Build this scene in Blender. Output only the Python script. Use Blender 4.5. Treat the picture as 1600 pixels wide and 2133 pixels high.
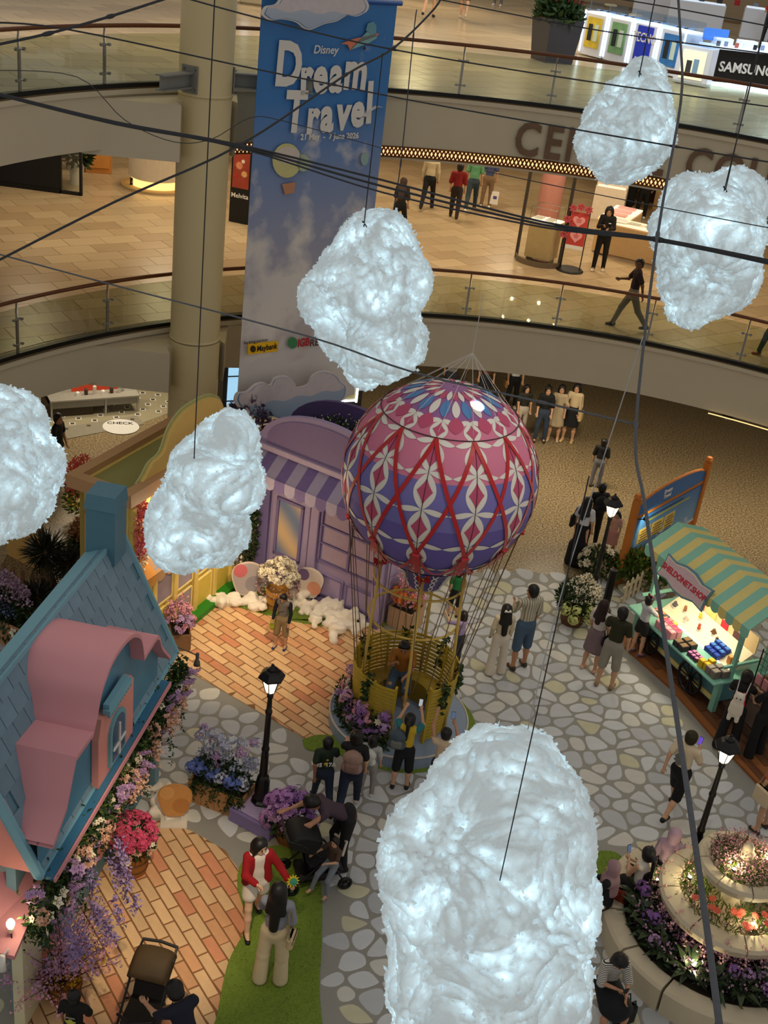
import bpy, math, random
import numpy as np
from mathutils import Vector, Matrix, noise as mnoise
random.seed(7); rng = np.random.default_rng(7)
for _o in list(bpy.data.objects): bpy.data.objects.remove(_o)
SC = bpy.context.scene
COL = SC.collection
PI = math.pi
def rad(a): return a*PI/180
# ------------------------------------------------------------------ camera
CAM_H = 12.96; FOC = 2454.0; PITCH = rad(27.81); ROLL = rad(7.5)
_fw = np.array([0, math.cos(PITCH), -math.sin(PITCH)]); _r0 = np.array([1., 0, 0]); _u0 = np.cross(_r0, _fw)
_rt = math.cos(ROLL)*_r0+math.sin(ROLL)*_u0; _up = -math.sin(ROLL)*_r0+math.cos(ROLL)*_u0
cd = bpy.data.cameras.new('camera'); cam = bpy.data.objects.new('camera', cd); COL.objects.link(cam)
cd.sensor_fit = 'HORIZONTAL'; cd.sensor_width = 36; cd.lens = FOC/1600*36; cd.clip_start = .1; cd.clip_end = 300
cam.matrix_world = Matrix(((_rt[0], _up[0], -_fw[0], 0), (_rt[1], _up[1], -_fw[1], 0), (_rt[2], _up[2], -_fw[2], CAM_H), (0, 0, 0, 1)))
SC.camera = cam
SC.view_settings.view_transform = 'Standard'; SC.view_settings.look = 'None'
SC.view_settings.exposure = 0.0; SC.view_settings.gamma = 1.0
cy = SC.cycles; cy.max_bounces = 4; cy.diffuse_bounces = 2; cy.glossy_bounces = 2; cy.transmission_bounces = 3; cy.transparent_max_bounces = 8; cy.caustics_reflective = False; cy.caustics_refractive = False; cy.use_adaptive_sampling = True; cy.adaptive_threshold = .03
# ------------------------------------------------------------------ world and large lights
w = bpy.data.worlds.new('mall_air'); SC.world = w; w.use_nodes = True
bg = w.node_tree.nodes['Background']; bg.inputs[0].default_value = (1.0, .945, .87, 1); bg.inputs[1].default_value = .36
def lamp(name, kind, loc, energy, col=(1, .8, .55), target=None, size=1., spot=60, blend=.6, sizey=None):
    l = bpy.data.lights.new(name, kind); o = bpy.data.objects.new(name, l); COL.objects.link(o)
    l.energy = energy; l.color = col; o.location = loc
    if kind == 'AREA':
        l.size = size
        if sizey: l.shape = 'RECTANGLE'; l.size_y = sizey
        else: l.shape = 'DISK'
    elif kind == 'SPOT': l.spot_size = rad(spot); l.spot_blend = blend; l.shadow_soft_size = size
    else: l.shadow_soft_size = size
    if target is not None:
        d = Vector(target)-Vector(loc); o.rotation_euler = d.to_track_quat('-Z', 'Y').to_euler()
    return o
S = 4.65
WARM = (1, .78, .5); WARM2 = (1, .78, .5); COOL = (.75, .88, 1)
# ceiling downlights of the two galleries and of the ground concourse
for x, y, e in [(-9, 27, 150), (-5.5, 29, 170), (-10.5, 31, 90), (-2.2, 29.5, 150), (1.5, 29, 150), (5, 28.5, 150), (8.5, 27.5, 130), (0, 35, 210), (4, 34, 260), (8, 33, 200), (-7.5, 34, 200), (-3, 38, 160), (3, 40, 160)]:
    lamp('gallery_downlight', 'AREA', (x, y, 2*S-.75), e*.46, (1, .82, .56), (x, y, 0), 1.2)
for x, y, e in [(-8, 27, 170), (-4, 30, 200), (0, 31, 200), (-5, 40, 300), (2, 38, 280), (-1, 46, 300)]:
    lamp('gallery_downlight', 'AREA', (x, y, 3*S-.6), e*.8, WARM2, (x, y, 0), 1.2)
for x, y, e in [(5, 31, 170), (9, 33, 240), (6, 38, 300), (11, 40, 300)]:
    lamp('gallery_downlight', 'AREA', (x, y, 3*S-.6), e*.8, COOL, (x, y, 0), 1.2)
for x, y, e in [(-8, 26.5, 80), (-6.5, 29, 90), (-2, 29, 60), (1.5, 27.5, 90), (4.5, 27, 100), (8, 26, 80), (11, 27, 60)]:
    lamp('concourse_downlight', 'AREA', (x, y, S-.75), e*1.05, (1, .85, .62), (x, y, 0), .8)
# stage spotlights of the event set
for loc, tgt, e, sp, c in [((-1.2, 8.6, 6.6), (-2.4, 12.0, 0), 900, 36, WARM), ((-.8, 15.2, 6.2), (-2.6, 18.9, 0), 820, 44, WARM), ((1.2, 16.2, 6.4), (-1.2, 20.6, .8), 330, 44, (1, .78, .52)),
                           ((-2.0, 16.5, 6.0), (-3.4, 19.2, .9), 330, 44, WARM), ((2.9, 17.4, 3.2), (.9, 19.8, .6), 120, 46, WARM), ((-.8, 13.2, 8.5), (-3.2, 12.3, 3.2), 130, 50, (1, .86, .72)),
                           ((3.4, 13.5, 9.5), (.9, 16.7, 4.5), 300, 44, (1, .88, .76)), ((3.2, 18, 9.), (3.6, 17.2, 0), 250, 75, (1, .95, .88)), ((1.4, 9.2, 9.), (.9, 12.3, 0), 170, 60, (1, .95, .9))]:
    lamp('stage_spotlight', 'SPOT', loc, e, c, tgt, .12, sp, .8)

# ------------------------------------------------------------------ helpers
def at(px, py, z=0.0):
    """point at height z that the camera sees at photo pixel (px, py)"""
    d = _fw*FOC+_rt*(px-800)-_up*(py-1066.5); t = (z-CAM_H)/d[2]
    return Vector((d[0]*t, d[1]*t, z))
def deep(px, py, dep):
    d = (_fw*FOC+_rt*(px-800)-_up*(py-1066.5))*(dep/FOC)
    return Vector((d[0], d[1], d[2]+CAM_H))
def onplane(px, py, p0, n):
    d = Vector(_fw*FOC+_rt*(px-800)-_up*(py-1066.5)); o = Vector((0, 0, CAM_H)); n = Vector(n)
    return o+d*((Vector(p0)-o).dot(n)/d.dot(n))
def lin(c):
    return tuple(((x/255)/12.92 if x/255 <= .04045 else ((x/255+.055)/1.055)**2.4) for x in c)
_M = {}
def M(name, col, rough=.6, metal=0., var=.1, scale=9., bump=0., emit=0., ecol=None, rand=0., spec=.4, sheen=0., trans=0.):
    if name in _M: return _M[name]
    m = bpy.data.materials.new(name); m.use_nodes = True; nt = m.node_tree; b = nt.nodes['Principled BSDF']
    c = lin(col) if max(col) > 1.001 else col
    b.inputs['Roughness'].default_value = rough; b.inputs['Metallic'].default_value = metal
    b.inputs['Specular IOR Level'].default_value = spec
    if sheen: b.inputs['Sheen Weight'].default_value = sheen
    tc = nt.nodes.new('ShaderNodeTexCoord'); nz = nt.nodes.new('ShaderNodeTexNoise'); nz.inputs['Scale'].default_value = scale; nz.inputs['Detail'].default_value = 4
    nt.links.new(tc.outputs['Object'], nz.inputs['Vector'])
    mx = nt.nodes.new('ShaderNodeMix'); mx.data_type = 'RGBA'
    mx.inputs[6].default_value = (*[x*(1-var) for x in c], 1); mx.inputs[7].default_value = (*[min(1, x*(1+var)) for x in c], 1)
    nt.links.new(nz.outputs['Fac'], mx.inputs[0]); out = mx.outputs[2]
    if rand:
        oi = nt.nodes.new('ShaderNodeObjectInfo'); hs = nt.nodes.new('ShaderNodeHueSaturation'); mr = nt.nodes.new('ShaderNodeMapRange')
        mr.inputs[3].default_value = 1-rand; mr.inputs[4].default_value = 1+rand
        nt.links.new(oi.outputs['Random'], mr.inputs[0]); nt.links.new(mr.outputs[0], hs.inputs['Value']); nt.links.new(out, hs.inputs['Color']); out = hs.outputs[0]
    nt.links.new(out, b.inputs['Base Color'])
    if bump:
        bp = nt.nodes.new('ShaderNodeBump'); bp.inputs['Strength'].default_value = bump; bp.inputs['Distance'].default_value = .02
        nt.links.new(nz.outputs['Fac'], bp.inputs['Height']); nt.links.new(bp.outputs[0], b.inputs['Normal'])
    if emit:
        e = ecol or c; e = lin(e) if max(e) > 1.001 else e
        b.inputs['Emission Color'].default_value = (*e, 1); b.inputs['Emission Strength'].default_value = emit
    if trans: b.inputs['Transmission Weight'].default_value = trans
    _M[name] = m; return m
def C(r, g, b_, rough=.65, **k): return M('paint_%d_%d_%d_%d' % (r, g, b_, int(rough*100)), (r, g, b_), rough, **k)
def glass(name, tint=(.9, .95, .92), refl=.1):
    if name in _M: return _M[name]
    m = bpy.data.materials.new(name); m.use_nodes = True; nt = m.node_tree; nt.nodes.clear()
    o = nt.nodes.new('ShaderNodeOutputMaterial'); t = nt.nodes.new('ShaderNodeBsdfTransparent'); g = nt.nodes.new('ShaderNodeBsdfGlossy'); mx = nt.nodes.new('ShaderNodeMixShader')
    nz = nt.nodes.new('ShaderNodeTexNoise'); nz.inputs['Scale'].default_value = 1.5; mr = nt.nodes.new('ShaderNodeMapRange'); mr.inputs[3].default_value = refl*.6; mr.inputs[4].default_value = refl*1.4
    t.inputs[0].default_value = (*tint, 1); g.inputs['Roughness'].default_value = .03
    nt.links.new(nz.outputs['Fac'], mr.inputs[0]); nt.links.new(mr.outputs[0], mx.inputs[0]); nt.links.new(t.outputs[0], mx.inputs[1]); nt.links.new(g.outputs[0], mx.inputs[2]); nt.links.new(mx.outputs[0], o.inputs[0])
    _M[name] = m; return m

def link(name, me, parent=None, mat=None, kind=None, loc=None, rot=None, mw=None):
    o = bpy.data.objects.new(name, me); COL.objects.link(o)
    if mat is not None and me is not None:
        if len(me.materials) == 0:
            for q in (mat if isinstance(mat, (list, tuple)) else [mat]): me.materials.append(q)
        elif not isinstance(mat, (list, tuple)) and me.materials[0] != mat:
            o.material_slots[0].link = 'OBJECT'; o.material_slots[0].material = mat
    if parent is not None: o.parent = parent
    if loc is not None: o.location = loc
    if rot is not None: o.rotation_euler = rot
    if mw is not None: o.matrix_local = mw
    if kind: o['kind'] = kind
    return o
def tag(o, label, cat, group=None):
    o['label'] = label; o['category'] = cat
    if group: o['group'] = group
    return o
def thing(name, label, cat, loc=(0, 0, 0), rz=0., group=None):
    o = bpy.data.objects.new(name, None); COL.objects.link(o); o.location = loc; o.rotation_euler = (0, 0, rz); o.empty_display_size = .1
    return tag(o, label, cat, group)
def struct(o, label=None):
    o['kind'] = 'structure'
    if label: o['label'] = label
    return o
def np_mesh(name, v, f, smooth=False):
    me = bpy.data.meshes.new(name); v = np.asarray(v, dtype=np.float32); f = np.asarray(f, dtype=np.int32)
    k = f.shape[1]; me.vertices.add(len(v)); me.vertices.foreach_set('co', v.ravel()); me.loops.add(f.size); me.loops.foreach_set('vertex_index', f.ravel())
    me.polygons.add(len(f)); me.polygons.foreach_set('loop_start', np.arange(0, f.size, k, dtype=np.int32))
    me.update(calc_edges=True)
    if smooth: me.polygons.foreach_set('use_smooth', np.ones(len(f), dtype=bool))
    return me
class MB:
    def __init__(s): s.v = []; s.f = []; s.m = []; s.x = None
    def add(s, vs, fs, mi=0):
        n = len(s.v); s.v += [tuple(s.x @ Vector(p)) if s.x is not None else tuple(p) for p in vs]; s.f += [tuple(i+n for i in f) for f in fs]; s.m += [mi]*len(fs); return s
    def box(s, c, d, rz=0., mi=0, bev=0., taper=1.):
        x, y, z = d[0]/2, d[1]/2, d[2]/2; cs, sn = math.cos(rz), math.sin(rz)
        if bev > 0:
            b = min(bev, x*.9, y*.9, z*.9); vs = []
            for zz, k in ((-z, b), (-z+b, 0), (z-b, 0), (z, b)):
                for X, Y in ((-x+k+b, -y+k), (x-k-b, -y+k), (x-k, -y+k+b), (x-k, y-k-b), (x-k-b, y-k), (-x+k+b, y-k), (-x+k, y-k-b), (-x+k, -y+k+b)): vs.append((X, Y, zz))
            fs = [tuple(range(7, -1, -1)), tuple(range(24, 32))]
            for l in range(3):
                for i in range(8): j = (i+1) % 8; fs.append((l*8+i, l*8+j, l*8+8+j, l*8+8+i))
        else:
            t = taper
            vs = [(-x, -y, -z), (x, -y, -z), (x, y, -z), (-x, y, -z), (-x*t, -y*t, z), (x*t, -y*t, z), (x*t, y*t, z), (-x*t, y*t, z)]
            fs = [(3, 2, 1, 0), (4, 5, 6, 7), (0, 1, 5, 4), (1, 2, 6, 5), (2, 3, 7, 6), (3, 0, 4, 7)]
        vs = [(c[0]+a*cs-b_*sn, c[1]+a*sn+b_*cs, c[2]+e) for a, b_, e in vs]
        return s.add(vs, fs, mi)
    def prism(s, poly, z0, z1, mi=0, mt=None, inset=0.):
        n = len(poly); A = sum(poly[i][0]*poly[(i+1) % n][1]-poly[(i+1) % n][0]*poly[i][1] for i in range(n))
        if A < 0: poly = poly[::-1]
        top = poly
        if inset:
            cx = sum(p[0] for p in poly)/n; cy = sum(p[1] for p in poly)/n
            top = [(p[0]+(cx-p[0])*inset, p[1]+(cy-p[1])*inset) for p in poly]
        vs = [(p[0], p[1], z0) for p in poly]+[(p[0], p[1], z1) for p in top]
        s.add(vs, [tuple(range(n-1, -1, -1))]+[(i, (i+1) % n, n+(i+1) % n, n+i) for i in range(n)], mi)
        b = len(s.v)-n; s.f.append(tuple(range(b, b+n))); s.m.append(mi if mt is None else mt); return s
    def wall(s, p0, p1, z0, z1, th, mi=0):
        """vertical slab from p0 to p1 (2-D), thickness to the left"""
        d = Vector((p1[0]-p0[0], p1[1]-p0[1])); d.normalize(); n = Vector((-d.y, d.x))*th
        return s.prism([(p0[0], p0[1]), (p1[0], p1[1]), (p1[0]+n.x, p1[1]+n.y), (p0[0]+n.x, p0[1]+n.y)], z0, z1, mi)
    def tube(s, pts, r, n=8, mi=0, caps=True, flat=None):
        pts = [Vector(p) for p in pts]; k = len(pts); R = r if isinstance(r, (list, tuple)) else [r]*k; vs = []; fs = []
        t0 = (pts[1]-pts[0]).normalized(); up = Vector((0, 0, 1)) if abs(t0.z) < .9 else Vector((0, 1, 0)); a = t0.cross(up).normalized()
        for i, p in enumerate(pts):
            t = (pts[min(i+1, k-1)]-pts[max(i-1, 0)]); t = t.normalized() if t.length > 1e-9 else t0
            a = (a-t*a.dot(t)); a = a.normalized() if a.length > 1e-6 else t.orthogonal().normalized(); b = t.cross(a)
            for j in range(n):
                q = 2*PI*j/n; vs.append(p+a*(math.cos(q)*R[i])+b*(math.sin(q)*R[i]*(flat or 1)))
        for i in range(k-1):
            for j in range(n): jj = (j+1) % n; fs.append((i*n+j, i*n+jj, (i+1)*n+jj, (i+1)*n+j))
        if caps: fs += [tuple(range(n-1, -1, -1)), tuple(range((k-1)*n, k*n))]
        return s.add(vs, fs, mi)
    def lathe(s, prof, n=24, c=(0, 0, 0), mi=0, a0=0., a1=2*PI, closed=True):
        vs = []; fs = []; full = abs(a1-a0-2*PI) < 1e-6; m = n if full else n+1
        for r, z in prof:
            for j in range(m): q = a0+(a1-a0)*j/n; vs.append((c[0]+r*math.cos(q), c[1]+r*math.sin(q), c[2]+z))
        for i in range(len(prof)-1):
            for j in range(n): jj = (j+1) % m; fs.append((i*m+j, i*m+jj, (i+1)*m+jj, (i+1)*m+j))
        return s.add(vs, fs, mi)
    def ring(s, c, R, r, n=32, k=8, mi=0):
        return s.tube([(c[0]+R*math.cos(2*PI*i/n), c[1]+R*math.sin(2*PI*i/n), c[2]) for i in range(n+1)], r, k, mi, False)
    def mesh(s, name, smooth=False):
        me = bpy.data.meshes.new(name); me.from_pydata(s.v, [], s.f); me.update()
        if any(s.m): me.polygons.foreach_set('material_index', s.m)
        if smooth: me.polygons.foreach_set('use_smooth', [True]*len(s.f))
        return me
    def build(s, name, mat, parent=None, smooth=False, kind=None, loc=None, rot=None, mw=None):
        return link(name, s.mesh(name, smooth), parent, mat, kind, loc, rot, mw)
def smooth_by_angle(o, a=40):
    me = o.data; me.polygons.foreach_set('use_smooth', [True]*len(me.polygons))
    try: me.set_sharp_from_angle(angle=rad(a))
    except Exception: pass
    return o
def spline(pts, n=8):
    pts = [Vector(p) for p in pts]; out = []
    for i in range(len(pts)-1):
        p0 = pts[max(i-1, 0)]; p1 = pts[i]; p2 = pts[i+1]; p3 = pts[min(i+2, len(pts)-1)]
        for j in range(n):
            t = j/n; out.append(.5*((2*p1)+(p2-p0)*t+(2*p0-5*p1+4*p2-p3)*t*t+(3*p1-p0-3*p2+p3)*t*t*t))
    return out+[pts[-1]]
def text(body, size, mat, parent, mw, name='lettering', ext=.002, off=0., align='CENTER', shear=0., space=1.):
    c = bpy.data.curves.new('t', 'FONT'); c.body = body; c.size = size; c.extrude = ext; c.offset = off; c.align_x = align; c.align_y = 'CENTER'; c.shear = shear; c.space_character = space; c.resolution_u = 3
    o = bpy.data.objects.new('t', c); COL.objects.link(o); dg = bpy.context.evaluated_depsgraph_get(); me = bpy.data.meshes.new_from_object(o.evaluated_get(dg))
    bpy.data.objects.remove(o); bpy.data.curves.remove(c); me.name = name; me.materials.clear()
    return link(name, me, parent, mat, mw=mw)
def frame(o, x, y):
    """matrix with columns x (right), y (up), z = x cross y, at o"""
    x = Vector(x).normalized(); y = Vector(y).normalized(); z = x.cross(y)
    return Matrix(((x.x, y.x, z.x, o[0]), (x.y, y.y, z.y, o[1]), (x.z, y.z, z.z, o[2]), (0, 0, 0, 1)))
def clip(poly, a, b, c):
    """keep a*x+b*y<=c"""
    out = []
    for i in range(len(poly)):
        p, q = poly[i], poly[(i+1) % len(poly)]; dp = a*p[0]+b*p[1]-c; dq = a*q[0]+b*q[1]-c
        if dp <= 0: out.append(p)
        if dp*dq < 0: t = dp/(dp-dq); out.append((p[0]+(q[0]-p[0])*t, p[1]+(q[1]-p[1])*t))
    return out
_BB = {}
def inside(p, poly):
    bb = _BB.get(id(poly))
    if bb is None or bb[4] is not poly: bb = _BB[id(poly)] = (min(q[0] for q in poly), max(q[0] for q in poly), min(q[1] for q in poly), max(q[1] for q in poly), poly)
    if not (bb[0] <= p[0] <= bb[1] and bb[2] <= p[1] <= bb[3]): return False
    r = False; n = len(poly); x, y = p[0], p[1]
    for i in range(n):
        x1, y1 = poly[i][0], poly[i][1]; x2, y2 = poly[(i+1) % n][0], poly[(i+1) % n][1]
        if (y1 > y) != (y2 > y) and x < (x2-x1)*(y-y1)/(y2-y1)+x1: r = not r
    return r
def copytree(root, loc, rz=0., label=None, group=None, mats=None):
    r = root.copy(); COL.objects.link(r); r.location = loc; r.rotation_euler = (0, 0, rz)
    if label: r['label'] = label
    if group: r['group'] = group
    for ch in list(root.children):
        c = ch.copy(); COL.objects.link(c); c.parent = r
        for g in ch.children: d = g.copy(); COL.objects.link(d); d.parent = c
    return r
# ---- signed distance shapes turned into one continuous surface
def cap(a, b, ra, rb=None, flat=1., ax=(0, 1, 0), k=.03, sub=False): return (np.array(a, float), np.array(b, float), ra, ra if rb is None else rb, flat, np.array(ax, float), k, sub)
def sdf_grid(prims, h, cuts=()):
    lo = np.min([np.minimum(p[0], p[1])-max(p[2], p[3]) for p in prims if not p[7]], axis=0)-2.5*h; hi = np.max([np.maximum(p[0], p[1])+max(p[2], p[3]) for p in prims if not p[7]], axis=0)+2.5*h
    n = np.ceil((hi-lo)/h).astype(int)+1; d = np.full(n, 5., np.float32); xs = [(lo[i]+h*np.arange(n[i])).astype(np.float32) for i in range(3)]
    for a, b, ra, rb, fl, ax, k, sub in prims:
        R = max(ra, rb)+k+2*h; i0 = np.clip(np.floor((np.minimum(a, b)-R-lo)/h).astype(int), 0, n); i1 = np.clip(np.ceil((np.maximum(a, b)+R-lo)/h).astype(int)+1, 0, n)
        if np.any(i1 <= i0): continue
        X = xs[0][i0[0]:i1[0], None, None]-np.float32(a[0]); Y = xs[1][None, i0[1]:i1[1], None]-np.float32(a[1]); Z = xs[2][None, None, i0[2]:i1[2]]-np.float32(a[2])
        ab = b-a; L = float(ab@ab)
        t = np.clip((X*ab[0]+Y*ab[1]+Z*ab[2])/L, 0, 1) if L > 1e-12 else np.float32(0)
        vx = X-t*ab[0]; vy = Y-t*ab[1]; vz = Z-t*ab[2]
        if fl != 1.:
            q = (vx*ax[0]+vy*ax[1]+vz*ax[2])*(1/fl-1); vx = vx+ax[0]*q; vy = vy+ax[1]*q; vz = vz+ax[2]*q
        e = np.sqrt(vx*vx+vy*vy+vz*vz)-(ra+(rb-ra)*t)
        if fl < 1: e = e*(fl*.5+.5)
        s = d[i0[0]:i1[0], i0[1]:i1[1], i0[2]:i1[2]]
        if sub: s[...] = np.maximum(s, -e)
        else:
            m = np.clip(.5+.5*(s-e)/k, 0, 1); s[...] = s*(1-m)+e*m-k*m*(1-m)
    for p, nn in cuts:
        e = (xs[0][:, None, None]-p[0])*nn[0]+(xs[1][None, :, None]-p[1])*nn[1]+(xs[2][None, None, :]-p[2])*nn[2]; d = np.maximum(d, e.astype(np.float32))
    d[0] = d[-1] = 1; d[:, 0] = d[:, -1] = 1; d[:, :, 0] = d[:, :, -1] = 1
    return d, lo
def snet(d, lo, h):
    s = d < 0; nx, ny, nz = d.shape; cnt = np.zeros((nx-1, ny-1, nz-1), np.int8)
    for i in (0, 1):
        for j in (0, 1):
            for k in (0, 1): cnt += s[i:nx-1+i, j:ny-1+j, k:nz-1+k]
    mask = (cnt > 0) & (cnt < 8); idx = np.argwhere(mask); vid = np.full(mask.shape, -1, np.int32); vid[mask] = np.arange(len(idx))
    acc = np.zeros((len(idx), 3)); num = np.zeros(len(idx))
    for a in range(3):
        for u in (0, 1):
            for v in (0, 1):
                o1 = np.zeros(3, int); o1[(a+1) % 3] = u; o1[(a+2) % 3] = v; o2 = o1.copy(); o2[a] = 1
                p = idx+o1; q = idx+o2; d1 = d[p[:, 0], p[:, 1], p[:, 2]]; d2 = d[q[:, 0], q[:, 1], q[:, 2]]; m = (d1 < 0) != (d2 < 0)
                t = np.where(m, d1/np.where(m, d1-d2, 1), 0); pt = o1+np.outer(t, o2-o1); acc[m] += pt[m]; num[m] += 1
    pos = np.array(lo)+h*(idx+acc/num[:, None]); F = []
    for a in range(3):
        b, c = (a+1) % 3, (a+2) % 3; sl1 = [slice(None)]*3; sl2 = [slice(None)]*3; sl1[a] = slice(0, -1); sl2[a] = slice(1, None)
        for x in (b, c): sl1[x] = slice(1, -1); sl2[x] = slice(1, -1)
        A = s[tuple(sl1)]; B = s[tuple(sl2)]; off = np.zeros(3, int); off[b] = 1; off[c] = 1; eb = np.zeros(3, int); eb[b] = 1; ec = np.zeros(3, int); ec[c] = 1
        for mm, flip in ((A & ~B, False), (~A & B, True)):
            g = np.argwhere(mm)+off; V = lambda q: vid[q[:, 0], q[:, 1], q[:, 2]]
            f = np.stack([V(g-eb-ec), V(g-ec), V(g), V(g-eb)], 1); F.append(f[:, ::-1] if flip else f)
    return pos, np.concatenate(F)
def blob(name, prims, h, cuts=(), extra=None):
    d, lo = sdf_grid(prims, h, cuts); v, f = snet(d, lo, h)
    if extra:
        for ev, ef in extra: f = np.concatenate([f, np.asarray(ef)+len(v)]); v = np.concatenate([v, np.asarray(ev)])
    return np_mesh(name, v, f, True)
# ---- masses of small petals and leaves
def diamonds(cs, size, asp=.5, up=0., nrm=None, fold=.25):
    cs = np.asarray(cs, float); n = len(cs); size = np.broadcast_to(np.asarray(size, float), (n,))[:, None]
    d = rng.normal(size=(n, 3)); 
    if nrm is not None: d = d*.8+np.asarray(nrm)*1.2
    d[:, 2] += up; d /= np.linalg.norm(d, axis=1)[:, None]+1e-9
    r = rng.normal(size=(n, 3)); s = np.cross(d, r); s /= np.linalg.norm(s, axis=1)[:, None]+1e-9; u = np.cross(s, d)
    b = cs; tip = cs+d*size; mid = cs+d*size*.5
    v = np.stack([b, mid+s*size*asp*.5+u*size*fold*.5, tip, mid-s*size*asp*.5+u*size*fold*.5], 1).reshape(-1, 3)
    return v, np.arange(4*n).reshape(-1, 4)
def sph(n, r=1., c=(0, 0, 0), zmin=-1., fill=0.):
    p = rng.normal(size=(int(n*2.5)+9, 3)); p /= np.linalg.norm(p, axis=1)[:, None]; p = p[p[:, 2] >= zmin]
    while len(p) < n: p = np.concatenate([p, p])
    p = p[:n]; rr = (1-fill*rng.random(n))[:, None]; return p*rr*np.asarray(r)+np.asarray(c), p
def petals(name, cs, size, mat, parent, asp=.6, up=0., nrm=None, kind='stuff', fold=.25):
    v, f = diamonds(cs, size, asp, up, nrm, fold); return link(name, np_mesh(name, v, f), parent, mat, kind)
def merge(lst):
    V = []; F = []; n = 0
    for v, f in lst: V.append(v); F.append(np.asarray(f)+n); n += len(v)
    return np.concatenate(V), np.concatenate(F)
def flower(c, nrm, r, n=5, cup=.3):
    """n pointed petals round a centre, one quad each"""
    nrm = Vector(nrm).normalized(); a = nrm.orthogonal().normalized(); b = nrm.cross(a); c = Vector(c); vs = []; fs = []; q0 = random.random()*6
    for i in range(n):
        q = q0+2*PI*i/n; w_ = PI/n*.95; k = len(vs)
        for ang, rr, hh in ((q, .12, 0), (q-w_, .62, cup*.6), (q, 1., cup), (q+w_, .62, cup*.6)): vs.append(c+(a*math.cos(ang)+b*math.sin(ang))*(r*rr)+nrm*(r*hh))
        fs.append((k, k+1, k+2, k+3))
    return [tuple(v) for v in vs], fs
def bloom_mesh(kind, r):
    L = []
    if kind == 'hydrangea':
        p, nn = sph(46, r, zmin=-.75)
        for i in range(len(p)): L.append(flower(p[i], nn[i], r*.34, 4, .12))
    elif kind == 'peony':
        for k, (cnt, rr, cu) in enumerate([(7, 1., .25), (6, .8, .6), (5, .55, .95), (4, .3, 1.5)]): L.append(flower((0, 0, k*r*.06), (random.uniform(-.1, .1), random.uniform(-.1, .1), 1), r*rr, cnt, cu))
    elif kind == 'orchid':
        L.append(flower((0, 0, 0), (0, 0, 1), r, 5, .18)); L.append(flower((0, 0, r*.1), (0, 0, 1), r*.45, 3, .6))
    elif kind == 'spike':
        for i in range(26):
            t = i/26; q = i*2.4; rr = r*.34*(1-t*.75); c = (rr*math.cos(q), rr*math.sin(q), r*2.2*t); L.append(flower(c, (math.cos(q), math.sin(q), .5), r*.36*(1-t*.4), 4, .3))
    elif kind == 'gerbera':
        L.append(flower((0, 0, 0), (0, 0, 1), r, 12, .05)); L.append(flower((0, 0, r*.08), (0, 0, 1), r*.7, 10, .1)); L.append(flower((0, 0, r*.12), (0, 0, 1), r*.35, 8, .15))
    elif kind == 'cluster':
        p, nn = sph(16, r, zmin=-.3, fill=.4)
        for i in range(len(p)): L.append(flower(p[i], nn[i], r*.5, 5, .3))
    v, f = merge(L); return np_mesh(kind+'_bloom', v, f)
BLOOM = {}
def bloom(kind, r, mat, parent, loc, nrm=(0, 0, 1), name=None, v=0):
    key = (kind, v % 3)
    if key not in BLOOM: BLOOM[key] = bloom_mesh(kind, 1.); BLOOM[key].materials.append(mat)
    q = Vector((0, 0, 1)).rotation_difference(Vector(nrm).normalized()).to_matrix().to_4x4()
    return link(name or kind+'_bloom', BLOOM[key], parent, mat, mw=Matrix.Translation(loc) @ q @ Matrix.Rotation(random.random()*6, 4, 'Z') @ Matrix.Scale(r, 4))
# ================================================================== building shell
m_granite = M('speckled_granite', (128, 108, 78), .35, var=.0, spec=.5)
def granite():
    nt = m_granite.node_tree; b = nt.nodes['Principled BSDF']; tc = nt.nodes.new('ShaderNodeTexCoord'); v = nt.nodes.new('ShaderNodeTexNoise'); v.inputs['Scale'].default_value = 22; v.inputs['Detail'].default_value = 6; v.inputs['Roughness'].default_value = .75
    r = nt.nodes.new('ShaderNodeValToRGB'); e = r.color_ramp.elements; e[0].position = .4; e[0].color = (*lin((72, 58, 38)), 1); e[1].position = .62; e[1].color = (*lin((186, 166, 128)), 1)
    nt.links.new(tc.outputs['Object'], v.inputs['Vector']); nt.links.new(v.outputs['Fac'], r.inputs[0]); nt.links.new(r.outputs[0], b.inputs['Base Color'])
granite()
m_cream = M('cream_plaster', (205, 192, 165), .7, var=.03, scale=2)
m_steel = M('brushed_steel', (150, 150, 145), .35, .9, var=.05)
m_dark = M('dark_anodised', (22, 21, 20), .4, .3, var=.05)
m_wood = M('handrail_wood', (104, 58, 24), .35, var=.2, scale=3)
m_glass = glass('railing_glass', (.80, .83, .74), .07)
m_black = M('black_plastic', (14, 14, 15), .5, var=.1)
m_white = M('white_gloss', (232, 230, 225), .35, var=.02)
m_tile = [M('gallery_tile_a', (192, 170, 136), .28, var=.08, scale=2, rand=.1, spec=.5), M('gallery_tile_b', (182, 158, 124), .28, var=.08, scale=2, rand=.1, spec=.5)]
m_tile2 = [M('upper_tile_a', (178, 160, 128), .22, var=.06, scale=2, rand=.1, spec=.5), M('upper_tile_b', (166, 148, 118), .22, var=.06, scale=2, rand=.1, spec=.5)]
m_grout = M('tile_grout', (120, 96, 62), .8)
mb = MB(); mb.prism([(-22, 2), (22, 2), (22, 48), (-22, 48)], -.3, 0.)
struct(mb.build('floor', m_granite))
def circ(pts):
    A = np.array([[2*p[0], 2*p[1], 1] for p in pts]); b = np.array([p[0]**2+p[1]**2 for p in pts]); s = np.linalg.lstsq(A, b, rcond=None)[0]
    return s[0], s[1], math.sqrt(s[2]+s[0]**2+s[1]**2)
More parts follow.
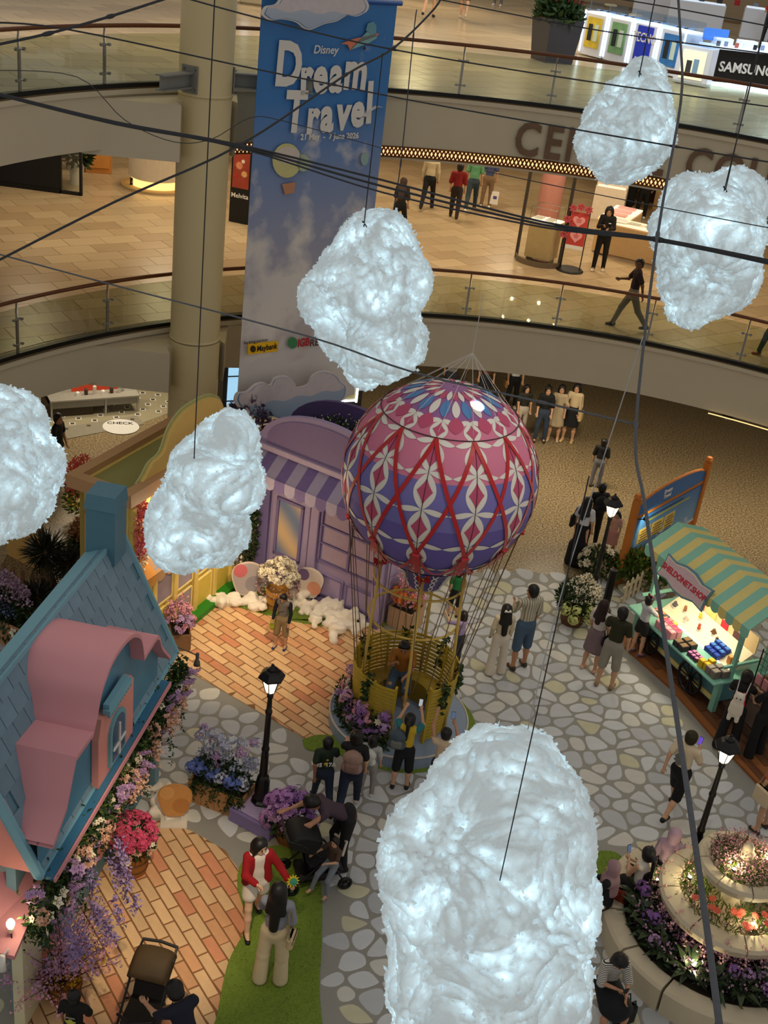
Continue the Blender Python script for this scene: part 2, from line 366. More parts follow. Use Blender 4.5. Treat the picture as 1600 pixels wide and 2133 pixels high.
E1 = [at(x, y, S) for x, y in ((0, 757), (60, 742), (230, 699), (355, 676), (500, 664), (886, 660), (1100, 681), (1285, 704), (1428, 738), (1600, 777))]
E2 = [at(x, y, 2*S) for x, y in ((0, 208), (235, 183), (370, 178), (805, 195), (960, 204), (1230, 235), (1400, 262), (1600, 300))]
def arcs(E):
    cx, cy, R = circ(E); f = lambda p: math.atan2(p[1]-cy, p[0]-cx)
    return cx, cy, R, f(E[0])+.16, f(E[-1])-.10
def edge(A, n, off=0.):
    cx, cy, R, a0, a1 = A; return [(cx+(R+off)*math.cos(a0+(a1-a0)*i/n), cy+(R+off)*math.sin(a0+(a1-a0)*i/n)) for i in range(n+1)]
def gallery(z, A, fasc, lvl, mats, tl, fl_):
    P = edge(A, 60, 0); cut = []
    mb = MB(); mb.prism(P+[(22, P[-1][1]-2), (22, 62), (-22, 62), (-22, P[0][1]-2)], z-.25, z-.004)
    fl = struct(mb.build('floor_gallery_%d' % lvl, m_grout))
    # tiles laid on the diagonal, one object each for the nearest 300
    cx, cy, R, a0, a1 = A; tiles = []; u = Vector((math.cos(rad(38)), math.sin(rad(38)))); v = Vector((-u.y, u.x)); L, W = tl
    for i in range(-60, 60):
        for j in range(-60, 60):
            o = u*((i+.5*(j % 2))*L)+v*(j*W)+Vector((0, 36)); c = o
            if c.y > 58 or c.y < 17 or abs(c.x) > 15: continue
            g = .006; q = [o+u*(L/2-g)*a+v*(W/2-g)*b for a, b in ((-1, -1), (1, -1), (1, 1), (-1, 1))]
            if min((p-Vector((cx, cy))).length for p in q) < R+.34:
                if max((p-Vector((cx, cy))).length for p in q) > R+.36:
                    dd = (o-Vector((cx, cy))).normalized(); pl = clip([tuple(p) for p in q], -dd.x, -dd.y, -(dd.x*cx+dd.y*cy)-R-.34)
                    if len(pl) > 2: cut.append(pl)
                continue
            d = Vector((c.x, c.y, z-CAM_H)); zz = d.dot(Vector(_fw)); px = 800+FOC*d.dot(Vector(_rt))/zz; py = 1066-FOC*d.dot(Vector(_up))/zz
            if not (-150 < px < 1750 and -150 < py < 900): continue
            tiles.append((zz if (-30 < px < 1630 and -30 < py) else 99, c))
    tiles.sort(key=lambda t: t[0]); base = MB().box((0, 0, .002), (L-.012, W-.012, .008)).mesh('floor_tile'); base.materials.append(mats[0])
    for k, (_, c) in enumerate(tiles[:300]): link('floor_tile', base, fl, mats[random.random() < .4], loc=(c.x, c.y, z), rot=(0, 0, rad(38)))
    mb = MB()
    for _, c in tiles[300:]: mb.box((c.x, c.y, z+.002), (L-.012, W-.012, .008), rad(38), random.random() < .4)
    for pl in cut: mb.prism(pl, z-.002, z+.006, int(random.random() < .4))
    if mb.v: mb.build('floor_tiles', mats, fl, kind='stuff')
    # border strip and fascia
    I = edge(A, 60, .02); O = edge(A, 60, .32); mb = MB()
    for i in range(60): mb.prism([I[i], I[i+1], O[i+1], O[i]], z-.003, z+.003)
    mb.build('floor_border', M('border_stone', (118, 100, 74), .3), fl)
    mb = MB(); O = edge(A, 60, -.02); I = edge(A, 60, .25); zb = z-fasc
    def dpt(p): q = max(0, min(1, (p[0]+5.2)/2.4)); return fl_+(fasc-fl_)*q*q*(3-2*q)
    for i in range(60):
        za, zc = z-dpt(O[i]), z-dpt(O[i+1]); c_ = [O[i], O[i+1], I[i+1], I[i]]; mb.add([(p[0], p[1], zz) for p, zz in zip(c_, (za, zc, zc, za))]+[(p[0], p[1], z-.02) for p in c_], [(0, 1, 2, 3), (7, 6, 5, 4), (1, 0, 4, 5), (2, 1, 5, 6), (3, 2, 6, 7), (0, 3, 7, 4)])
    B = edge(A, 60, -.07)
    for i in range(60): mb.prism([B[i], B[i+1], I[i+1], I[i]], z-.10, z-.02)
    struct(mb.build('wall_fascia_%d' % lvl, m_cream))
    mb = MB(); O2 = edge(A, 40, .1)
    mb.prism(O2+[(22, O2[-1][1]-1), (22, 60), (-22, 60), (-22, O2[0][1]-1)], z-.6, z-.55)
    struct(mb.build('ceiling_soffit_%d' % lvl, m_cream))
    return fl
A1 = arcs(E1); A2 = arcs(E2)
fl1 = gallery(S, A1, 1.16, 1, m_tile, (.92, .6), .9); fl2 = gallery(2*S, A2, 1.32, 2, m_tile2, (1.1, .7), 1.02)
def railing(z, A, label, h, lvl):
    t = thing('glass_railing', label, 'railing', (0, 0, z)); N = 120; P = edge(A, N, .06); cx, cy, R, a0, a1 = A
    MB().tube([(x, y, h) for x, y in P], .038, 10).build('handrail', m_wood, t, True)
    mb = MB(); Q = edge(A, N, .01); Q2 = edge(A, N, .13)
    for i in range(N): mb.prism([Q[i], Q[i+1], Q2[i+1], Q2[i]], 0., .075)
    mb.build('base_channel', m_dark, t)
    n = int(abs(a1-a0)*R/1.86); pm = None
    for i in range(n+1):
        a = a0+(a1-a0)*(i+.12)/n; ca, sa = math.cos(a), math.sin(a); x, y = cx+(R+.05)*ca, cy+(R+.05)*sa
        if pm is None:
            mb = MB(); mb.box((0, 0, .37), (.03, .05, .74)); mb.tube([(0, 0, .7), (.02, 0, .85), (0, 0, h-.02)], .017, 6)
            for zz in (.25, .72): mb.tube([(-.02, -.09, zz), (-.02, .09, zz)], .016, 8); mb.tube([(-.045, .085, zz), (.0, .085, zz)], .028, 10); mb.tube([(-.045, -.085, zz), (.0, -.085, zz)], .028, 10)
            pm = mb.mesh('post', False); pm.materials.append(m_steel)
        link('post', pm, t, loc=(x, y, 0), rot=(0, 0, a))
        if i < n:
            g = .03/R; aa, ab = a+g, a+(a1-a0)/n-g
            if a1 < a0: aa, ab = a-g, a+(a1-a0)/n+g
            mb = MB(); k = 5; pts = [(cx+(R+.04)*math.cos(aa+(ab-aa)*j/k), cy+(R+.04)*math.sin(aa+(ab-aa)*j/k)) for j in range(k+1)]; po = [(cx+(R+.052)*math.cos(aa+(ab-aa)*j/k), cy+(R+.052)*math.sin(aa+(ab-aa)*j/k)) for j in range(k+1)]
            mb.prism(pts+po[::-1], .04, h-.13); mb.build('glass_panel', m_glass, t)
    return t
railing(S, A1, 'curved glass railing with wooden handrail around the lower gallery', 1.06, 1)
railing(2*S, A2, 'curved glass railing with wooden handrail around the upper gallery', 1.02, 2)
# ---- round column with its concrete brackets and steel beam stubs
CX, CY = -4.19, 22.13
mb = MB()
for z0, z1 in ((0, S-1.2), (S-1.2, S+.0), (S+.0, 2*S), (2*S, 15.5)): 
    r = .485 if not (z0 == S-1.2) else .5
    mb.lathe([(r, z0), (r, z1)], 40, (CX, CY, 0))
for z0 in (S, 2*S): mb.lathe([(.485, z0-.03), (.5, z0-.03), (.5, z0+.03), (.485, z0+.03)], 40, (CX, CY, 0))
struct(mb.build('wall_column', M('column_paint', (214, 196, 150), .45, var=.04, scale=1.5), smooth=True))
for z, f, A in ((S, 1.16, A1), (2*S, 1.32, A2)):
    mb = MB(); cx, cy, R = A[:3]; d = Vector((CX-cx, CY-cy)).normalized(); n = Vector((-d.y, d.x)); e = Vector((cx, cy))+d*R
    w0, w1 = .55, 1.15
    poly = [e+d*.3-n*1.2*0+n*2.1, e+n*2.1, Vector((CX, CY))+n*.75-d*.35, Vector((CX, CY))+n*.62+d*.0, Vector((CX, CY))-n*.55+d*.0, Vector((CX, CY))-n*.55-d*.25, e-n*1.2, e+d*.3-n*1.2]
    mb.prism([(p.x, p.y) for p in poly], z-f+.2, z-.14)
    struct(mb.build('wall_bracket_%d' % (1 if z == S else 2), m_cream))
for sgn, lab in ((1, 'grey steel beam stub bolted to the column, pointing left'), (-1, 'grey steel beam bolted to the column, running behind the banner')):
    d = Vector((-.42, -.9)) if sgn == 1 else Vector((.86, .30)); d.normalize(); n = Vector((-d.y, d.x)); ln = .85 if sgn == 1 else 1.5
    t = thing('steel_beam', lab, 'beam', (CX+d.x*.47, CY+d.y*.47, 2*S+.12), math.atan2(d.y, d.x))
    mb = MB(); mb.box((ln/2, 0, .02), (ln, .2, .022)); mb.box((ln/2, 0, .26), (ln, .2, .022)); mb.box((ln/2, 0, .14), (ln, .02, .24)); mb.build('i_beam', M('grey_primer', (128, 128, 122), .55), t)
    mb = MB(); mb.box((0.012, 0, .15), (.024, .34, .46)); mb.build('flange_plate', M('grey_primer', (128, 128, 122), .55), t)
    for a in (-1, 1):
        for b in (0, 1): MB().tube([(.02, a*.12, -.02+b*.34), (.06, a*.12, -.02+b*.34)], .022, 6).build('bolt', m_steel, t)
# ---- back walls
mb = MB(); mb.prism([(-22, 47.5), (22, 47.5), (22, 48), (-22, 48)], 0, S-1.1); struct(mb.build('wall_back_ground', M('concourse_wall', (120, 100, 70), .6)))
mb = MB(); mb.prism([(-22, 46), (22, 46), (22, 46.4), (-22, 46.4)], S, 2*S-1.3); struct(mb.build('wall_back_gallery', M('gallery_wall', (190, 160, 120), .6)))
mb = MB(); mb.prism([(-22, 60), (22, 60), (22, 60.4), (-22, 60.4)], 2*S, 3*S); struct(mb.build('wall_back_upper', M('upper_wall', (170, 150, 120), .6)))
# ---- glowing lattice trim along the foot of the upper fascia
cx, cy, R, a0, a1 = A2
def ang2(px): p = at(px, 330, 2*S-1.2); return math.atan2(p.y-cy, p.x-cx)
t = thing('lattice_light_trim', 'band of glowing golden lattice along the foot of the upper fascia', 'light trim', (0, 0, 2*S-1.32))
b0, b1 = ang2(480), ang2(1640); n = 60; mb = MB()
P = [(cx+(R-.03)*math.cos(b0+(b1-b0)*i/n), cy+(R-.03)*math.sin(b0+(b1-b0)*i/n)) for i in range(n+1)]; Q = [(cx+(R+.1)*math.cos(b0+(b1-b0)*i/n), cy+(R+.1)*math.sin(b0+(b1-b0)*i/n)) for i in range(n+1)]
for i in range(n): mb.prism([P[i], P[i+1], Q[i+1], Q[i]], .08, .24)
mb.build('glow_strip', M('trim_glow', (255, 190, 100), .5, emit=1.3, ecol=(1, .66, .3)), t)
mb = MB(); n = 130; P = [(cx+(R-.045)*math.cos(b0+(b1-b0)*i/n), cy+(R-.045)*math.sin(b0+(b1-b0)*i/n)) for i in range(n+1)]
for i in range(n):
    p, q = P[i], P[i+1]
    mb.tube([(*p, .07), (*q, .25)], .017, 4); mb.tube([(*p, .25), (*q, .07)], .017, 4)
mb.build('lattice_bars', M('trim_bars', (120, 70, 30), .4, .5), t, kind='stuff')
mb = MB()
for zz in (.06, .26): mb.tube([(*p, zz) for p in P], .016, 4)
mb.build('lattice_edge', M('trim_bars', (120, 70, 30), .4, .5), t)
# ---- CENTRE COURT letters on the upper fascia
t = thing('fascia_lettering', 'large bronze CENTRE COURT lettering on the upper fascia', 'sign')
s = 'CENTRE COURT'; th0 = math.atan2(at(1085, 275, 2*S-.75).y-cy, at(1085, 275, 2*S-.75).x-cx); step = -.66/R; a = th0+.3/R
m_bronze = M('bronze_letter', (112, 88, 70), .25, .85, var=.35, scale=2)
for ch in s:
    wd = {'C': .72, 'E': .58, 'N': .74, 'T': .62, 'R': .64, ' ': .36, 'O': .8, 'U': .72}[ch]*.8; am = a-wd/2/R
    if ch != ' ':
        x = Vector((math.sin(am), -math.cos(am), 0)); text(ch, .95, m_bronze, t, frame((cx+(R-.06)*math.cos(am), cy+(R-.06)*math.sin(am), 2*S-.70), x, (0, 0, 1)) @ Matrix.Diagonal((.8, 1, 1, 1)), 'letter', .03, .022)
    a -= wd/R+.03/R
# ---- thin gold light line under the lower fascia
cx, cy, R, a0, a1 = A1; b0 = math.atan2(at(1480, 850, S-1.16).y-cy, at(1480, 850, S-1.16).x-cx); n = 14
P = [(cx+(R-.09)*math.cos(b0+(a1-b0)*i/n), cy+(R-.09)*math.sin(b0+(a1-b0)*i/n), S-1.2) for i in range(n+1)]
tag(MB().tube(P, .012, 6).build('light_strip', M('strip_glow', (255, 200, 110), .5, emit=1.2, ecol=(1, .7, .3))), 'thin golden light line along the foot of the lower fascia', 'light strip')
# ================================================================== printed stage floor: cobbles, bricks, grass
m_base = M('stage_vinyl', (148, 146, 138), .7, var=.08, scale=3)
stage = [(-7.5, 7.5), (9.5, 7.5), (9.5, 21.2), (6.6, 22.1), (4.4, 22.5), (3.4, 22.62), (2.3, 22.3), (1.2, 22.2), (-1, 22.3), (-3.5, 22.6), (-5.5, 20.2), (-7.5, 16)]
mb = MB(); mb.prism(stage, .0, .03); st = struct(mb.build('floor_stage', m_base))
def wp(l): return [tuple(at(x, y).xy) for x, y in l]
brickA = wp([(300, 1360), (345, 1300), (420, 1262), (470, 1222), (560, 1235), (700, 1290), (800, 1305), (800, 1400), (700, 1450), (690, 1560), (640, 1545), (520, 1475), (400, 1405), (330, 1420)])
brickB = wp([(40, 1900), (130, 1830), (220, 1800), (330, 1712), (400, 1735), (470, 1775), (500, 1820), (520, 1900), (510, 1960), (480, 2040), (450, 2150), (440, 2260), (-60, 2260), (60, 2133)])
grassN = [tuple(p.xy) for p in spline([at(*q) for q in [(600, 1765), (645, 1762), (668, 1850), (670, 1960), (665, 2060), (672, 2150), (690, 2260), (430, 2260), (452, 2120), (475, 2010), (512, 1930), (494, 1850), (505, 1800), (555, 1770), (600, 1765)]], 5)][:-1]
grassS = [tuple(p.xy) for p in spline([at(*q) for q in [(630, 1545), (665, 1535), (720, 1545), (760, 1590), (690, 1572), (640, 1565), (630, 1545)]], 5)][:-1]
grassR = [tuple(p.xy) for p in spline([at(*q) for q in [(1545, 1560), (1600, 1530), (1680, 1560), (1680, 1640), (1600, 1632), (1552, 1605), (1545, 1560)]], 5)][:-1]
grassF = [tuple(p.xy) for p in spline([at(*q) for q in [(1210, 1790), (1240, 1778), (1290, 1785), (1320, 1850), (1290, 1900), (1230, 1890), (1205, 1850), (1210, 1790)]], 5)][:-1]
grassP = [tuple(p.xy) for p in spline([at(*q) for q in [(430, 1255), (490, 1225), (560, 1230), (660, 1265), (780, 1308), (800, 1296), (700, 1310), (620, 1300), (545, 1282), (480, 1265), (430, 1255)]], 5)][:-1]
cartdeck = [tuple(at(x, y, .1).xy) for x, y in [(1285, 1330), (1335, 1280), (1500, 1330), (1760, 1500), (1700, 1660), (1590, 1640), (1490, 1535), (1400, 1432)]]
avoid = [brickA, brickB, grassN, grassS, grassR, grassF, grassP, cartdeck]
# cobbles: relaxed Voronoi cells, rounded
pts = []; cand = np.stack([rng.uniform(-7.3, 9.3, 16000), rng.uniform(7.7, 22.5, 16000)], 1); acc = np.zeros((0, 2))
for p in cand:
    mn = .064*(.55+.9*abs(math.sin(p[0]*3.1+p[1]*1.7)))
    if len(acc) and ((acc-p)**2).sum(1).min() < mn: continue
    if inside(p, stage) and not any(inside(p, a) for a in avoid): pts.append((p[0], p[1])); acc = np.array(pts)
PT = np.array(pts); cobs = []
for i, p in enumerate(pts):
    d2 = ((PT-PT[i])**2).sum(1); nb = np.argsort(d2)[1:14]; poly = [(p[0]-.4, p[1]-.4), (p[0]+.4, p[1]-.4), (p[0]+.4, p[1]+.4), (p[0]-.4, p[1]+.4)]
    for j in nb:
        q = pts[j]; a, b = q[0]-p[0], q[1]-p[1]; m = ((p[0]+q[0])/2, (p[1]+q[1])/2); L = math.hypot(a, b); poly = clip(poly, a/L, b/L, (a*m[0]+b*m[1])/L-.017)
        if len(poly) < 3: break
    if len(poly) < 3: continue
    # round the corners: quadratic B-spline of the cell
    out = []
    n = len(poly)
    for k in range(n):
        A_, B_, C_ = poly[k-1], poly[k], poly[(k+1) % n]; m0 = ((A_[0]+B_[0])/2, (A_[1]+B_[1])/2); m1 = ((B_[0]+C_[0])/2, (B_[1]+C_[1])/2)
        for t in (0, .33, .66): out.append(((1-t)**2*m0[0]+2*t*(1-t)*B_[0]+t*t*m1[0], (1-t)**2*m0[1]+2*t*(1-t)*B_[1]+t*t*m1[1]))
    cxm = sum(o[0] for o in out)/len(out); cym = sum(o[1] for o in out)/len(out)
    if any(any(inside(o, a) for o in out) for a in avoid) or not all(inside(o, stage) for o in out): 
        out = [(cxm+(o[0]-cxm)*.75, cym+(o[1]-cym)*.75) for o in out]
        if any(inside(o, a) for a in avoid for o in out): continue
    d = Vector((cxm, cym, -CAM_H)); zz = d.dot(Vector(_fw)); px = 800+FOC*d.dot(Vector(_rt))/zz; py = 1066-FOC*d.dot(Vector(_up))/zz
    vis = -20 < px < 1620 and py < 2160 and not (800 < px < 1230 and py > 1600) and not (px < 350 and 1350 < py)
    cobs.append((zz if vis else 99, (cxm, cym), [(o[0]-cxm, o[1]-cym) for o in out]))
m_cob = [M('cobble_pale', (200, 203, 205), .75, var=.07, scale=6, rand=.07), M('cobble_grey', (184, 187, 190), .75, var=.07, scale=6, rand=.07), M('cobble_warm', (204, 202, 194), .75, var=.07, scale=6, rand=.07), M('cobble_yellow', (200, 196, 166), .75, var=.1, scale=6, rand=.05)]
cobs.sort(key=lambda c: c[0])
def cobm(): r = random.random(); return 0 if r < .42 else 1 if r < .72 else 2 if r < .91 else 3
for zz, c, o in cobs[:300]:
    mb = MB(); mb.prism(o, .028, .036, inset=.10); link('cobble', mb.mesh('cobble'), st, m_cob[cobm()], loc=(c[0], c[1], 0))
mb = MB()
for zz, c, o in cobs[300:]: mb.prism([(c[0]+a, c[1]+b) for a, b in o], .028, .036, cobm(), inset=.10)
mb.build('cobbles', m_cob, st, kind='stuff')
m_brick = [M('brick_tan', (230, 190, 142), .7, var=.14, scale=7, rand=.12), M('brick_orange', (224, 168, 122), .7, var=.14, scale=7, rand=.12), M('brick_red', (212, 144, 106), .7, var=.14, scale=7, rand=.1)]
def brickfield(name, poly, ang, L, W, zb):
    mb = MB(); mb.prism(poly, .025, zb); base = struct(mb.build(name, M('brick_joint', (140, 98, 62), .8)))
    u = Vector((math.cos(ang), math.sin(ang))); v = Vector((-u.y, u.x)); c = Vector((sum(p[0] for p in poly)/len(poly), sum(p[1] for p in poly)/len(poly)))
    me = MB().box((0, 0, 0), (L-.022, W-.02, .012), taper=.96).mesh('brick'); me.materials.append(m_brick[0]); k = 0; rest = MB()
    for j in range(-30, 31):
        offs = random.uniform(0, 1)
        for i in range(-16, 17):
            o = c+u*((i+.5*(j % 2)+.06*math.sin(j*7))*L)+v*(j*W); q = [o+u*(L/2-.01)*a+v*(W/2-.01)*b for a, b in ((-1, -1), (1, -1), (1, 1), (-1, 1))]
            ins = [inside(p, poly) for p in q]
            if not any(ins): continue
            r = random.random(); mi = 0 if r < .62 else 1 if r < .9 else 2
            if all(ins) and k < 300:
                link('brick', me, base, m_brick[mi], loc=(o.x, o.y, zb+.004), rot=(0, 0, ang)); k += 1
            else:
                pl = [tuple(p) for p in q]
                if not all(ins):   # trimmed brick at the rim
                    cc = sum((p for p, s_ in zip(q, ins) if s_), Vector((0, 0)))/sum(ins)
                    pl = []
                    for p, s_ in zip(q, ins):
                        if s_: pl.append(tuple(p)); continue
                        a_, b_ = cc.copy(), p.copy()
                        for _ in range(7):
                            m_ = (a_+b_)/2
                            if inside(m_, poly): a_ = m_
                            else: b_ = m_
                        pl.append(tuple(a_))
                rest.prism(pl, zb-.002, zb+.010, mi)
    rest.build('trimmed_bricks', m_brick, base, kind='stuff')
dA = at(620, 1538)-at(434, 1411); dB = at(399, 1898)-at(315, 1766)
brickfield('floor_brick_plaza', brickA, math.atan2(dA.y, dA.x), .48, .178, .032)
brickfield('floor_brick_walk', brickB, math.atan2(dB.y, dB.x), .46, .172, .032)
m_grass = M('artificial_grass', (118, 142, 50), .9, var=.45, scale=60, bump=.8)
def grassmat(poly, lab):
    mb = MB(); mb.prism(poly, .028, .05); o = tag(mb.build('grass_mat', m_grass), lab, 'grass mat', 'artificial grass mats')
    # short pile
    P = []; xs = [p[0] for p in poly]; ys = [p[1] for p in poly]; n = int((max(xs)-min(xs))*(max(ys)-min(ys))*1800)
    for _ in range(min(n, 14000)):
        p = (random.uniform(min(xs), max(xs)), random.uniform(min(ys), max(ys)))
        if inside(p, poly): P.append((p[0], p[1], .049))
    if P: petals('grass_pile', P, .022, M('grass_blade', (130, 156, 60), .9, var=.3, scale=20), o, .35, 1.6)
grassmat(grassN, 'long wavy strip of artificial grass under the two women in the foreground')
grassmat(grassS, 'small patch of artificial grass left of the round balloon platform')
grassmat(grassR, 'artificial grass patch at the right edge beside the wooden deck')
grassmat(grassF, 'artificial grass patch left of the fountain seat')
grassmat(grassP, 'artificial grass strip in front of the lilac shop front')
bal = at(820, 1490); ring = [(.72+1.36*math.cos(q*PI/20)+.05, 16.72+1.36*math.sin(q*PI/20)) for q in range(-12, 10)]+[(.72+1.2*math.cos(q*PI/20), 16.66+1.2*math.sin(q*PI/20)) for q in range(9, -13, -1)]
tag(MB().prism(ring, .028, .045).build('grass_mat', m_grass), 'thin crescent of artificial grass hugging the balloon platform', 'grass mat', 'artificial grass mats')
# wooden deck under the cart, plank by plank
deck = MB(); deck.prism(cartdeck, .0, .085); dk = struct(deck.build('floor_cart_deck', M('deck_edge', (150, 92, 46), .7)))
du = (at(1490, 1535, .1)-at(1400, 1432, .1)).xy.normalized(); dv = Vector((-du.y, du.x)); m_pl = [M('deck_plank_a', (108, 66, 38), .6, var=.25, scale=4, rand=.12), M('deck_plank_b', (92, 56, 34), .6, var=.25, scale=4, rand=.12)]
c = Vector((6.9, 18.6)); me = MB().box((0, 0, 0), (.98, .145, .018)).mesh('plank'); me.materials.append(m_pl[0])
for j in range(-14, 15):
    for i in range(-5, 6):
        o = c+du*((i+.37*(j % 3))*1.0)+dv*(j*.155)
        if all(inside(o+du*(.5*a)+dv*(.07*b), cartdeck) for a in (-1, 1) for b in (-1, 1)): link('plank', me, dk, m_pl[random.random() < .5], loc=(o.x, o.y, .09), rot=(0, 0, math.atan2(du.y, du.x)))
# ================================================================== the event set
m_roof = M('roof_blue', (100, 138, 156), .6, var=.1, scale=3); m_roofl = M('roof_trim_blue', (124, 174, 192), .55, var=.04); m_shing = M('shingle_blue', (116, 144, 162), .65, var=.14, scale=5, rand=.08)
m_pink = M('dormer_pink', (214, 148, 156), .6, var=.05, scale=2); m_deep = M('recess_blue', (84, 136, 164), .6, var=.05); m_wallb = M('wall_blue_grey', (112, 146, 160), .6, var=.05); m_coral = M('coral_pink', (226, 150, 140), .6, var=.05)
m_foli = M('leaf_dark', (44, 66, 34), .6, var=.5, scale=14, spec=.25); m_foli2 = M('leaf_light', (88, 110, 44), .6, var=.45, scale=14, spec=.25); m_bark = M('stem_brown', (70, 50, 34), .8)
m_lilac = M('petal_lilac', (188, 150, 196), .7, var=.25, scale=12); m_cream_p = M('petal_cream', (236, 226, 200), .7, var=.12, scale=12); m_pinkp = M('petal_pink', (226, 160, 172), .7, var=.25, scale=12)
m_mag = M('petal_magenta', (226, 84, 124), .7, var=.3, scale=12); m_blue = M('petal_blue', (96, 116, 190), .7, var=.3, scale=12); m_pale = M('petal_pale_blue', (190, 196, 222), .7, var=.15, scale=12)
m_peach = M('petal_peach', (222, 176, 150), .7, var=.2, scale=12); m_viol = M('petal_violet', (150, 104, 176), .7, var=.25, scale=12); m_orange = M('petal_orange', (240, 130, 60), .7, var=.3, scale=12); m_yel = M('petal_yellow', (214, 176, 40), .7, var=.3, scale=12)
m_limeg = M('petal_lime', (206, 212, 130), .7, var=.2, scale=12); m_coralp = M('petal_coral', (240, 110, 92), .7, var=.25, scale=12); m_terr = M('basket_wood', (150, 96, 44), .7, var=.3, scale=4); m_box = M('planter_wood', (176, 132, 88), .7, var=.2, scale=3)
def foliage(parent, c, r, n, size, mat=None, up=.2, zmin=-.6, name='foliage', fill=.5, asp=.42):
    p, nn = sph(n, r, c, zmin, fill); return petals(name, p, size*(.6+.8*rng.random(n)), mat or m_foli, parent, asp, up, nn)
# ---------------------------------------------------------------- blue cottage
Ef = Vector((-2.88, 14.35)); En = Vector((-3.42, 9.8)); hu = (En-Ef).normalized(); HL = (En-Ef).length; hn = Vector((-hu.y, hu.x))
house = thing('cottage', 'pale blue cottage prop with shingled roof, pink dormer and chimney', 'house', (Ef.x, Ef.y, 0), math.atan2(hu.y, hu.x))
def hl(px, py, y=0.):   # photo pixel -> (s, z) on the cottage plane at local depth y
    p = onplane(px, py, (Ef.x+hn.x*y, Ef.y+hn.y*y, 0), (hn.x, hn.y, 0)); return ((p.xy-Ef).dot(hu), p.z)
ZE, ZR, YR = 2.7, 4.5, -.82
def ry(z): return -(z-ZE)/(ZR-ZE)*-YR
mb = MB(); mb.box((HL/2, -.31, 1.3), (HL, .12, 2.6)); mb.box((.06, -.8, 1.35), (.12, 1.0, 2.7)); mb.build('wall', m_wallb, house)
mb = MB(); mb.box((0.03, -.2, 1.32), (.14, .16, 2.6), bev=.02); mb.build('corner_post', M('post_blue', (132, 168, 182), .55), house)
mb = MB()   # roof board
mb.add([(-.03, .06, ZE-.1), (HL+.05, .06, ZE-.1), (HL+.05, YR-.02, ZR), (-.03, YR-.02, ZR), (-.03, -.02, ZE-.14), (HL+.05, -.02, ZE-.14), (HL+.05, YR-.1, ZR-.05), (-.03, YR-.1, ZR-.05)], [(0, 1, 2, 3), (7, 6, 5, 4), (0, 4, 5, 1), (2, 6, 7, 3), (0, 3, 7, 4), (1, 5, 6, 2)])
roof = mb.build('roof', m_roof, house)
mb = MB(); mb.add([(-.05, YR+.05, ZR+.02), (HL+.05, YR+.05, ZR+.02), (HL+.05, YR-.28, ZR-.12), (-.05, YR-.28, ZR-.12), (-.05, YR+.05, ZR-.06), (HL+.05, YR+.05, ZR-.06), (HL+.05, YR-.28, ZR-.2), (-.05, YR-.28, ZR-.2)], [(0, 1, 2, 3), (7, 6, 5, 4), (0, 4, 5, 1), (2, 6, 7, 3), (0, 3, 7, 4), (1, 5, 6, 2)]); mb.build('ridge_cap', m_roofl, house)
mb = MB(); mb.add([(HL+.05, .06, ZE-.1), (HL+.05, YR, ZR), (HL+.05, -1.7, ZE-.1), (HL-.05, .06, ZE-.1), (HL-.05, YR, ZR), (HL-.05, -1.7, ZE-.1)], [(0, 1, 2), (5, 4, 3), (0, 3, 4, 1), (1, 4, 5, 2), (0, 2, 5, 3)]); mb.build('gable', m_coral, house)
mb = MB(); mb.tube([(HL+.07, .08, ZE-.1), (HL+.07, YR, ZR)], .07, 6); mb.tube([(-.03, .08, ZE-.12), (-.03, YR, ZR)], .05, 6); mb.tube([(0, .08, ZE-.12), (HL+.07, .08, ZE-.12)], .05, 6); mb.build('roof_trim', m_roofl, house)
SLn = math.hypot(ZR-ZE+.1, YR-.08); nd = Vector((0, (YR-.08)/SLn, (ZR-ZE+.1)/SLn)); rows = 8; rh = SLn/rows; wd = .285; ta = math.atan2(ZR-ZE, YR)
me = MB().box((0, 0, 0), (wd-.012, .02, rh*1.02), taper=1.).mesh('shingle'); me.materials.append(m_shing)
for r in range(rows):
    for i in range(int(HL/wd)+1):
        s = (i+.5*(r % 2)+.5)*wd
        if s > HL-.1: continue
        c = Vector((s, .06, ZE-.1))+nd*((r+.5)*rh); out = Vector((0, nd.z, -nd.y)); c += out*.016
        link('shingle', me, roof, mw=Matrix.Translation(c) @ Matrix.Rotation(math.atan2(-nd.y, nd.z)+.03, 4, 'X'))
ch = Vector((hl(248, 1105, YR)[0], YR-.08, 0))
mb = MB(); mb.box((.36, YR-.05, 4.72), (.42, .42, .95)); mb.add([(.15, YR-.26, 5.195), (.57, YR-.26, 5.195), (.57, YR+.16, 5.195), (.15, YR+.16, 5.195)], [(0, 1, 2, 3)]); mb.build('chimney', M('chimney_blue', (84, 130, 150), .6, var=.04), house)
mb = MB(); mb.box((.36, YR-.05, 5.2), (.46, .46, .22), taper=.9); mb.build('chimney_cap', M('chimney_cap_blue', (88, 134, 154), .6, var=.04), house)
ol = [hl(x, y, .22) for x, y in ((107, 1760), (136, 1679), (156, 1576), (192, 1524), (194, 1513), (200, 1487), (208, 1442), (220, 1404), (233, 1372), (253, 1341), (270, 1323), (281, 1319), (292, 1326), (297, 1352), (298, 1368), (312, 1345), (328, 1323), (335, 1344), (344, 1356), (353, 1366))]
ol = [(s, max(z, ZE-.1)) for s, z in ol]; sp3 = lambda l: [(p.x, p.y) for p in spline([(a, b, 0) for a, b in l], 4)]; ol = ol[:4]+sp3(ol[4:15])+sp3(ol[14:])[1:]
dorm = bpy.data.objects.new('dormer', None); COL.objects.link(dorm); dorm.parent = house
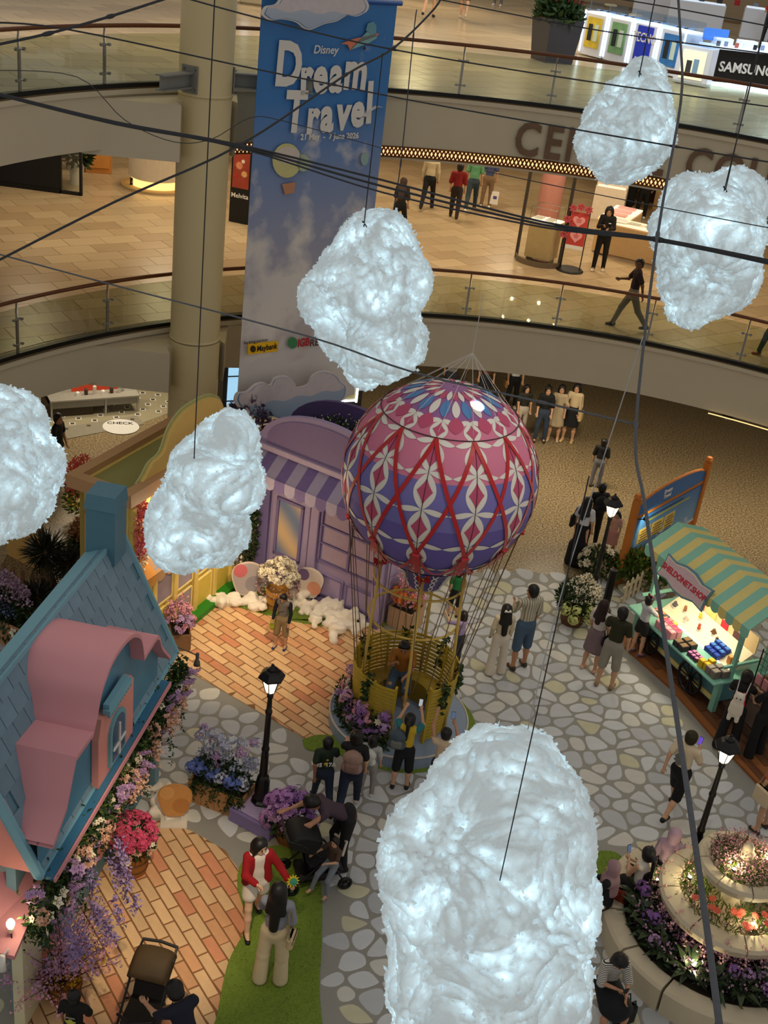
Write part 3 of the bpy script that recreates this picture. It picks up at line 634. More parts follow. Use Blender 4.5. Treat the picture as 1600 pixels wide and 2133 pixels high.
mb = MB(); F0 = [(s, .24, z) for s, z in ol]; B0 = [(s, min(.05, ry(z))-.06, z) for s, z in ol]; k = len(ol)
F1 = [(s, .24, z-.06) for s, z in ol]; B1 = [(s, min(.05, ry(z))-.06, z-.06) for s, z in ol]
mb.add(F0+B0, [(i, i+1, k+i+1, k+i) for i in range(k-1)]); mb.add(F1+B1, [(i+1, i, k+i, k+i+1) for i in range(k-1)]); mb.add(F0+F1, [(i+1, i, k+i, k+i+1) for i in range(k-1)])
smooth_by_angle(mb.build('dormer_shell', m_pink, dorm), 35)
zb = ZE-.12; YO = .15
mb = MB(); k = len(ol); mb.add([(s, YO-.1, z-.03) for s, z in ol]+[(s, YO-.1, zb) for s, z in ol], [(i+1, i, k+i, k+i+1) for i in range(k-1)]); mb.build('dormer_front', m_deep, dorm)
mb = MB(); mb.box(((ol[0][0]+ol[-1][0])/2, .12, zb), (abs(ol[0][0]-ol[-1][0]), .24, .05)); mb.build('dormer_sill', M('sill_blue', (58, 116, 152), .5), dorm)
mb = MB(); mb.box(((ol[0][0]+ol[-1][0])/2, .25, zb-.01), (abs(ol[0][0]-ol[-1][0]), .03, .07)); mb.build('sill_edge', m_pink, dorm)
s1, z1 = hl(197, 1586, .1); s0, _ = hl(270, 1462, .1)
def archpoly(s0, s1, z0, z1, n=10):
    c = (s0+s1)/2; r = abs(s1-s0)/2; return [(s0, z0), (s1, z0)]+[(c+(r if s1 > s0 else -r)*math.cos(PI*i/n), z1-r*.9+r*.9*math.sin(PI*i/n)) for i in range(n+1)]
def vprism(mb, poly, y0, y1, mi=0):
    n = len(poly); A = sum(poly[i][0]*poly[(i+1) % n][1]-poly[(i+1) % n][0]*poly[i][1] for i in range(n))
    if A < 0: poly = poly[::-1]
    vs = [(p[0], y0, p[1]) for p in poly]+[(p[0], y1, p[1]) for p in poly]
    mb.add(vs, [tuple(range(n)), tuple(range(2*n-1, n-1, -1))]+[((i+1) % n, i, n+i, n+(i+1) % n) for i in range(n)], mi); return mb
sa, sb = min(s0, s1), max(s0, s1); zt = 3.62
vprism(MB(), [(sa, zb), (sb, zb), (sb, 3.35), (sb-.1, 3.62), (sa+.1, zt), (sa, 3.5)], YO-.09, YO).build('window_plate', m_coral, dorm)
sc = (sa+sb)/2+.02; wv = vprism(MB(), archpoly(sc-.26, sc+.26, zb+.12, 3.42), YO, YO+.04).build('window_frame', M('frame_teal', (110, 166, 180), .55), dorm)
vprism(MB(), archpoly(sc-.2, sc+.2, zb+.17, 3.36), YO+.03, YO+.046).build('pane', M('pane_dusk', (70, 90, 120), .15), dorm)
mb = MB(); mb.box((sc, YO+.055, zb+.42), (.03, .02, .5)); mb.box((sc, YO+.055, zb+.36), (.4, .02, .03)); mb.build('mullion', m_white, dorm)
mb = MB(); mb.box((sc, YO+.02, 3.66), (.74, .1, .06)); mb.box((sc, YO, 3.72), (.66, .08, .06))
for i in range(11): mb.tube([(sc-.34+i*.068, YO+.05, 3.63), (sc-.34+i*.068, YO+.05, 3.58)], .024, 6)
mb.build('scallop_trim', m_roofl, dorm)
# facade windows, awning, panels
m_aw = [M('awning_pink', (214, 156, 172), .75, var=.05), M('awning_yellow', (214, 212, 150), .75, var=.05)]
for i in range(14):
    s = .35+i*.2; mb = MB(); mb.add([(s, -.24, 2.12), (s+.2, -.24, 2.12), (s+.2, .2, 1.82), (s, .2, 1.82), (s, -.24, 2.1), (s+.2, -.24, 2.1), (s+.2, .2, 1.80), (s, .2, 1.80)], [(0, 3, 2, 1), (4, 5, 6, 7), (0, 1, 5, 4), (3, 7, 6, 2)])
    vprism(mb, [(s, 1.82), (s+.2, 1.82), (s+.2, 1.70), (s+.15, 1.65), (s+.1, 1.635), (s+.05, 1.65), (s, 1.70)], .19, .2); mb.build('awning_stripe', m_aw[i % 2], house)
for s, wdt in ((.62, .5), (1.75, .55), (4.1, .5)):
    z0 = 1.0; mb = MB(); mb.box((s, -.23, 1.05), (wdt+.3, .05, 1.3)); p = mb.build('window_surround', m_coral, house)
    mb = MB()
    for dx in (-wdt/2, wdt/2): mb.box((s+dx, -.2, 1.2), (.07, .07, .85))
    for dz in (.8, 1.62): mb.box((s, -.2, dz), (wdt+.07, .07, .07))
    mb.box((s, -.195, 1.2), (.03, .04, .8)); mb.box((s, -.195, 1.2), (wdt, .04, .03)); mb.build('window_frame', M('frame_teal2', (120, 170, 186), .5), p)
    MB().box((s, -.205, 1.2), (wdt, .02, .8)).build('pane', M('pane_blue', (70, 110, 140), .2), p)
mb = MB()
for i in range(7): mb.box((.35+i*.62, -.235, .28), (.5, .03, .36), bev=.01)
mb.build('wainscot_panel', M('wainscot', (104, 138, 152), .6), house)
mb = MB(); mb.box((HL-.1, -.2, .95), (.5, .14, 1.9)); mb.build('cream_pier', M('cream_pier', (232, 226, 190), .6, var=.03), house)
hoodp = [at(112, 1800, 2.2), at(30, 1992, 2.05), at(-60, 1972, 2.05), at(-20, 1820, 2.35)]
mb = MB(); q = [(p.x, p.y, p.z) for p in hoodp]; q2 = [(p.x, p.y, p.z-.06) for p in hoodp]; mb.add(q+q2, [(0, 3, 2, 1), (4, 5, 6, 7), (0, 1, 5, 4), (1, 2, 6, 5), (2, 3, 7, 6), (3, 0, 4, 7)])
o = mb.build('porch_hood', M('hood_mauve', (206, 140, 146), .6, var=.05)); o.parent = house; o.matrix_parent_inverse = (Matrix.Translation(house.location) @ Matrix.Rotation(house.rotation_euler.z, 4, 'Z')).inverted()
# bulb lamp on the hood
b = at(22, 1925, 2.25); t = thing('bulb_lamp', 'bright bare bulb lamp on a gooseneck over the pink porch hood', 'lamp', b)
mb = MB(); mb.lathe([(.001, .07), (.03, .06), (.048, .02), (.045, -.02), (.03, -.05), (.001, -.06)], 14); mb.build('bulb', M('bulb_glow', (255, 230, 180), .5, emit=14, ecol=(1, .82, .5)), t, True)
mb = MB(); mb.lathe([(.035, -.05), (.04, -.08), (.03, -.12), (.001, -.125)], 12); mb.build('socket', M('socket_ivory', (220, 205, 180), .4), t, True)
MB().tube([(0, 0, -.12), (.03, -.05, -.2), (.06, -.1, -.22)], .008, 6).build('gooseneck', m_black, t)
lamp('bulb_light', 'POINT', b+Vector((.1, 0, .12)), 5, (1, .8, .5), None, .05)
b = at(6, 2003, 1.95); t = thing('spot_lamp', 'small white spotlight under the pink porch hood', 'lamp', b)
MB().tube([(0, 0, .1), (.0, -.02, 0), (.0, -.05, -.08)], [.03, .04, .055], 12).build('lamp_head', m_white, t, True); MB().tube([(0, .0, .08), (.05, .06, .14)], .012, 6).build('lamp_arm', m_white, t)
b = at(411, 1372, 2.2); t = thing('spot_lamp', 'grey track spotlight on the far end of the cottage eave', 'lamp', b)
MB().tube([(0, 0, .1), (0, 0, -.03), (0, 0, -.05), (0, -.01, -.12)], [.028, .028, .045, .055], 12).build('lamp_head', M('lamp_grey', (90, 86, 84), .4), t, True); MB().tube([(0, 0, .06), (-.36, -.3, .42)], .01, 6).build('lamp_arm', M('lamp_grey', (90, 86, 84), .4), t)
# garland
gar = thing('flower_garland', 'long garland of lilac, cream and peach flowers hanging below the cottage eave', 'garland', (Ef.x, Ef.y, 0), math.atan2(hu.y, hu.x))
P = []; NN = []
def gpt():
    s = random.uniform(-.1, HL+.45); q = random.gauss(0, .5); y = .08+.2*abs(math.cos(q))+random.uniform(-.2, .02); z = 2.32+.34*math.sin(q)-random.random()**2*.35; return s, y, z
pts_ = [gpt() for _ in range(7600)]
petals('foliage', pts_[:5600], .05+.07*rng.random(5600), m_foli, gar, .45, -.2); petals('foliage_light', pts_[5600:7000], .05+.05*rng.random(1400), m_foli2, gar, .45, .2)
v = []
for i in range(26):   # hanging fronds
    s, y, z = gpt(); L = random.uniform(.25, .6)
    for j in range(22): t_ = j/22; v.append((s+.05*math.sin(i+t_*5), y+.08+.05*t_, z-.15-L*t_))
petals('fern_frond', v, .07, m_foli, gar, .35, -.6)
v = []
for i in range(16):
    s = random.uniform(.1, 2.6); z = random.uniform(2.0, 2.4); L = random.uniform(.2, .4); y = random.uniform(.22, .42)
    for j in range(60): t_ = random.random(); v.append((s+random.gauss(0, .03), y+random.gauss(0, .03), z-L*t_))
petals('wisteria_spray', v, .045, m_peach, gar, .7)
v = []
for i in range(14):
    s = random.uniform(3.3, 4.9); z = random.uniform(1.7, 2.3); L = random.uniform(.3, .6); y = random.uniform(.3, .8)
    for j in range(75): t_ = random.random(); v.append((s+random.gauss(0, .03)+.15*t_, y+.2*t_+random.gauss(0, .03), z-L*t_))
petals('lilac_spray', v, .065, M('petal_mauve', (150, 128, 176), .7, var=.2), gar, .5)
for i in range(105):
    s, y, z = gpt(); y += .08; r = random.random(); kd, mt, rr = (('spike', m_lilac, .085) if r < .3 else ('cluster', m_lilac, .1) if r < .45 else ('orchid', m_cream_p, .085) if r < .68 else ('cluster', m_peach, .09) if r < .88 else ('cluster', m_cream_p, .07))
    bloom(kd, rr*random.uniform(.8, 1.25), mt, gar, (s, y, z), (random.gauss(0, .4), 1, random.uniform(0, 1.2)), v=i)
# ---------------------------------------------------------------- yellow shop
yu = Vector((.37, .93)).normalized(); shop = thing('yellow_shop', 'butter yellow shop prop with tan cornice and curved sign board', 'shop', (-4.25, 17.2, 0), math.atan2(yu.y, yu.x)); YL, YD, YH = 3.6, 1.0, 3.55
m_ylw = M('shop_yellow', (224, 196, 106), .6, var=.05); m_yel2 = M('panel_yellow', (216, 190, 80), .6, var=.06); m_tan = M('cornice_tan', (192, 148, 104), .6, var=.05); m_olive = M('roof_olive', (150, 146, 86), .7, var=.06); m_lilpane = M('pane_lilac_grey', (150, 138, 150), .3, var=.25, scale=1.2)
mb = MB(); mb.box((YL/2, .08, YH/2), (YL, .1, YH)); mb.box((.05, YD/2, YH/2), (.1, YD, YH)); mb.box((YL-.05, YD/2, YH/2), (.1, YD, YH)); mb.box((YL/2, YD-.05, YH/2), (YL, .1, YH)); mb.build('walls', m_ylw, shop)
MB().box((YL/2, YD/2, YH-.05), (YL-.1, YD-.1, .06)).build('roof_deck', m_olive, shop)
mb = MB()
for c, d in (((YL/2, -.06, YH), (YL+.3, .2, .24)), ((YL/2, YD+.06, YH), (YL+.3, .2, .24)), ((-.06, YD/2, YH), (.2, YD+.28, .236)), ((YL+.06, YD/2, YH), (.2, YD+.28, .236))): mb.box(c, d)
mb.build('cornice', m_tan, shop)
sg = [(.35, YH+.1), (3.3, YH+.1), (3.15, YH+.35), (2.95, YH+.42), (2.8, YH+.78), (2.45, YH+.98), (2.0, YH+1.02), (1.55, YH+.98), (1.2, YH+.78), (.98, YH+.44), (.68, YH+.36), (.5, YH+.2)]
sgo = [(p.x, p.y) for p in spline([(a, b, 0) for a, b in sg[2:]], 4)]+sg[:2]
o = vprism(MB(), [(a, b) for a, b in sgo], -.02, .05).build('sign_board', M('sign_yellow', (232, 196, 112), .6, var=.03), shop)
vprism(MB(), [(1.82+(a-1.82)*1.05, YH+.1+(b-YH-.1)*1.06) for a, b in sgo], .05, .08).build('sign_back', M('sign_back_green', (188, 190, 130), .6), shop)
# near end wall window
mb = MB()
for y in (.2, .52, .84): mb.box((-.02, y, 2.2), (.05, .05, 1.7))
for z in (1.4, 2.2, 3.0): mb.box((-.02, .52, z), (.05, .69, .05))
wf = mb.build('window_frame', m_tan, shop)
for y in (.36, .68):
    for z in (1.8, 2.6): MB().box((-.005, y, z), (.02, .27, .74)).build('pane', m_lilpane, wf)
# front: pilasters, door, panels, display bays
for s in (.1, .78, 1.45, 2.15, 2.85, 3.5): MB().box((s, -.0, YH/2-.1), (.13, .14, YH-.3), bev=.015).build('pilaster', m_ylw, shop)
for i, s in enumerate((.44, 1.12, 1.8, 2.5, 3.18)):
    for z, hgt in ((.45, .62), (1.35, .9), (2.4, .9)):
        pan = MB().box((s, .005, z), (.5, .05, hgt), bev=.012).build('panel', M('pane_dusk_mauve', (92, 78, 96), .3, var=.4, scale=3) if z > 2 and i > 0 else m_lilpane if (i in (1, 3) and z > .5) or (i == 2 and z < 2) else m_yel2, shop)
        mb = MB()
        for dx in (-.25, .25): mb.box((s+dx, -.02, z), (.03, .03, hgt))
        for dz in (-hgt/2, hgt/2): mb.box((s, -.02, z+dz), (.5, .03, .03))
        mb.build('moulding', M('moulding_pale', (244, 222, 140), .5), pan)
MB().box((YL/2+.1, -.12, .08), (YL+.1, .24, .16), bev=.01).build('plinth', M('plinth_green', (40, 130, 34), .5), shop)
for i in range(6):
    s = .12+i*.3; mb = MB(); vprism(mb, [(s, 1.95), (s+.3, 1.95), (s+.3, 1.82), (s+.22, 1.75), (s+.15, 1.73), (s+.08, 1.75), (s, 1.82)], -.32, -.3); mb.add([(s, -.02, 2.2), (s+.3, -.02, 2.2), (s+.3, -.31, 1.95), (s, -.31, 1.95)], [(0, 3, 2, 1)]); mb.build('awning_stripe', [M('awning_orange', (220, 150, 70), .7), m_tan][i % 2], shop)
lamp('shop_light', 'POINT', shop.location+Vector((.55, .6, 2.9)), 26, WARM, None, .1)
lamp('shop_light', 'POINT', shop.location+Vector((1.5, 2.2, 1.9)), 32, WARM, None, .1)
# ---------------------------------------------------------------- lilac shop front
pu = Vector((.871, -.491)).normalized(); lil = thing('lilac_shop', 'lilac arched shop front with striped awning and a door pane painted with a sky reflection', 'shop', (-2.54, 21.16, 0), math.atan2(pu.y, pu.x)); PL = 3.12
m_lila = M('shop_lilac', (172, 156, 196), .55, var=.05, scale=2); m_lilb = M('shop_lilac_deep', (128, 114, 168), .55, var=.05, scale=2); m_lilc = M('arch_mauve', (142, 124, 168), .6, var=.05); m_plum = M('arch_back_plum', (88, 74, 124), .6, var=.05)
mb = MB(); mb.box((PL/2, .06, 1.5), (PL, .1, 3.0)); mb.box((.06, .45, 1.5), (.12, .9, 3.0)); mb.box((PL-.06, .45, 1.5), (.12, .9, 3.0)); mb.box((PL/2, .88, 1.5), (PL, .08, 3.)); mb.build('walls', m_lila, lil)
def archt(s0, s1, z0, rise, n=18): c = (s0+s1)/2; r = (s1-s0)/2; return [(s0, z0), (s1, z0)]+[(c+r*math.cos(PI*i/n), z0+.12+rise*math.sin(PI*i/n)) for i in range(n+1)]
vprism(MB(), archt(-.06, PL+.06, 2.98, .82), -.06, .06).build('arch_rim', m_lila, lil); vprism(MB(), archt(.12, PL-.12, 3.04, .66), -.08, -.055).build('arch_face', m_lilc, lil)
vprism(MB(), archt(-.06, PL+.06, 2.98, .9), .86, .96).build('arch_back', m_plum, lil)
MB().box((PL/2, -.08, 3.0), (PL+.24, .16, .12), bev=.01).build('cornice', M('cornice_lilac', (196, 178, 206), .5), lil); MB().box((-.1, -.08, 3.08), (.16, .2, .26), bev=.01).build('cornice_block', M('cornice_lilac', (196, 178, 206), .5), lil)
m_as = [M('stripe_violet', (128, 112, 170), .7), M('stripe_pale', (182, 174, 206), .7)]
n = 13; sw = (PL+.1)/n
for i in range(n):
    s = -.05+i*sw; mb = MB(); mb.add([(s, -.08, 2.94), (s+sw, -.08, 2.94), (s+sw, -.5, 2.6), (s, -.5, 2.6), (s, -.08, 2.92), (s+sw, -.08, 2.92), (s+sw, -.5, 2.58), (s, -.5, 2.58)], [(0, 3, 2, 1), (4, 5, 6, 7), (0, 1, 5, 4), (3, 7, 6, 2), (0, 4, 7, 3), (1, 2, 6, 5)])
    c = s+sw/2; vprism(mb, [(s, 2.6), (s+sw, 2.6), (s+sw, 2.44)]+[(c+sw/2*math.cos(-PI*k/6), 2.44+sw/2*math.sin(-PI*k/6)*.9) for k in range(1, 6)]+[(s, 2.44)], -.51, -.495); mb.build('awning_stripe', m_as[(i+1) % 2], lil)
for s, wdt in ((.16, .26), (1.42, .2), (PL-.12, .2)): MB().box((s, -.03, 1.25), (wdt, .1, 2.5), bev=.015).build('pilaster', m_lilb if s < 1 else m_lila, lil)
door = MB().box((.83, -.015, 1.15), (.92, .08, 2.1), bev=.012).build('door', m_lila, lil)
mb = MB()
for c, d in (((.52, -.07, 1.35), (.06, .05, 1.3)), ((1.12, -.07, 1.35), (.06, .05, 1.3)), ((.82, -.07, .73), (.66, .05, .06)), ((.82, -.07, 1.98), (.66, .05, .06))): mb.box(c, d)
mb.build('pane_frame', m_lilb, door)
mp = M('sky_reflection_pane', (150, 160, 190), .2)  # diagonal colour bands paint a sky reflection into the pane
def skyp():
    nt = mp.node_tree; b = nt.nodes['Principled BSDF']; tc = nt.nodes.new('ShaderNodeTexCoord'); w_ = nt.nodes.new('ShaderNodeTexWave'); w_.inputs['Scale'].default_value = .5; w_.inputs['Distortion'].default_value = 1.2; w_.bands_direction = 'DIAGONAL'; r = nt.nodes.new('ShaderNodeValToRGB'); e = r.color_ramp.elements; e[0].color = (*lin((120, 140, 180)), 1); e[1].color = (*lin((226, 196, 160)), 1)
    nt.links.new(tc.outputs['Object'], w_.inputs['Vector']); nt.links.new(w_.outputs['Fac'], r.inputs[0]); nt.links.new(r.outputs[0], b.inputs['Base Color'])
skyp(); MB().box((.82, -.045, 1.35), (.56, .03, 1.24)).build('pane', mp, door)
MB().box((.83, -.06, .38), (.7, .03, .4), bev=.01).build('kick_panel', m_lilb, door)
win = MB().box((2.28, -.01, 1.62), (1.48, .06, 1.3), bev=.012).build('window_panel', m_lila, lil)
for j in range(3):
    for i in range(2): MB().box((1.97+i*.66, -.05, 1.2+j*.4), (.6, .03, .35), bev=.01).build('pane', M('pane_lilac', (176, 158, 186), .3), win)
mb = MB()
for c, d in (((1.6, -.06, 1.6), (.04, .05, 1.24)), ((2.3, -.06, 1.6), (.035, .05, 1.24)), ((2.97, -.06, 1.6), (.04, .05, 1.24)), ((2.28, -.06, .99), (1.4, .05, .035)), ((2.28, -.06, 1.4), (1.4, .05, .03)), ((2.28, -.06, 1.8), (1.4, .05, .03)), ((2.28, -.06, 2.2), (1.4, .05, .035))): mb.box(c, d)
mb.build('mullion', m_lilb, win)
for i in range(2): 
    p = MB().box((1.9+i*.72, -.02, .45), (.64, .06, .5), bev=.012).build('panel', m_lila, lil); mb = MB()
    for c, d in (((-.29, .24), (.03, .46)), ((.29, .24), (.03, .46)), ((0, .02), (.6, .03)), ((0, .46), (.6, .03))): mb.box((1.9+i*.72+c[0], -.055, .22+c[1]), (d[0], .02, d[1]))
    mb.build('moulding', m_lilb, p)
MB().box((PL/2, -.06, .07), (PL+.1, .14, .14)).build('plinth', m_lilb, lil)
hd = thing('roof_hedge', 'dark hedge with tiny white daisies between the two lilac arches', 'hedge', lil.location+Vector((0, 0, 3.0)), lil.rotation_euler.z)
c_ = []; 
for i in range(3000): s = random.uniform(.1, PL-.1); z = random.random()*(.15+.62*math.sin(PI*s/PL)); c_.append((s, random.uniform(.12, .8), z))
petals('foliage', c_, .1, m_foli, hd, .35, .5); c2 = [(random.uniform(.2, PL-.2), 0, 0) for _ in range(150)]; c2 = [(s, random.uniform(.1, .8), (.18+.62*math.sin(PI*s/PL))+random.uniform(-.08, .08)) for s, _, _ in c2]
petals('daisies', c2, .035, m_cream_p, hd, .9, .6)
# shrub with lilac leaves left of the arch
sh = thing('lilac_shrub', 'dark lilac-leaved shrub behind the left end of the lilac shop', 'shrub', (-2.95, 21.9, 0))
MB().tube([(0, 0, 0), (.05, 0, 1.2), (0, .05, 2.6)], [.05, .04, .02], 7).build('trunk', m_bark, sh); foliage(sh, (0, 0, 2.9), (.5, .4, .75), 900, .12, M('leaf_plum', (92, 74, 104), .7, var=.4), name='foliage'); foliage(sh, (0, 0, 1.4), (.4, .35, 1.0), 800, .11, m_foli, name='foliage')
# picket fence between the two shops
def picket(label, p0, p1, n, h, col):
    t = thing('picket_fence', label, 'fence', (p0[0], p0[1], 0), math.atan2(p1[1]-p0[1], p1[0]-p0[0])); L = math.hypot(p1[1]-p0[1], p1[0]-p0[0]); m = C(*col)
    me = vprism(MB(), [(-.04, 0), (.04, 0), (.04, h-.06), (.02, h-.015), (0, h), (-.02, h-.015), (-.04, h-.06)], -.01, .012).mesh('picket'); me.materials.append(m)
    for i in range(n): link('picket', me, t, loc=((i+.5)*L/n, 0, 0))
    for z in (.25*h, .7*h): MB().box((L/2, .025, z), (L, .025, .05)).build('rail', m, t)
    return t
picket('weathered picket fence between the yellow and the lilac shops', (-2.9, 20.75), (-2.5, 21.15), 5, 1.25, (150, 130, 110))
t = thing('fence_shrub', 'dark leafy shrub with white flowers on the fence beside the lilac shop', 'shrub', (-2.75, 20.95, 0)); foliage(t, (0, 0, 1.0), (.25, .2, .9), 900, .1, m_foli, zmin=-1); p, nn = sph(20, (.28, .25, .8), (0, 0, .9)); petals('white_flowers', p, .09, m_cream_p, t, .9, 0, nn); petals('white_flowers_low', p*np.array([1, 1, .8]), .07, m_cream_p, t, .9, 0, nn)
# ---------------------------------------------------------------- balloon
BX, BY, BZ = .80, 16.66, 4.92; BR = 1.53
ball = thing('hot_air_balloon', 'pink and violet patterned hot-air balloon prop dressed with red ribbons', 'balloon', (BX, BY, 0))
def bp(lon, lat, e=0.):
    r = BR+e; zf = 1.0 if lat > 0 else 1.02; return Vector((r*math.cos(lat)*math.cos(lon), r*math.cos(lat)*math.sin(lon), BZ+r*zf*math.sin(lat)))
NG = 12; g0 = rad(-100)
m_bp = M('balloon_violet', (104, 92, 168), .62, var=.04, scale=2); m_bv = M('balloon_violet_light', (118, 112, 180), .62, var=.04, scale=2); m_bk = M('balloon_pink', (208, 120, 150), .62, var=.05, scale=2); m_bw = M('balloon_white', (226, 222, 214), .45, var=.03); m_bd = M('balloon_rose', (186, 78, 112), .62, var=.05); m_bb = M('balloon_blue', (84, 134, 190), .62, var=.05); m_red = M('ribbon_red', (184, 16, 26), .45, var=.12, scale=6, sheen=.3)
def gore(la0, la1, name, mat):
    vs = []; n = 8; k = 10
    for i in range(n+1):
        for j in range(k+1): vs.append(bp(-PI/NG+2*PI/NG*j/k, la0+(la1-la0)*i/n, 0))
    mb = MB(); mb.add(vs, [(i*(k+1)+j, i*(k+1)+j+1, (i+1)*(k+1)+j+1, (i+1)*(k+1)+j) for i in range(n) for j in range(k)]); me = mb.mesh(name, True); me.materials.append(mat)
    for g in range(NG): link(name, me, ball, rot=(0, 0, g0+2*PI*g/NG+PI/NG))
gore(rad(-62), rad(-6), 'gore_panel_low', m_bp); gore(rad(-6), rad(22), 'gore_panel_middle', m_bv); gore(rad(22), rad(58), 'gore_panel_top', m_bk); gore(rad(58), rad(89.5), 'gore_panel_crown', M('balloon_mauve', (150, 96, 152), .62, var=.05))
def patch(fn, n, name, mat, e, lons, k=2):
    """strip between two borders fn(t)->(dlon_left, dlon_right, lat)"""
    vs = []
    for i in range(n+1):
        l, r, la = fn(i/n)
        for j in range(k+1): vs.append(bp(l+(r-l)*j/k, la, e))
    mb = MB(); mb.add(vs, [(i*(k+1)+j, i*(k+1)+j+1, (i+1)*(k+1)+j+1, (i+1)*(k+1)+j) for i in range(n) for j in range(k)]); me = mb.mesh(name, True); me.materials.append(mat)
    for q in lons: link(name, me, ball, rot=(0, 0, q))
LON = [g0+2*PI*g/NG for g in range(NG)]; MID = [q+PI/NG for q in LON]
nodes = [rad(a) for a in (-58, -38, -16, 6, 27, 45, 58)]
for i in range(len(nodes)-1):
    a, b = nodes[i], nodes[i+1]; wL = .115 if i < 4 else .14
    patch(lambda t: (-wL*math.sin(PI*t)**.75, wL*math.sin(PI*t)**.75, a+(b-a)*t), 14, 'white_petal', m_bw, .004, LON)
    patch(lambda t: (-wL*.72*(1-abs(2*t-1))**1.45, wL*.72*(1-abs(2*t-1))**1.45, a+(b-a)*(.12+.76*t)), 14, 'rose_diamond', m_bd, .008, LON)
    for sgn in (-1, 1):   # horizontal leaf pair at each node ring
        def fn(t, sgn=sgn): 
            u = t; wv = .045*math.sin(PI*u)**.8*(1 if i < 4 else .8); return wv, u
        vs = []; n = 10
        for j in range(n+1):
            u = j/n; wv = .030*math.sin(PI*u)**.8; lo = sgn*u*PI/NG; base = b-.05*math.sin(PI/2*u)**2*.6
            vs += [bp(lo, base-wv, .006), bp(lo, base, .007), bp(lo, base+wv, .006)]
        mb = MB(); mb.add(vs, [((j*3+c), (j*3+c+1), (j*3+c+4), (j*3+c+3)) if sgn < 0 else ((j*3+c+3), (j*3+c+4), (j*3+c+1), (j*3+c)) for j in range(n) for c in range(2)]); me = mb.mesh('leaf_petal', True); me.materials.append(m_bw)
        for q in LON: link('leaf_petal', me, ball, rot=(0, 0, q))
for a, b, m_, lons, wq in ((60, 74, m_bb, LON, .12), (60, 74, m_bw, MID, .1), (73, 83, m_bw, LON, .12), (73, 83, m_bd, MID, .14), (50, 61, m_bd, MID, .13)):
    a_, b_ = rad(a), rad(b); patch(lambda t: (-wq*math.sin(PI*t)**.8, wq*math.sin(PI*t)**.8, a_+(b_-a_)*t), 10, 'crown_petal', m_, .009, lons)
# mouth
mb = MB(); mb.lathe([(BR*math.cos(rad(62))+.0, BZ-BR*1.02*math.sin(rad(62))), (.5, 3.42), (.34, 3.14), (.3, 2.98)], 24); mb.build('mouth_skirt', M('skirt_violet', (96, 88, 150), .5), ball, True)
mb = MB()
for g in range(10):
    q0 = 2*PI*g/10
    for s_ in (-1, 1): mb.tube([((.52-.22*t+.012)*math.cos(q0+s_*.1*math.sin(PI*t*4)), (.52-.22*t+.012)*math.sin(q0+s_*.1*math.sin(PI*t*4)), 3.44-.44*t) for t in np.linspace(0, 1, 17)], .012, 4)
mb.build('chain_trim', m_bw, ball, kind='stuff')
mb = MB(); mb.lathe([(BR*math.cos(rad(60))+.01, BZ-BR*1.02*math.sin(rad(60))-.01), (.56, 3.47)], 24); mb.build('lower_band', M('balloon_salmon', (222, 150, 140), .5), ball, True)
mb = MB(); R_ = [bp(2*PI*i/48, rad(46.5), .016) for i in range(49)]; mb.tube(R_, .008, 5); mb.build('net_ring', M('cord_dark', (60, 40, 44), .8), ball)
mb = MB()
for q in LON: mb.tube([bp(q, rad(a), .012) for a in range(-55, 47, 6)], .005, 4)
mb.build('seam_cords', M('cord_dark', (60, 40, 44), .8), ball, kind='stuff')
# ribbons: lattice from the net ring to the ties
def ribbon(pts, wd, name, th=.003):
    vs = []; n = len(pts)
    for i, p in enumerate(pts):
        t_ = (pts[min(i+1, n-1)]-pts[max(i-1, 0)]).normalized(); out = (p-Vector((0, 0, BZ))); out.z *= 1; out.normalize(); sd = t_.cross(out).normalized()*wd/2; vs += [p-sd, p+sd, p+sd+out*th, p-sd+out*th]
    mb = MB(); mb.add(vs, [f for i in range(n-1) for f in ((i*4, i*4+4, i*4+5, i*4+1), (i*4+1, i*4+5, i*4+6, i*4+2), (i*4+2, i*4+6, i*4+7, i*4+3), (i*4+3, i*4+7, i*4+4, i*4))]); me = mb.mesh(name, False); me.materials.append(m_red); return me
tp, md, ti = rad(46), rad(11), rad(-24)
for s_ in (-1, 1):
    me = ribbon([bp(s_*PI/NG*2*t if False else s_*(PI/NG)*t, tp+(md-tp)*t, .018+.004*s_) for t in np.linspace(0, 1, 10)]+[bp(s_*PI/NG*(1+t), md+(ti-md)*t, .018+.004*s_) for t in np.linspace(.1, 1, 9)], .062, 'ribbon')
    for q in LON: link('ribbon', me, ball, rot=(0, 0, q))
sw_ = [bp(2*PI/NG*t, ti-.30*math.sin(PI*t)-.02, .03+.02*math.sin(PI*t)) for t in np.linspace(0, 1, 13)]; me = ribbon(sw_, .06, 'ribbon_swag')
for q in LON: link('ribbon_swag', me, ball, rot=(0, 0, q))
mb = MB()
for k_ in range(4):
    pts_ = [bp((k_-1.5)*.04*t+.02*math.sin(k_), ti-t*(.30+.05*(k_ % 2)), .03+.03*t) for t in np.linspace(0, 1, 7)]
    for i in range(6):
        p, q = pts_[i], pts_[i+1]; sd = Vector((-p.y, p.x, 0)).normalized()*.022; mb.add([p-sd, p+sd, q+sd, q-sd], [(0, 1, 2, 3)])
pp = bp(0, ti, .045); mb.tube([pp+Vector((0, -.05, .0)), pp, pp+Vector((0, .05, 0))], [.03, .02, .03], 6); me = mb.mesh('ribbon_tassel'); me.materials.append(m_red)
for q in LON: link('ribbon_tassel', me, ball, rot=(0, 0, q))
mb = MB()
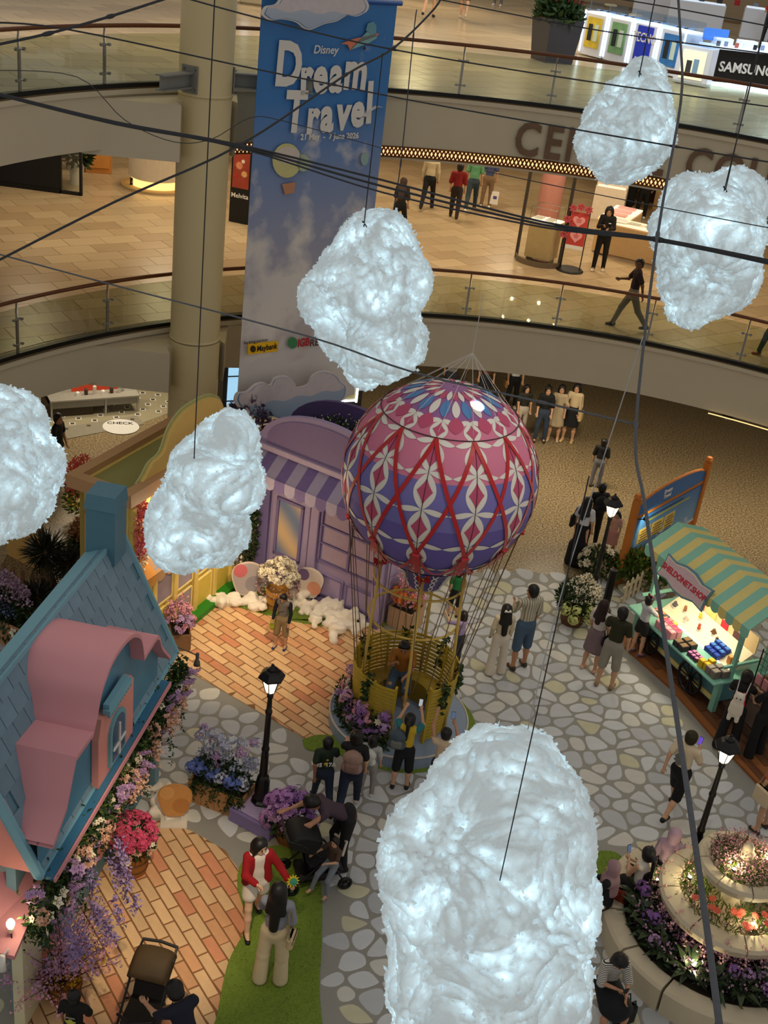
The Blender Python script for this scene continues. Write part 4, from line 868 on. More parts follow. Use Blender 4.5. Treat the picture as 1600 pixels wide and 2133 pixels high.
for k_ in range(16): 
    q = k_*.4; d = Vector((math.cos(q), math.sin(q), .4*math.sin(k_))); mb.add([Vector((0, 0, 0)), d*.09+Vector((0, 0, .04)), d*.12, d*.09-Vector((0, 0, .04))], [(0, 1, 2, 3)])
for s_ in (-1, 1): mb.add([(0, s_*.01, 0), (0, s_*.05, 0), (.04, s_*.07, -.3), (.04, s_*.02, -.28)], [(0, 1, 2, 3)])
bow = mb.mesh('bow'); bow.materials.append(m_red)
# suspension fan above
mb = MB(); apex = Vector((.2, .05, 7.0))
for q in LON[::1]: mb.tube([bp(q, rad(50), .01), apex], .004, 4)
mb.tube([apex, Vector((.22, .06, 7.9))], .006, 4); mb.build('suspension_cords', M('cord_white', (200, 196, 190), .7), ball, kind='stuff')
# ---- gold frame, basket and platform
KX, KY = .72, 16.65; PZ = .28
plat = thing('round_platform', 'pale blue round stage platform under the balloon basket', 'platform', (KX, KY, .03))
MB().lathe([(0, PZ-.03), (1.19, PZ-.03), (1.22, PZ-.05), (1.22, 0)], 64).build('drum', M('platform_blue', (138, 156, 180), .55, var=.05), plat); MB().ring((0, 0, PZ-.035), 1.215, .018, 64, 6).build('rim', M('platform_rim', (206, 196, 186), .5), plat)
bask = thing('balloon_basket', 'open round mustard basket of curved slats with gold poles and hoops', 'basket', (KX, KY, PZ)); m_must = M('slat_mustard', (186, 158, 46), .5, var=.1); m_gold = M('pole_gold', (206, 172, 84), .4, var=.06)
def sgap(z): return rad(-99), rad(-60)
ga, gb = sgap(0); r0, r1, bh = .82, .90, 1.14; ns = 15
for i in range(ns):
    z = .05+i*(bh-.1)/(ns-1); r = r0+(r1-r0)*z/bh; mb = MB(); n = 44; vs = []
    for j in range(n+1):
        q = gb+(2*PI-(gb-ga))*j/n
        for dr, dz in ((0, -.024), (.022, -.024), (.022, .024), (0, .024)): vs.append(((r+dr)*math.cos(q), (r+dr)*math.sin(q), z+dz))
    mb.add(vs, [(j*4+k, j*4+(k+1) % 4, j*4+4+(k+1) % 4, j*4+4+k) for j in range(n) for k in range(4)]+[(3, 2, 1, 0), (n*4, n*4+1, n*4+2, n*4+3)]); mb.build('slat', m_must, bask)
for k in range(14):
    q = gb+(2*PI-(gb-ga))*k/13; MB().tube([((r0-.01)*math.cos(q), (r0-.01)*math.sin(q), 0), ((r1-.01)*math.cos(q), (r1-.01)*math.sin(q), bh)], .022, 6).build('upright', m_must, bask)
bn = MB(); vs = []
for q, s_ in ((ga, 1), (gb, -1)): MB().box(((r0+r1)/2*math.cos(q), (r0+r1)/2*math.sin(q), bh/2), (.07, .04, bh), q).build('end_post', m_must, bask)
mb = MB(); n = 24; mb.lathe([(.46, 0), (.46, .42), (.80, .42), (.80, .38), (.5, .38)], n, (0, 0, 0), 0, rad(20), rad(205)); mb.build('bench', M('bench_mustard', (160, 132, 40), .5), bask)
for q, tq in ((rad(-150), 0), (rad(-88), 0), (rad(-25), 0), (rad(70), 0)):
    a, b = Vector((r1*.98*math.cos(q), r1*.98*math.sin(q), .02)), Vector((.76*math.cos(q), .76*math.sin(q), 3.22)); MB().tube([a, b], .026, 8).build('pole', m_gold, bask, True)
for z in (2.06, 2.8): MB().ring((0, 0, z), .76, .02, 48, 8).build('hoop', m_gold, bask, True)
for q in (rad(-150), rad(-88), rad(-25), rad(70), rad(140), rad(10)): link('bow', bow, bask, m_red, loc=(.78*math.cos(q), .78*math.sin(q), 3.2))
cg = MB(); k = 0
for q in LON:
    for dq in (-.06, .06):
        a = bp(q+dq, rad(-26), .02)+Vector((BX-KX, BY-KY, -PZ)); r = 1.02 if k % 3 else .95; qq = q+dq*3+.1*math.sin(k*1.7); b = Vector((r1*math.cos(qq), r1*math.sin(qq), bh-.03)); k += 1
        MB().tube([a, (a+b)/2+Vector((0, 0, -.03)), b], .007, 4).build('rigging_cord', M('cord_jute', (110, 88, 58), .8), bask)
for q in (2.6, 1.6, .8, -.1, -.75, -2.3):
    iv = MB(); c_ = []
    for j in range(70): t_ = random.random(); c_.append((r1*math.cos(q+random.gauss(0, .06)), r1*math.sin(q+random.gauss(0, .06)), bh+.05-.5*t_+random.gauss(0, .03)))
    petals('ivy', [(x*1.02, y*1.02, z) for x, y, z in c_], .1, m_foli, bask, .7, -.4)
fb = thing('flower_bank', 'bank of purple hydrangeas and pink flowers on the platform beside the basket', 'flowers', (KX, KY, PZ))
c_ = []
for i in range(1700):
    q = rad(random.uniform(165, 262)); r = random.uniform(.88, 1.14); c_.append((r*math.cos(q), r*math.sin(q), random.random()**1.5*(.55-(r-.9)*.8)))
petals('foliage', c_[:1100], .09, m_foli, fb, .5, .4); petals('foliage_light', c_[1100:], .07, m_foli2, fb, .5, .4)
for i in range(46):
    q = rad(random.uniform(168, 258)); r = random.uniform(.92, 1.1); z = .12+(.62-(r-.9)*1.1)*random.random(); rr = random.random()
    bloom('hydrangea' if rr < .4 else 'cluster' if rr < .7 else 'peony', .1 if rr < .4 else .07, m_viol if rr < .22 else m_lilac if rr < .5 else m_pinkp if rr < .85 else m_cream_p, fb, (r*math.cos(q), r*math.sin(q), z), (math.cos(q), math.sin(q), .9), v=i)
# ---------------------------------------------------------------- street lamps
m_iron = M('cast_iron_black', (16, 16, 18), .35, var=.2, scale=20); m_lglass = M('lantern_glow', (255, 236, 190), .4, emit=5., ecol=(1, .86, .55))
def street_lamp(loc, label, hh=2.95, watt=22):
    t = thing('street_lamp', label, 'street lamp', loc, random.random())
    b = MB(); b.lathe([(0, 0), (.16, 0), (.16, .05), (.12, .08), (.115, .4), (.09, .46), (.095, .5), (.065, .54), (.06, .9)], 8); b.build('base', m_iron, t)
    p = MB(); p.lathe([(.06, .9), (.05, 1.0), (.062, 1.02), (.062, 1.06), (.048, 1.08), (.044, 1.7), (.055, 1.72), (.055, 1.76), (.042, 1.78), (.036, hh-.62), (.05, hh-.6), (.05, hh-.56), (.03, hh-.53)], 12); p.build('pole', m_iron, t, True)
    g = MB(); g.lathe([(.07, hh-.5), (.145, hh-.24)], 6); g.lathe([(0, hh-.5), (.07, hh-.5)], 6); gl = g.build('lantern_glass', m_lglass, t)
    f = MB()
    for i in range(6): q = 2*PI*i/6; f.tube([(.075*math.cos(q), .075*math.sin(q), hh-.51), (.15*math.cos(q), .15*math.sin(q), hh-.23)], .009, 4)
    f.build('lantern_frame', m_iron, t)
    r = MB(); r.lathe([(.0, hh-.25), (.2, hh-.25), (.2, hh-.22), (.13, hh-.14), (.08, hh-.12), (.08, hh-.09), (.03, hh-.06), (.02, hh-.05), (.025, hh-.03), (.0, hh)], 6); r.build('lantern_roof', m_iron, t)
    lamp('lantern_light', 'POINT', Vector(loc)+Vector((0, 0, hh-.62)), watt, (1, .82, .52), None, .06); return t
l1 = at(541, 1700); pl = thing('lamp_plinth', 'lilac block plinth under the street lamp beside the purple hydrangeas', 'plinth', (l1.x+.02, l1.y-.12, .03), rad(-28)); MB().box((0, 0, .13), (.78, .62, .26), bev=.02).build('block', m_lilb, pl); MB().box((0, 0, .275), (.7, .54, .03), bev=.008).build('cap', m_lila, pl)
street_lamp((l1.x, l1.y, .3), 'black street lamp standing on the lilac plinth', 2.62)
p = at(1283, 1027, 2.95); street_lamp((p.x, p.y, .0), 'black street lamp beside the wooden notice board', 2.95)
p = at(1525, 1528, 2.9); street_lamp((p.x, p.y, .03), 'black street lamp behind the tiered fountain', 2.87)
p = at(1258, 1275); tag(MB().lathe([(0, 0), (.14, 0), (.14, .04), (.085, .06), (.085, 1.02), (.0, 1.03)], 14).build('bollard', m_iron, loc=(p.x, p.y, .03), smooth=False), 'thick black bollard between the lamp and the sweet-coloured cart', 'bollard')
# ================================================================== cart
c0 = at(1310, 1262, .8); c1 = at(1500, 1437, .8); cu = (c1-c0).xy.normalized(); CL = 2.75
cart = thing('market_cart', 'mint and yellow market cart with striped canopy, name board and spoked wheels', 'cart', (c0.x, c0.y, .1), math.atan2(cu.y, cu.x)); m_mint = M('cart_mint', (134, 196, 176), .55, var=.05); m_teal = M('cart_teal', (96, 150, 160), .55, var=.05); m_cyel = M('cart_yellow', (222, 206, 128), .55, var=.05)
def cw(x, y, z): q = cart.rotation_euler.z; return Vector((c0.x+x*math.cos(q)-y*math.sin(q), c0.y+x*math.sin(q)+y*math.cos(q), .1+z))
MB().box((CL/2, .62, .42), (CL-.3, .8, .54)).build('body', m_teal, cart)
for i, (z, hh, m_) in enumerate(((.62, .12, m_cyel), (.42, .22, M('cart_slate', (70, 120, 132), .55)), (.24, .1, m_cyel))): MB().box((CL/2, .21, z), (CL-.34, .03, hh)).build('front_band', m_, cart)
MB().box((CL/2, .65, .7), (CL, 1.35, .06), bev=.015).build('counter', m_mint, cart)
for x in (.12, CL-.12): MB().box((x, .22, .35), (.12, .1, .7)).build('leg', m_mint, cart)
mb = MB(); R = .31
mb.ring((0, 0, 0), R, .03, 28, 6)
for k in range(12): q = 2*PI*k/12; mb.tube([(0, 0, 0), (R*math.cos(q), R*math.sin(q), 0)], .016, 5)
mb.lathe([(0, -.05), (.06, -.05), (.06, .05), (0, .05)], 12); whm = mb.mesh('wheel'); whm.materials.append(m_black)
for x in (.62, 1.98):
    wv = link('wheel', whm, cart, mw=Matrix.Translation((x, .12, .31)) @ Matrix.Rotation(PI/2, 4, 'X')); MB().lathe([(0, .05), (.035, .06), (0, .075)], 10).build('hub_cap', m_steel, wv)
for x in (.1, CL-.1):
    for y in (.42, 1.2): MB().box((x, y, 1.42), (.075, .075, 1.4)).build('post', m_mint, cart)
for x in (.1, CL-.1): MB().box((x, .6, 1.0), (.05, .84, .05)).build('side_rail', m_mint, cart)
n = 15; sw = (CL+.35)/n
for i in range(n):
    s = -.08+i*sw; mb = MB(); A_ = [(s, 1.5, 2.28), (s+sw, 1.5, 2.28), (s+sw, .78, 2.5), (s, .78, 2.5)]; B_ = [(s, .78, 2.5), (s+sw, .78, 2.5), (s+sw, .12, 2.08), (s, .12, 2.08)]
    for Q in (A_, B_): mb.add(Q, [(0, 1, 2, 3)] if Q is A_ and False else [(0, 3, 2, 1)] if Q is B_ else [(0, 3, 2, 1)]); mb.add([(a, b, c-.015) for a, b, c in Q], [(0, 1, 2, 3)])
    c = s+sw/2; vprism(mb, [(s, 2.08), (s+sw, 2.08), (s+sw, 1.95)]+[(c+sw/2*math.cos(-PI*k/6), 1.95+sw/2*math.sin(-PI*k/6)*.8) for k in range(1, 6)]+[(s, 1.95)], .11, .125); mb.build('canopy_stripe', (m_mint, m_cyel)[i % 2], cart)
nb = bpy.data.objects.new('name_board', None); COL.objects.link(nb); nb.parent = cart; nb.matrix_local = Matrix.Translation((1.25, .05, 2.02)) @ Matrix.Rotation(rad(-22), 4, 'X')
def plaque(w_, h_): return [(-w_/2, -h_*.42), (-w_*.3, -h_*.36), (-w_*.1, -h_/2), (w_*.1, -h_/2), (w_*.3, -h_*.36), (w_/2, -h_*.42), (w_*.47, 0), (w_/2, h_*.42), (w_*.3, h_*.36), (w_*.1, h_/2), (-w_*.1, h_/2), (-w_*.3, h_*.36), (-w_/2, h_*.42), (-w_*.47, 0)]
vprism(MB(), plaque(1.38, .56), 0, .04).build('board_back', M('board_blue', (104, 140, 160), .5), nb); vprism(MB(), plaque(1.3, .48), -.012, 0).build('board_rim', M('board_ivory', (222, 214, 190), .5), nb); vprism(MB(), plaque(1.24, .43), -.02, -.012).build('board_face', M('board_mauve', (206, 180, 188), .5), nb)
text('SHELDONET.SHOP', .155, M('letter_red', (196, 40, 60), .5), nb, Matrix.Translation((0, -.024, 0)) @ Matrix.Rotation(PI/2, 4, 'X'), 'lettering', .004, .004)
# stepped display and lit back shelf
disp = thing('display_stand', 'lit white sloping display stand on the cart counter', 'display stand', cw(0, 0, .73), cart.rotation_euler.z)
mb = MB(); mb.add([(.35, .52, .02), (2.5, .52, .02), (2.5, 1.0, .32), (.35, 1.0, .32), (.35, .52, 0), (2.5, .52, 0), (2.5, 1.0, 0), (.35, 1.0, 0)], [(0, 1, 2, 3), (0, 4, 5, 1), (1, 5, 6, 2), (2, 6, 7, 3), (3, 7, 4, 0)]); mb.build('slope', M('display_white', (240, 228, 196), .5), disp)
MB().box((1.42, 1.02, .5), (2.2, .03, .36)).build('back_board', M('display_back', (226, 200, 150), .5), disp)
mb = MB(); mb.box((1.42, .5, .03), (2.2, .02, .012)); mb.build('light_bar', M('bar_glow', (255, 240, 205), .5, emit=4, ecol=(1, .9, .7)), disp)
q = cw(1.4, .45, 1.75); lamp('cart_light', 'AREA', q, 26, (1, .84, .58), cw(1.4, .6, .7), 1.6, sizey=.3)
_cn = {}
def carton(x, y, z, d, col, label, group, name='toy_box', lid=None):
    _cn[group] = k = _cn.get(group, 0)+1
    if group in ('pink toy boxes', 'black boxed sets', 'purple boxes', 'yellow toy boxes', 'grey cases', 'blue blind boxes', 'orange cartons'): label += ', %s in order from the front left' % ['first', 'second', 'third', 'fourth', 'fifth', 'sixth', 'seventh', 'eighth', 'ninth'][k-1]
    t = thing(name, label, 'box', cw(x, y, z), cart.rotation_euler.z+random.uniform(-.06, .06), group); MB().box((0, 0, d[2]/2), d, bev=.006).build('carton', C(*col), t)
    MB().box((0, 0, d[2]+.002), (d[0]*.8, d[1]*.8, .006)).build('lid_print', C(*(lid or tuple(min(255, c+30) for c in col))), t)
Z = .73
for i in range(2):
    for j in range(4): carton(.86+j*.13, .1+i*.15, Z, (.115, .13, .16), (226, 150, 160), 'pink toy box on the cart counter', 'pink toy boxes', lid=(236, 170, 176) if i == 0 else (220, 70, 110))
for i in range(2):
    for j in range(2): carton(1.5+j*.16, .08+i*.2, Z, (.14, .17, .12), (44, 40, 44), 'black gold-windowed box beside the pink boxes', 'black boxed sets', lid=(120, 96, 60))
for i in range(2):
    for j in range(3): carton(1.84+j*.1, .1+i*.1, Z, (.085, .085, .08), (90, 44, 80), 'small purple box with pink top', 'purple boxes', lid=(214, 130, 190))
for x, y in ((2.2, .1), (2.33, .12), (2.25, .28)): carton(x, y, Z, (.12, .12, .15), (214, 176, 20), 'bright yellow toy box on the cart', 'yellow toy boxes', lid=(236, 206, 50))
for x, y in ((2.42, .12), (2.56, .12), (2.44, .3), (2.6, .3)): carton(x, y, Z, (.13, .16, .15), (120, 112, 104), 'grey display case at the cart end', 'grey cases', lid=(170, 160, 150))
for i in range(3):
    for j in range(3): carton(1.86+j*.13, .5+i*.11, Z+.04+i*.05, (.12, .1, .1), (36, 66, 160), 'blue blind box under the canopy', 'blue blind boxes', lid=(70, 130, 210) if i else (40, 80, 190))
for x in (2.36, 2.48): carton(x, .62, Z+.08, (.1, .1, .16), (206, 130, 60), 'orange carton beside the blue boxes', 'orange cartons', lid=(230, 190, 120))
for j in range(5): carton(.42+j*.13, .4, Z, (.12, .11, .1), [(200, 90, 120), (220, 130, 60), (60, 60, 66), (150, 130, 120), (210, 170, 60)][j], '%s box in the left row behind the cart counter edge' % ['raspberry', 'orange', 'charcoal', 'taupe', 'mustard'][j], 'left row of boxes')
for j, (x, y, lab, col) in enumerate([(.5, .72, 'grey and black toy figure at the left of the lit display', (90, 90, 96)), (.74, .78, 'small brown toy figure left of centre on the lit display', (140, 96, 60)), (.95, .66, 'little white toy figure in the front of the lit display', (200, 190, 180)), (1.1, .86, 'yellow toy figure at the back of the lit display', (220, 180, 50)), (1.3, .7, 'red and brown pair of toy figures in the middle of the lit display', (170, 70, 50)), (1.6, .8, 'brown seated toy figure right of centre on the lit display', (120, 80, 56)), (1.8, .72, 'dark brown toy figure at the right of the lit display', (90, 64, 48))]):
    zz = Z+.02+max(0, (y-.52)/.48*.3); t = thing('toy_figure', lab, 'toy figure', cw(x, y, zz), random.random()*6, 'toy figures on the display'); me = blob('figure_body', [cap((0, 0, .02), (0, 0, .06), .035, .03), cap((0, 0, .11), (0, 0, .11), .03), cap((.03, 0, .08), (.055, 0, .05), .012), cap((-.03, 0, .08), (-.055, 0, .05), .012)], .008); link('figure_body', me, t, C(*col)); MB().lathe([(0, 0), (.05, 0), (.05, .012), (0, .012)], 12).build('figure_base', m_white, t)
for j in range(5): carton(.55+j*.36, 1.0, Z+.32, (.2, .02, .16), [(190, 30, 40), (220, 60, 50), (240, 200, 120), (200, 40, 60), (90, 60, 60)][j], '%s flat card pack hanging on the display back board' % ['crimson', 'scarlet', 'cream', 'cherry', 'brown'][j], 'card packs', 'card_pack')
# second rack of the cart at the right edge
t = thing('wire_rack', 'dark wire grid rack hung with pink goods beside the cart', 'rack', cw(2.95, .2, 0), cart.rotation_euler.z); mb = MB()
for i in range(9): mb.tube([(.1*i, .5, .5), (.1*i, .5, 1.5)], .006, 4)
for i in range(8): mb.tube([(0, .5, .5+i*.14), (.82, .5, .5+i*.14)], .006, 4)
mb.build('wire_grid', m_black, t, kind='stuff'); 
for x in (0, .82): MB().tube([(x, .5, 0), (x, .5, 1.52)], .014, 6).build('upright', m_black, t)
for i in range(4): MB().box((.14+.18*i, .46, .95), (.14, .04, .2), bev=.01).build('hanging_pack', C(206, 140, 150), t)
MB().box((.4, .3, .35), (1.0, .6, .05)).build('shelf', C(60, 40, 34), t)
# ---------------------------------------------------------------- notice board
b0 = at(1286, 1215); b1 = at(1432, 1126); bu = (b1-b0).xy; BLn = bu.length; bu.normalize()
nbd = thing('notice_board', 'orange timber notice board with blue printed panel and arched header', 'notice board', (b0.x, b0.y, 0), math.atan2(bu.y, bu.x)); m_tim = M('timber_orange', (190, 112, 40), .6, var=.15, scale=3)
for x in (0, BLn): mb = MB(); mb.box((x, 0, 1.05), (.15, .13, 2.1)); mb.box((x, 0, 2.12), (.11, .1, .06)); mb.box((x, 0, 2.19), (.16, .14, .08), taper=.7); mb.build('post', m_tim, nbd)
mb = MB(); mb.box((BLn/2, 0, .55), (BLn, .06, .07)); mb.box((BLn/2, 0, 1.62), (BLn, .07, .07)); mb.build('crossbar', m_tim, nbd)
m_sky = M('print_sky', (70, 130, 190), .4)
def skymat(m, top, bot, z0, z1, cl=.5, sc=1.5, cloud=(226, 226, 226), hm=.55):
    nt = m.node_tree; b = nt.nodes['Principled BSDF']; tc = nt.nodes.new('ShaderNodeTexCoord'); sp = nt.nodes.new('ShaderNodeSeparateXYZ'); mr = nt.nodes.new('ShaderNodeMapRange'); mr.inputs[1].default_value = z0; mr.inputs[2].default_value = z1
    mx = nt.nodes.new('ShaderNodeMix'); mx.data_type = 'RGBA'; mx.inputs[6].default_value = (*lin(bot), 1); mx.inputs[7].default_value = (*lin(top), 1)
    nz = nt.nodes.new('ShaderNodeTexNoise'); nz.inputs['Scale'].default_value = sc; nz.inputs['Detail'].default_value = 5
    ad = nt.nodes.new('ShaderNodeMath'); ad.operation = 'SUBTRACT'; mm = nt.nodes.new('ShaderNodeMath'); mm.operation = 'MULTIPLY'; mm.inputs[1].default_value = hm
    r = nt.nodes.new('ShaderNodeValToRGB'); r.color_ramp.elements[0].position = cl-.06; r.color_ramp.elements[1].position = cl+.08
    m2 = nt.nodes.new('ShaderNodeMix'); m2.data_type = 'RGBA'; m2.inputs[7].default_value = (*lin(cloud), 1)
    L = nt.links.new; L(tc.outputs['Object'], sp.inputs[0]); L(sp.outputs['Z'], mr.inputs[0]); L(mr.outputs[0], mx.inputs[0]); L(tc.outputs['Object'], nz.inputs['Vector']); L(mr.outputs[0], mm.inputs[0]); L(nz.outputs['Fac'], ad.inputs[0]); L(mm.outputs[0], ad.inputs[1]); L(ad.outputs[0], r.inputs[0]); L(r.outputs[0], m2.inputs[0]); L(mx.outputs[2], m2.inputs[6]); L(m2.outputs[2], b.inputs['Base Color'])
skymat(m_sky, (44, 110, 178), (120, 170, 206), .5, 1.6, .46, 2.2)
MB().box((BLn/2, -.01, 1.08), (BLn-.14, .04, .96)).build('panel', m_sky, nbd)
hp = [(.08, 1.66), (BLn-.08, 1.66), (BLn-.08, 1.86)]+[(BLn/2+(BLn/2-.08)*math.cos(PI*k/10), 1.86+.24*math.sin(PI*k/10)) for k in range(1, 10)]+[(.08, 1.86)]
vprism(MB(), hp, -.03, .03).build('header', m_sky, nbd); mb = MB(); mb.tube([(a, 0, b) for a, b in hp[2:]], .035, 6); mb.build('header_arch', m_tim, nbd)
text('Dream\nTravel', .13, m_white, nbd, Matrix.Translation((BLn*.42, -.035, 1.87)) @ Matrix.Rotation(PI/2, 4, 'X'), 'lettering', .002, .006)
for i, (x, wd_) in enumerate(((.62, .5), (1.2, .5), (1.75, .45))):
    if x < BLn-.2: mb = MB(); mb.box((x, -.035, 1.05), (wd_, .012, .36)); p_ = mb.build('notice_plate', M('plate_gold', (206, 176, 90), .5), nbd); mb = MB(); [mb.box((x, -.043, 1.16-.07*k), (wd_*(.8 if k % 2 else .6), .004, .02)) for k in range(5)]; mb.build('plate_lines', M('print_brown', (70, 50, 20), .6), p_)
mb = MB(); [mb.box((BLn*.4, -.033, .8-.05*k), (BLn*(.55 if k % 2 else .62), .004, .016)) for k in range(4)]; mb.build('small_print', M('print_navy', (20, 50, 100), .6), nbd)
mb = MB(); mb.box((BLn*.45, -.033, 1.46), (BLn*.5, .004, .035)); mb.box((BLn*.5, -.033, 1.38), (BLn*.62, .004, .045), 0, 1); mb.build('title_print', [M('print_navy', (20, 50, 100), .6), C(170, 170, 60)], nbd)
mb = MB(); mb.tube([(.1, -.05, 1.62), (.16, -.22, 1.66)], .012, 6); mb.tube([(.13, -.2, 1.69), (.22, -.26, 1.6)], [.05, .035], 10); mb.build('spot_lamp', m_black, nbd)
q = Matrix.Translation(nbd.location) @ Matrix.Rotation(nbd.rotation_euler.z, 4, 'Z'); lamp('board_light', 'SPOT', q @ Vector((.3, -.34, 1.66)), 26, (1, .9, .6), q @ Vector((.75, 0, 1.2)), .03, 95, .6)
picket('low picket fence below the notice board', tuple(at(1292, 1262).xy), tuple(at(1352, 1222).xy), 6, .6, (206, 190, 160))
bt = thing('notice_plants', 'tall green plants with orange flowers below the notice board', 'plants', tuple(at(1335, 1220))); foliage(bt, (0, 0, .35), (.75, .35, .5), 1500, .16, m_foli2, 1.0, -.4); p_, nn = sph(60, (.8, .35, .5), (0, 0, .4), 0); petals('flowers', p_, .06, m_orange, bt, .8, .3, nn)
MBp = at(1455, 1145, 1.0); t = thing('easel_board', 'plain cream board standing behind the cart canopy', 'board', (MBp.x, MBp.y, 0), rad(20)); mb = MB(); mb.box((0, 0, 1.05), (.62, .03, .5)); mb.build('board_panel', C(226, 208, 160), t)
for x in (-.25, .25): MB().box((x, .03, .5), (.04, .03, 1.0)).build('leg', C(150, 120, 80), t)
# ---------------------------------------------------------------- fountain
FX, FY = 5.58, 12.5; fo = thing('tiered_fountain', 'tiered cream stone fountain planted with pink and coral flowers', 'fountain', (FX, FY, .03)); m_stone = M('fountain_stone', (206, 192, 164), .65, var=.1, scale=3)
MB().lathe([(.0, .42), (1.42, .42), (1.46, .4), (1.46, .0)], 48).build('soil', M('soil', (40, 32, 22), .9), fo)
def segring(r0, r1, z0, z1, n, name, gap=.02, sl=.0):
    for i in range(n):
        a0, a1 = 2*PI*i/n+gap/r1, 2*PI*(i+1)/n-gap/r1; mb = MB(); k = 5; vs = []
        for j in range(k+1):
            q = a0+(a1-a0)*j/k
            for r, z in ((r0, z1-.02), (r0+.03, z1), (r1-.04, z1-sl), (r1, z1-sl-.04), (r1-.03, z0), (r0, z0)): vs.append((r*math.cos(q), r*math.sin(q), z))
        mb.add(vs, [(j*6+c, (j+1)*6+c, (j+1)*6+(c+1) % 6, j*6+(c+1) % 6) for j in range(k) for c in range(6)]+[tuple(range(6)), tuple(range(k*6+5, k*6-1, -1))]); mb.build(name, m_stone, fo)
segring(1.42, 1.72, 0, .46, 14, 'curb_stone'); segring(.74, 1.03, .86, 1.04, 8, 'middle_tier_stone', .012, .03); segring(.46, .64, 1.5, 1.66, 8, 'top_tier_stone', .01, .02)
MB().lathe([(.6, .4), (.62, .7), (.72, .86), (1.0, .9), (1.0, .95), (.0, .95)], 40).build('middle_bowl', m_stone, fo, True); MB().lathe([(.2, .95), (.16, 1.2), (.22, 1.42), (.46, 1.5), (.62, 1.54), (.6, 1.6), (0, 1.58)], 32).build('top_bowl', m_stone, fo, True); MB().lathe([(0.07, 1.58), (.06, 1.7), (.1, 1.75), (.11, 1.82), (.07, 1.87), (.08, 1.91), (.05, 1.97), (0, 2.0)], 18).build('finial', m_stone, fo, True)
def annulus(n, r0, r1, z0, z1, a0=0, a1=2*PI): q = rng.uniform(a0, a1, n); r = np.sqrt(rng.uniform(r0*r0, r1*r1, n)); return np.stack([r*np.cos(q), r*np.sin(q), rng.uniform(z0, z1, n)], 1)
petals('top_grass', annulus(700, .08, .45, 1.58, 1.66), .16, m_foli2, fo, .14, 1.4); petals('top_blossom', annulus(1500, .08, .5, 1.68, 1.86), .032, M('petal_dusty_pink', (206, 150, 160), .7, var=.3), fo, .8)
petals('middle_grass', annulus(1100, .25, .76, .94, 1.02), .17, m_foli2, fo, .14, 1.4); petals('middle_blossom', annulus(700, .45, .8, 1.05, 1.14), .03, M('petal_dusty_pink', (206, 150, 160), .7, var=.3), fo, .8)
for i in range(16): q = rad(random.uniform(150, 330)); r = random.uniform(.42, .74); bloom('gerbera', .062, m_coralp, fo, (r*math.cos(q), r*math.sin(q), 1.13+random.uniform(-.02, .04)), (math.cos(q)*.5, math.sin(q)*.5, 1), v=i)
v = []
for i in range(24):
    q = 2*PI*i/24
    for j in range(34): t_ = random.random(); r = .95+.14*t_; v.append((r*math.cos(q+random.gauss(0, .03)), r*math.sin(q+random.gauss(0, .03)), 1.07-.32*t_))
petals('trailing_blossom', v, .045, M('petal_blush', (226, 178, 176), .7, var=.2), fo, .75)
petals('bed_blossom', annulus(2600, .66, 1.35, .45, .7), .05, M('petal_mauve_pink', (188, 142, 170), .7, var=.3), fo, .7)
petals('drum_blossom', annulus(2400, .68, .98, .5, .84), .055, M('petal_mauve_pink', (188, 142, 170), .7, var=.3), fo, .7)
petals('bed_foliage', annulus(2200, .7, 1.42, .44, .6), .15, M('leaf_deep', (30, 48, 28), .5, var=.4), fo, .3, .7)
mb = MB()
def rosette(c, r, n, mat, name='leaf'):
    for i in range(n):
        q = 2*PI*i/n+random.random()*.4; e = random.uniform(.15, .9); d = Vector((math.cos(q)*math.cos(e), math.sin(q)*math.cos(e), math.sin(e))); s_ = d.cross(Vector((0, 0, 1))).normalized()*r*.13; L = r*random.uniform(.75, 1.1); dn = Vector((0, 0, -L*.22))
        mb = MB(); c_ = Vector(c); mb.add([c_, c_+d*L*.45+s_, c_+d*L*.45-s_, c_+d*L+dn, c_+d*L*.45+Vector((0, 0, -.012))], [(0, 4, 1), (0, 2, 4), (4, 3, 1), (4, 2, 3)]); mb.build(name, mat, fo)
m_rib = M('leaf_variegated', (58, 74, 46), .35, var=.7, scale=6)
for k in range(11): q = rad(150+k*17); rosette((1.2*math.cos(q), 1.2*math.sin(q), .52), .42, 12, m_rib)
for i in range(13):
    q = rad(random.uniform(140, 320)); r = random.uniform(1.05, 1.4); bloom('hydrangea', .085, m_viol if i % 3 else m_lilac, fo, (r*math.cos(q), r*math.sin(q), .62+random.uniform(0, .1)), (0, 0, 1), v=i)
m_spotg = M('garden_spot_glow', (255, 240, 200), .5, emit=22, ecol=(1, .88, .6))
for x, y, z, w_ in ((-.22, -.28, 1.7, 7), (.3, -.02, 1.72, 7), (-.62, .1, 1.1, 6), (.12, -.62, 1.08, 7), (-.62, -.98, .56, 5), (-.92, .52, .58, 3)):
    t = thing('garden_spotlight', 'small glowing garden spotlight %s' % {(-.22): 'in the left of the top fountain tier', .3: 'in the right of the top fountain tier', (-.92): 'among the blossom left of the fountain bed', .12: 'at the front of the middle fountain tier'}.get(x, 'tucked behind the left of the middle fountain tier' if y > 0 else 'among the dark leaves at the fountain foot'), 'spotlight', (FX+x, FY+y, .03+z)); MB().lathe([(0, 0), (.025, 0), (.035, .05), (.03, .05), (0, .035)], 10).build('housing', m_black, t); MB().lathe([(0, .046), (.03, .047), (.0, .055)], 10).build('lens', m_spotg, t)
    lamp('garden_light', 'POINT', (FX+x, FY+y, .03+z+.1), w_, (1, .85, .5), None, .03)
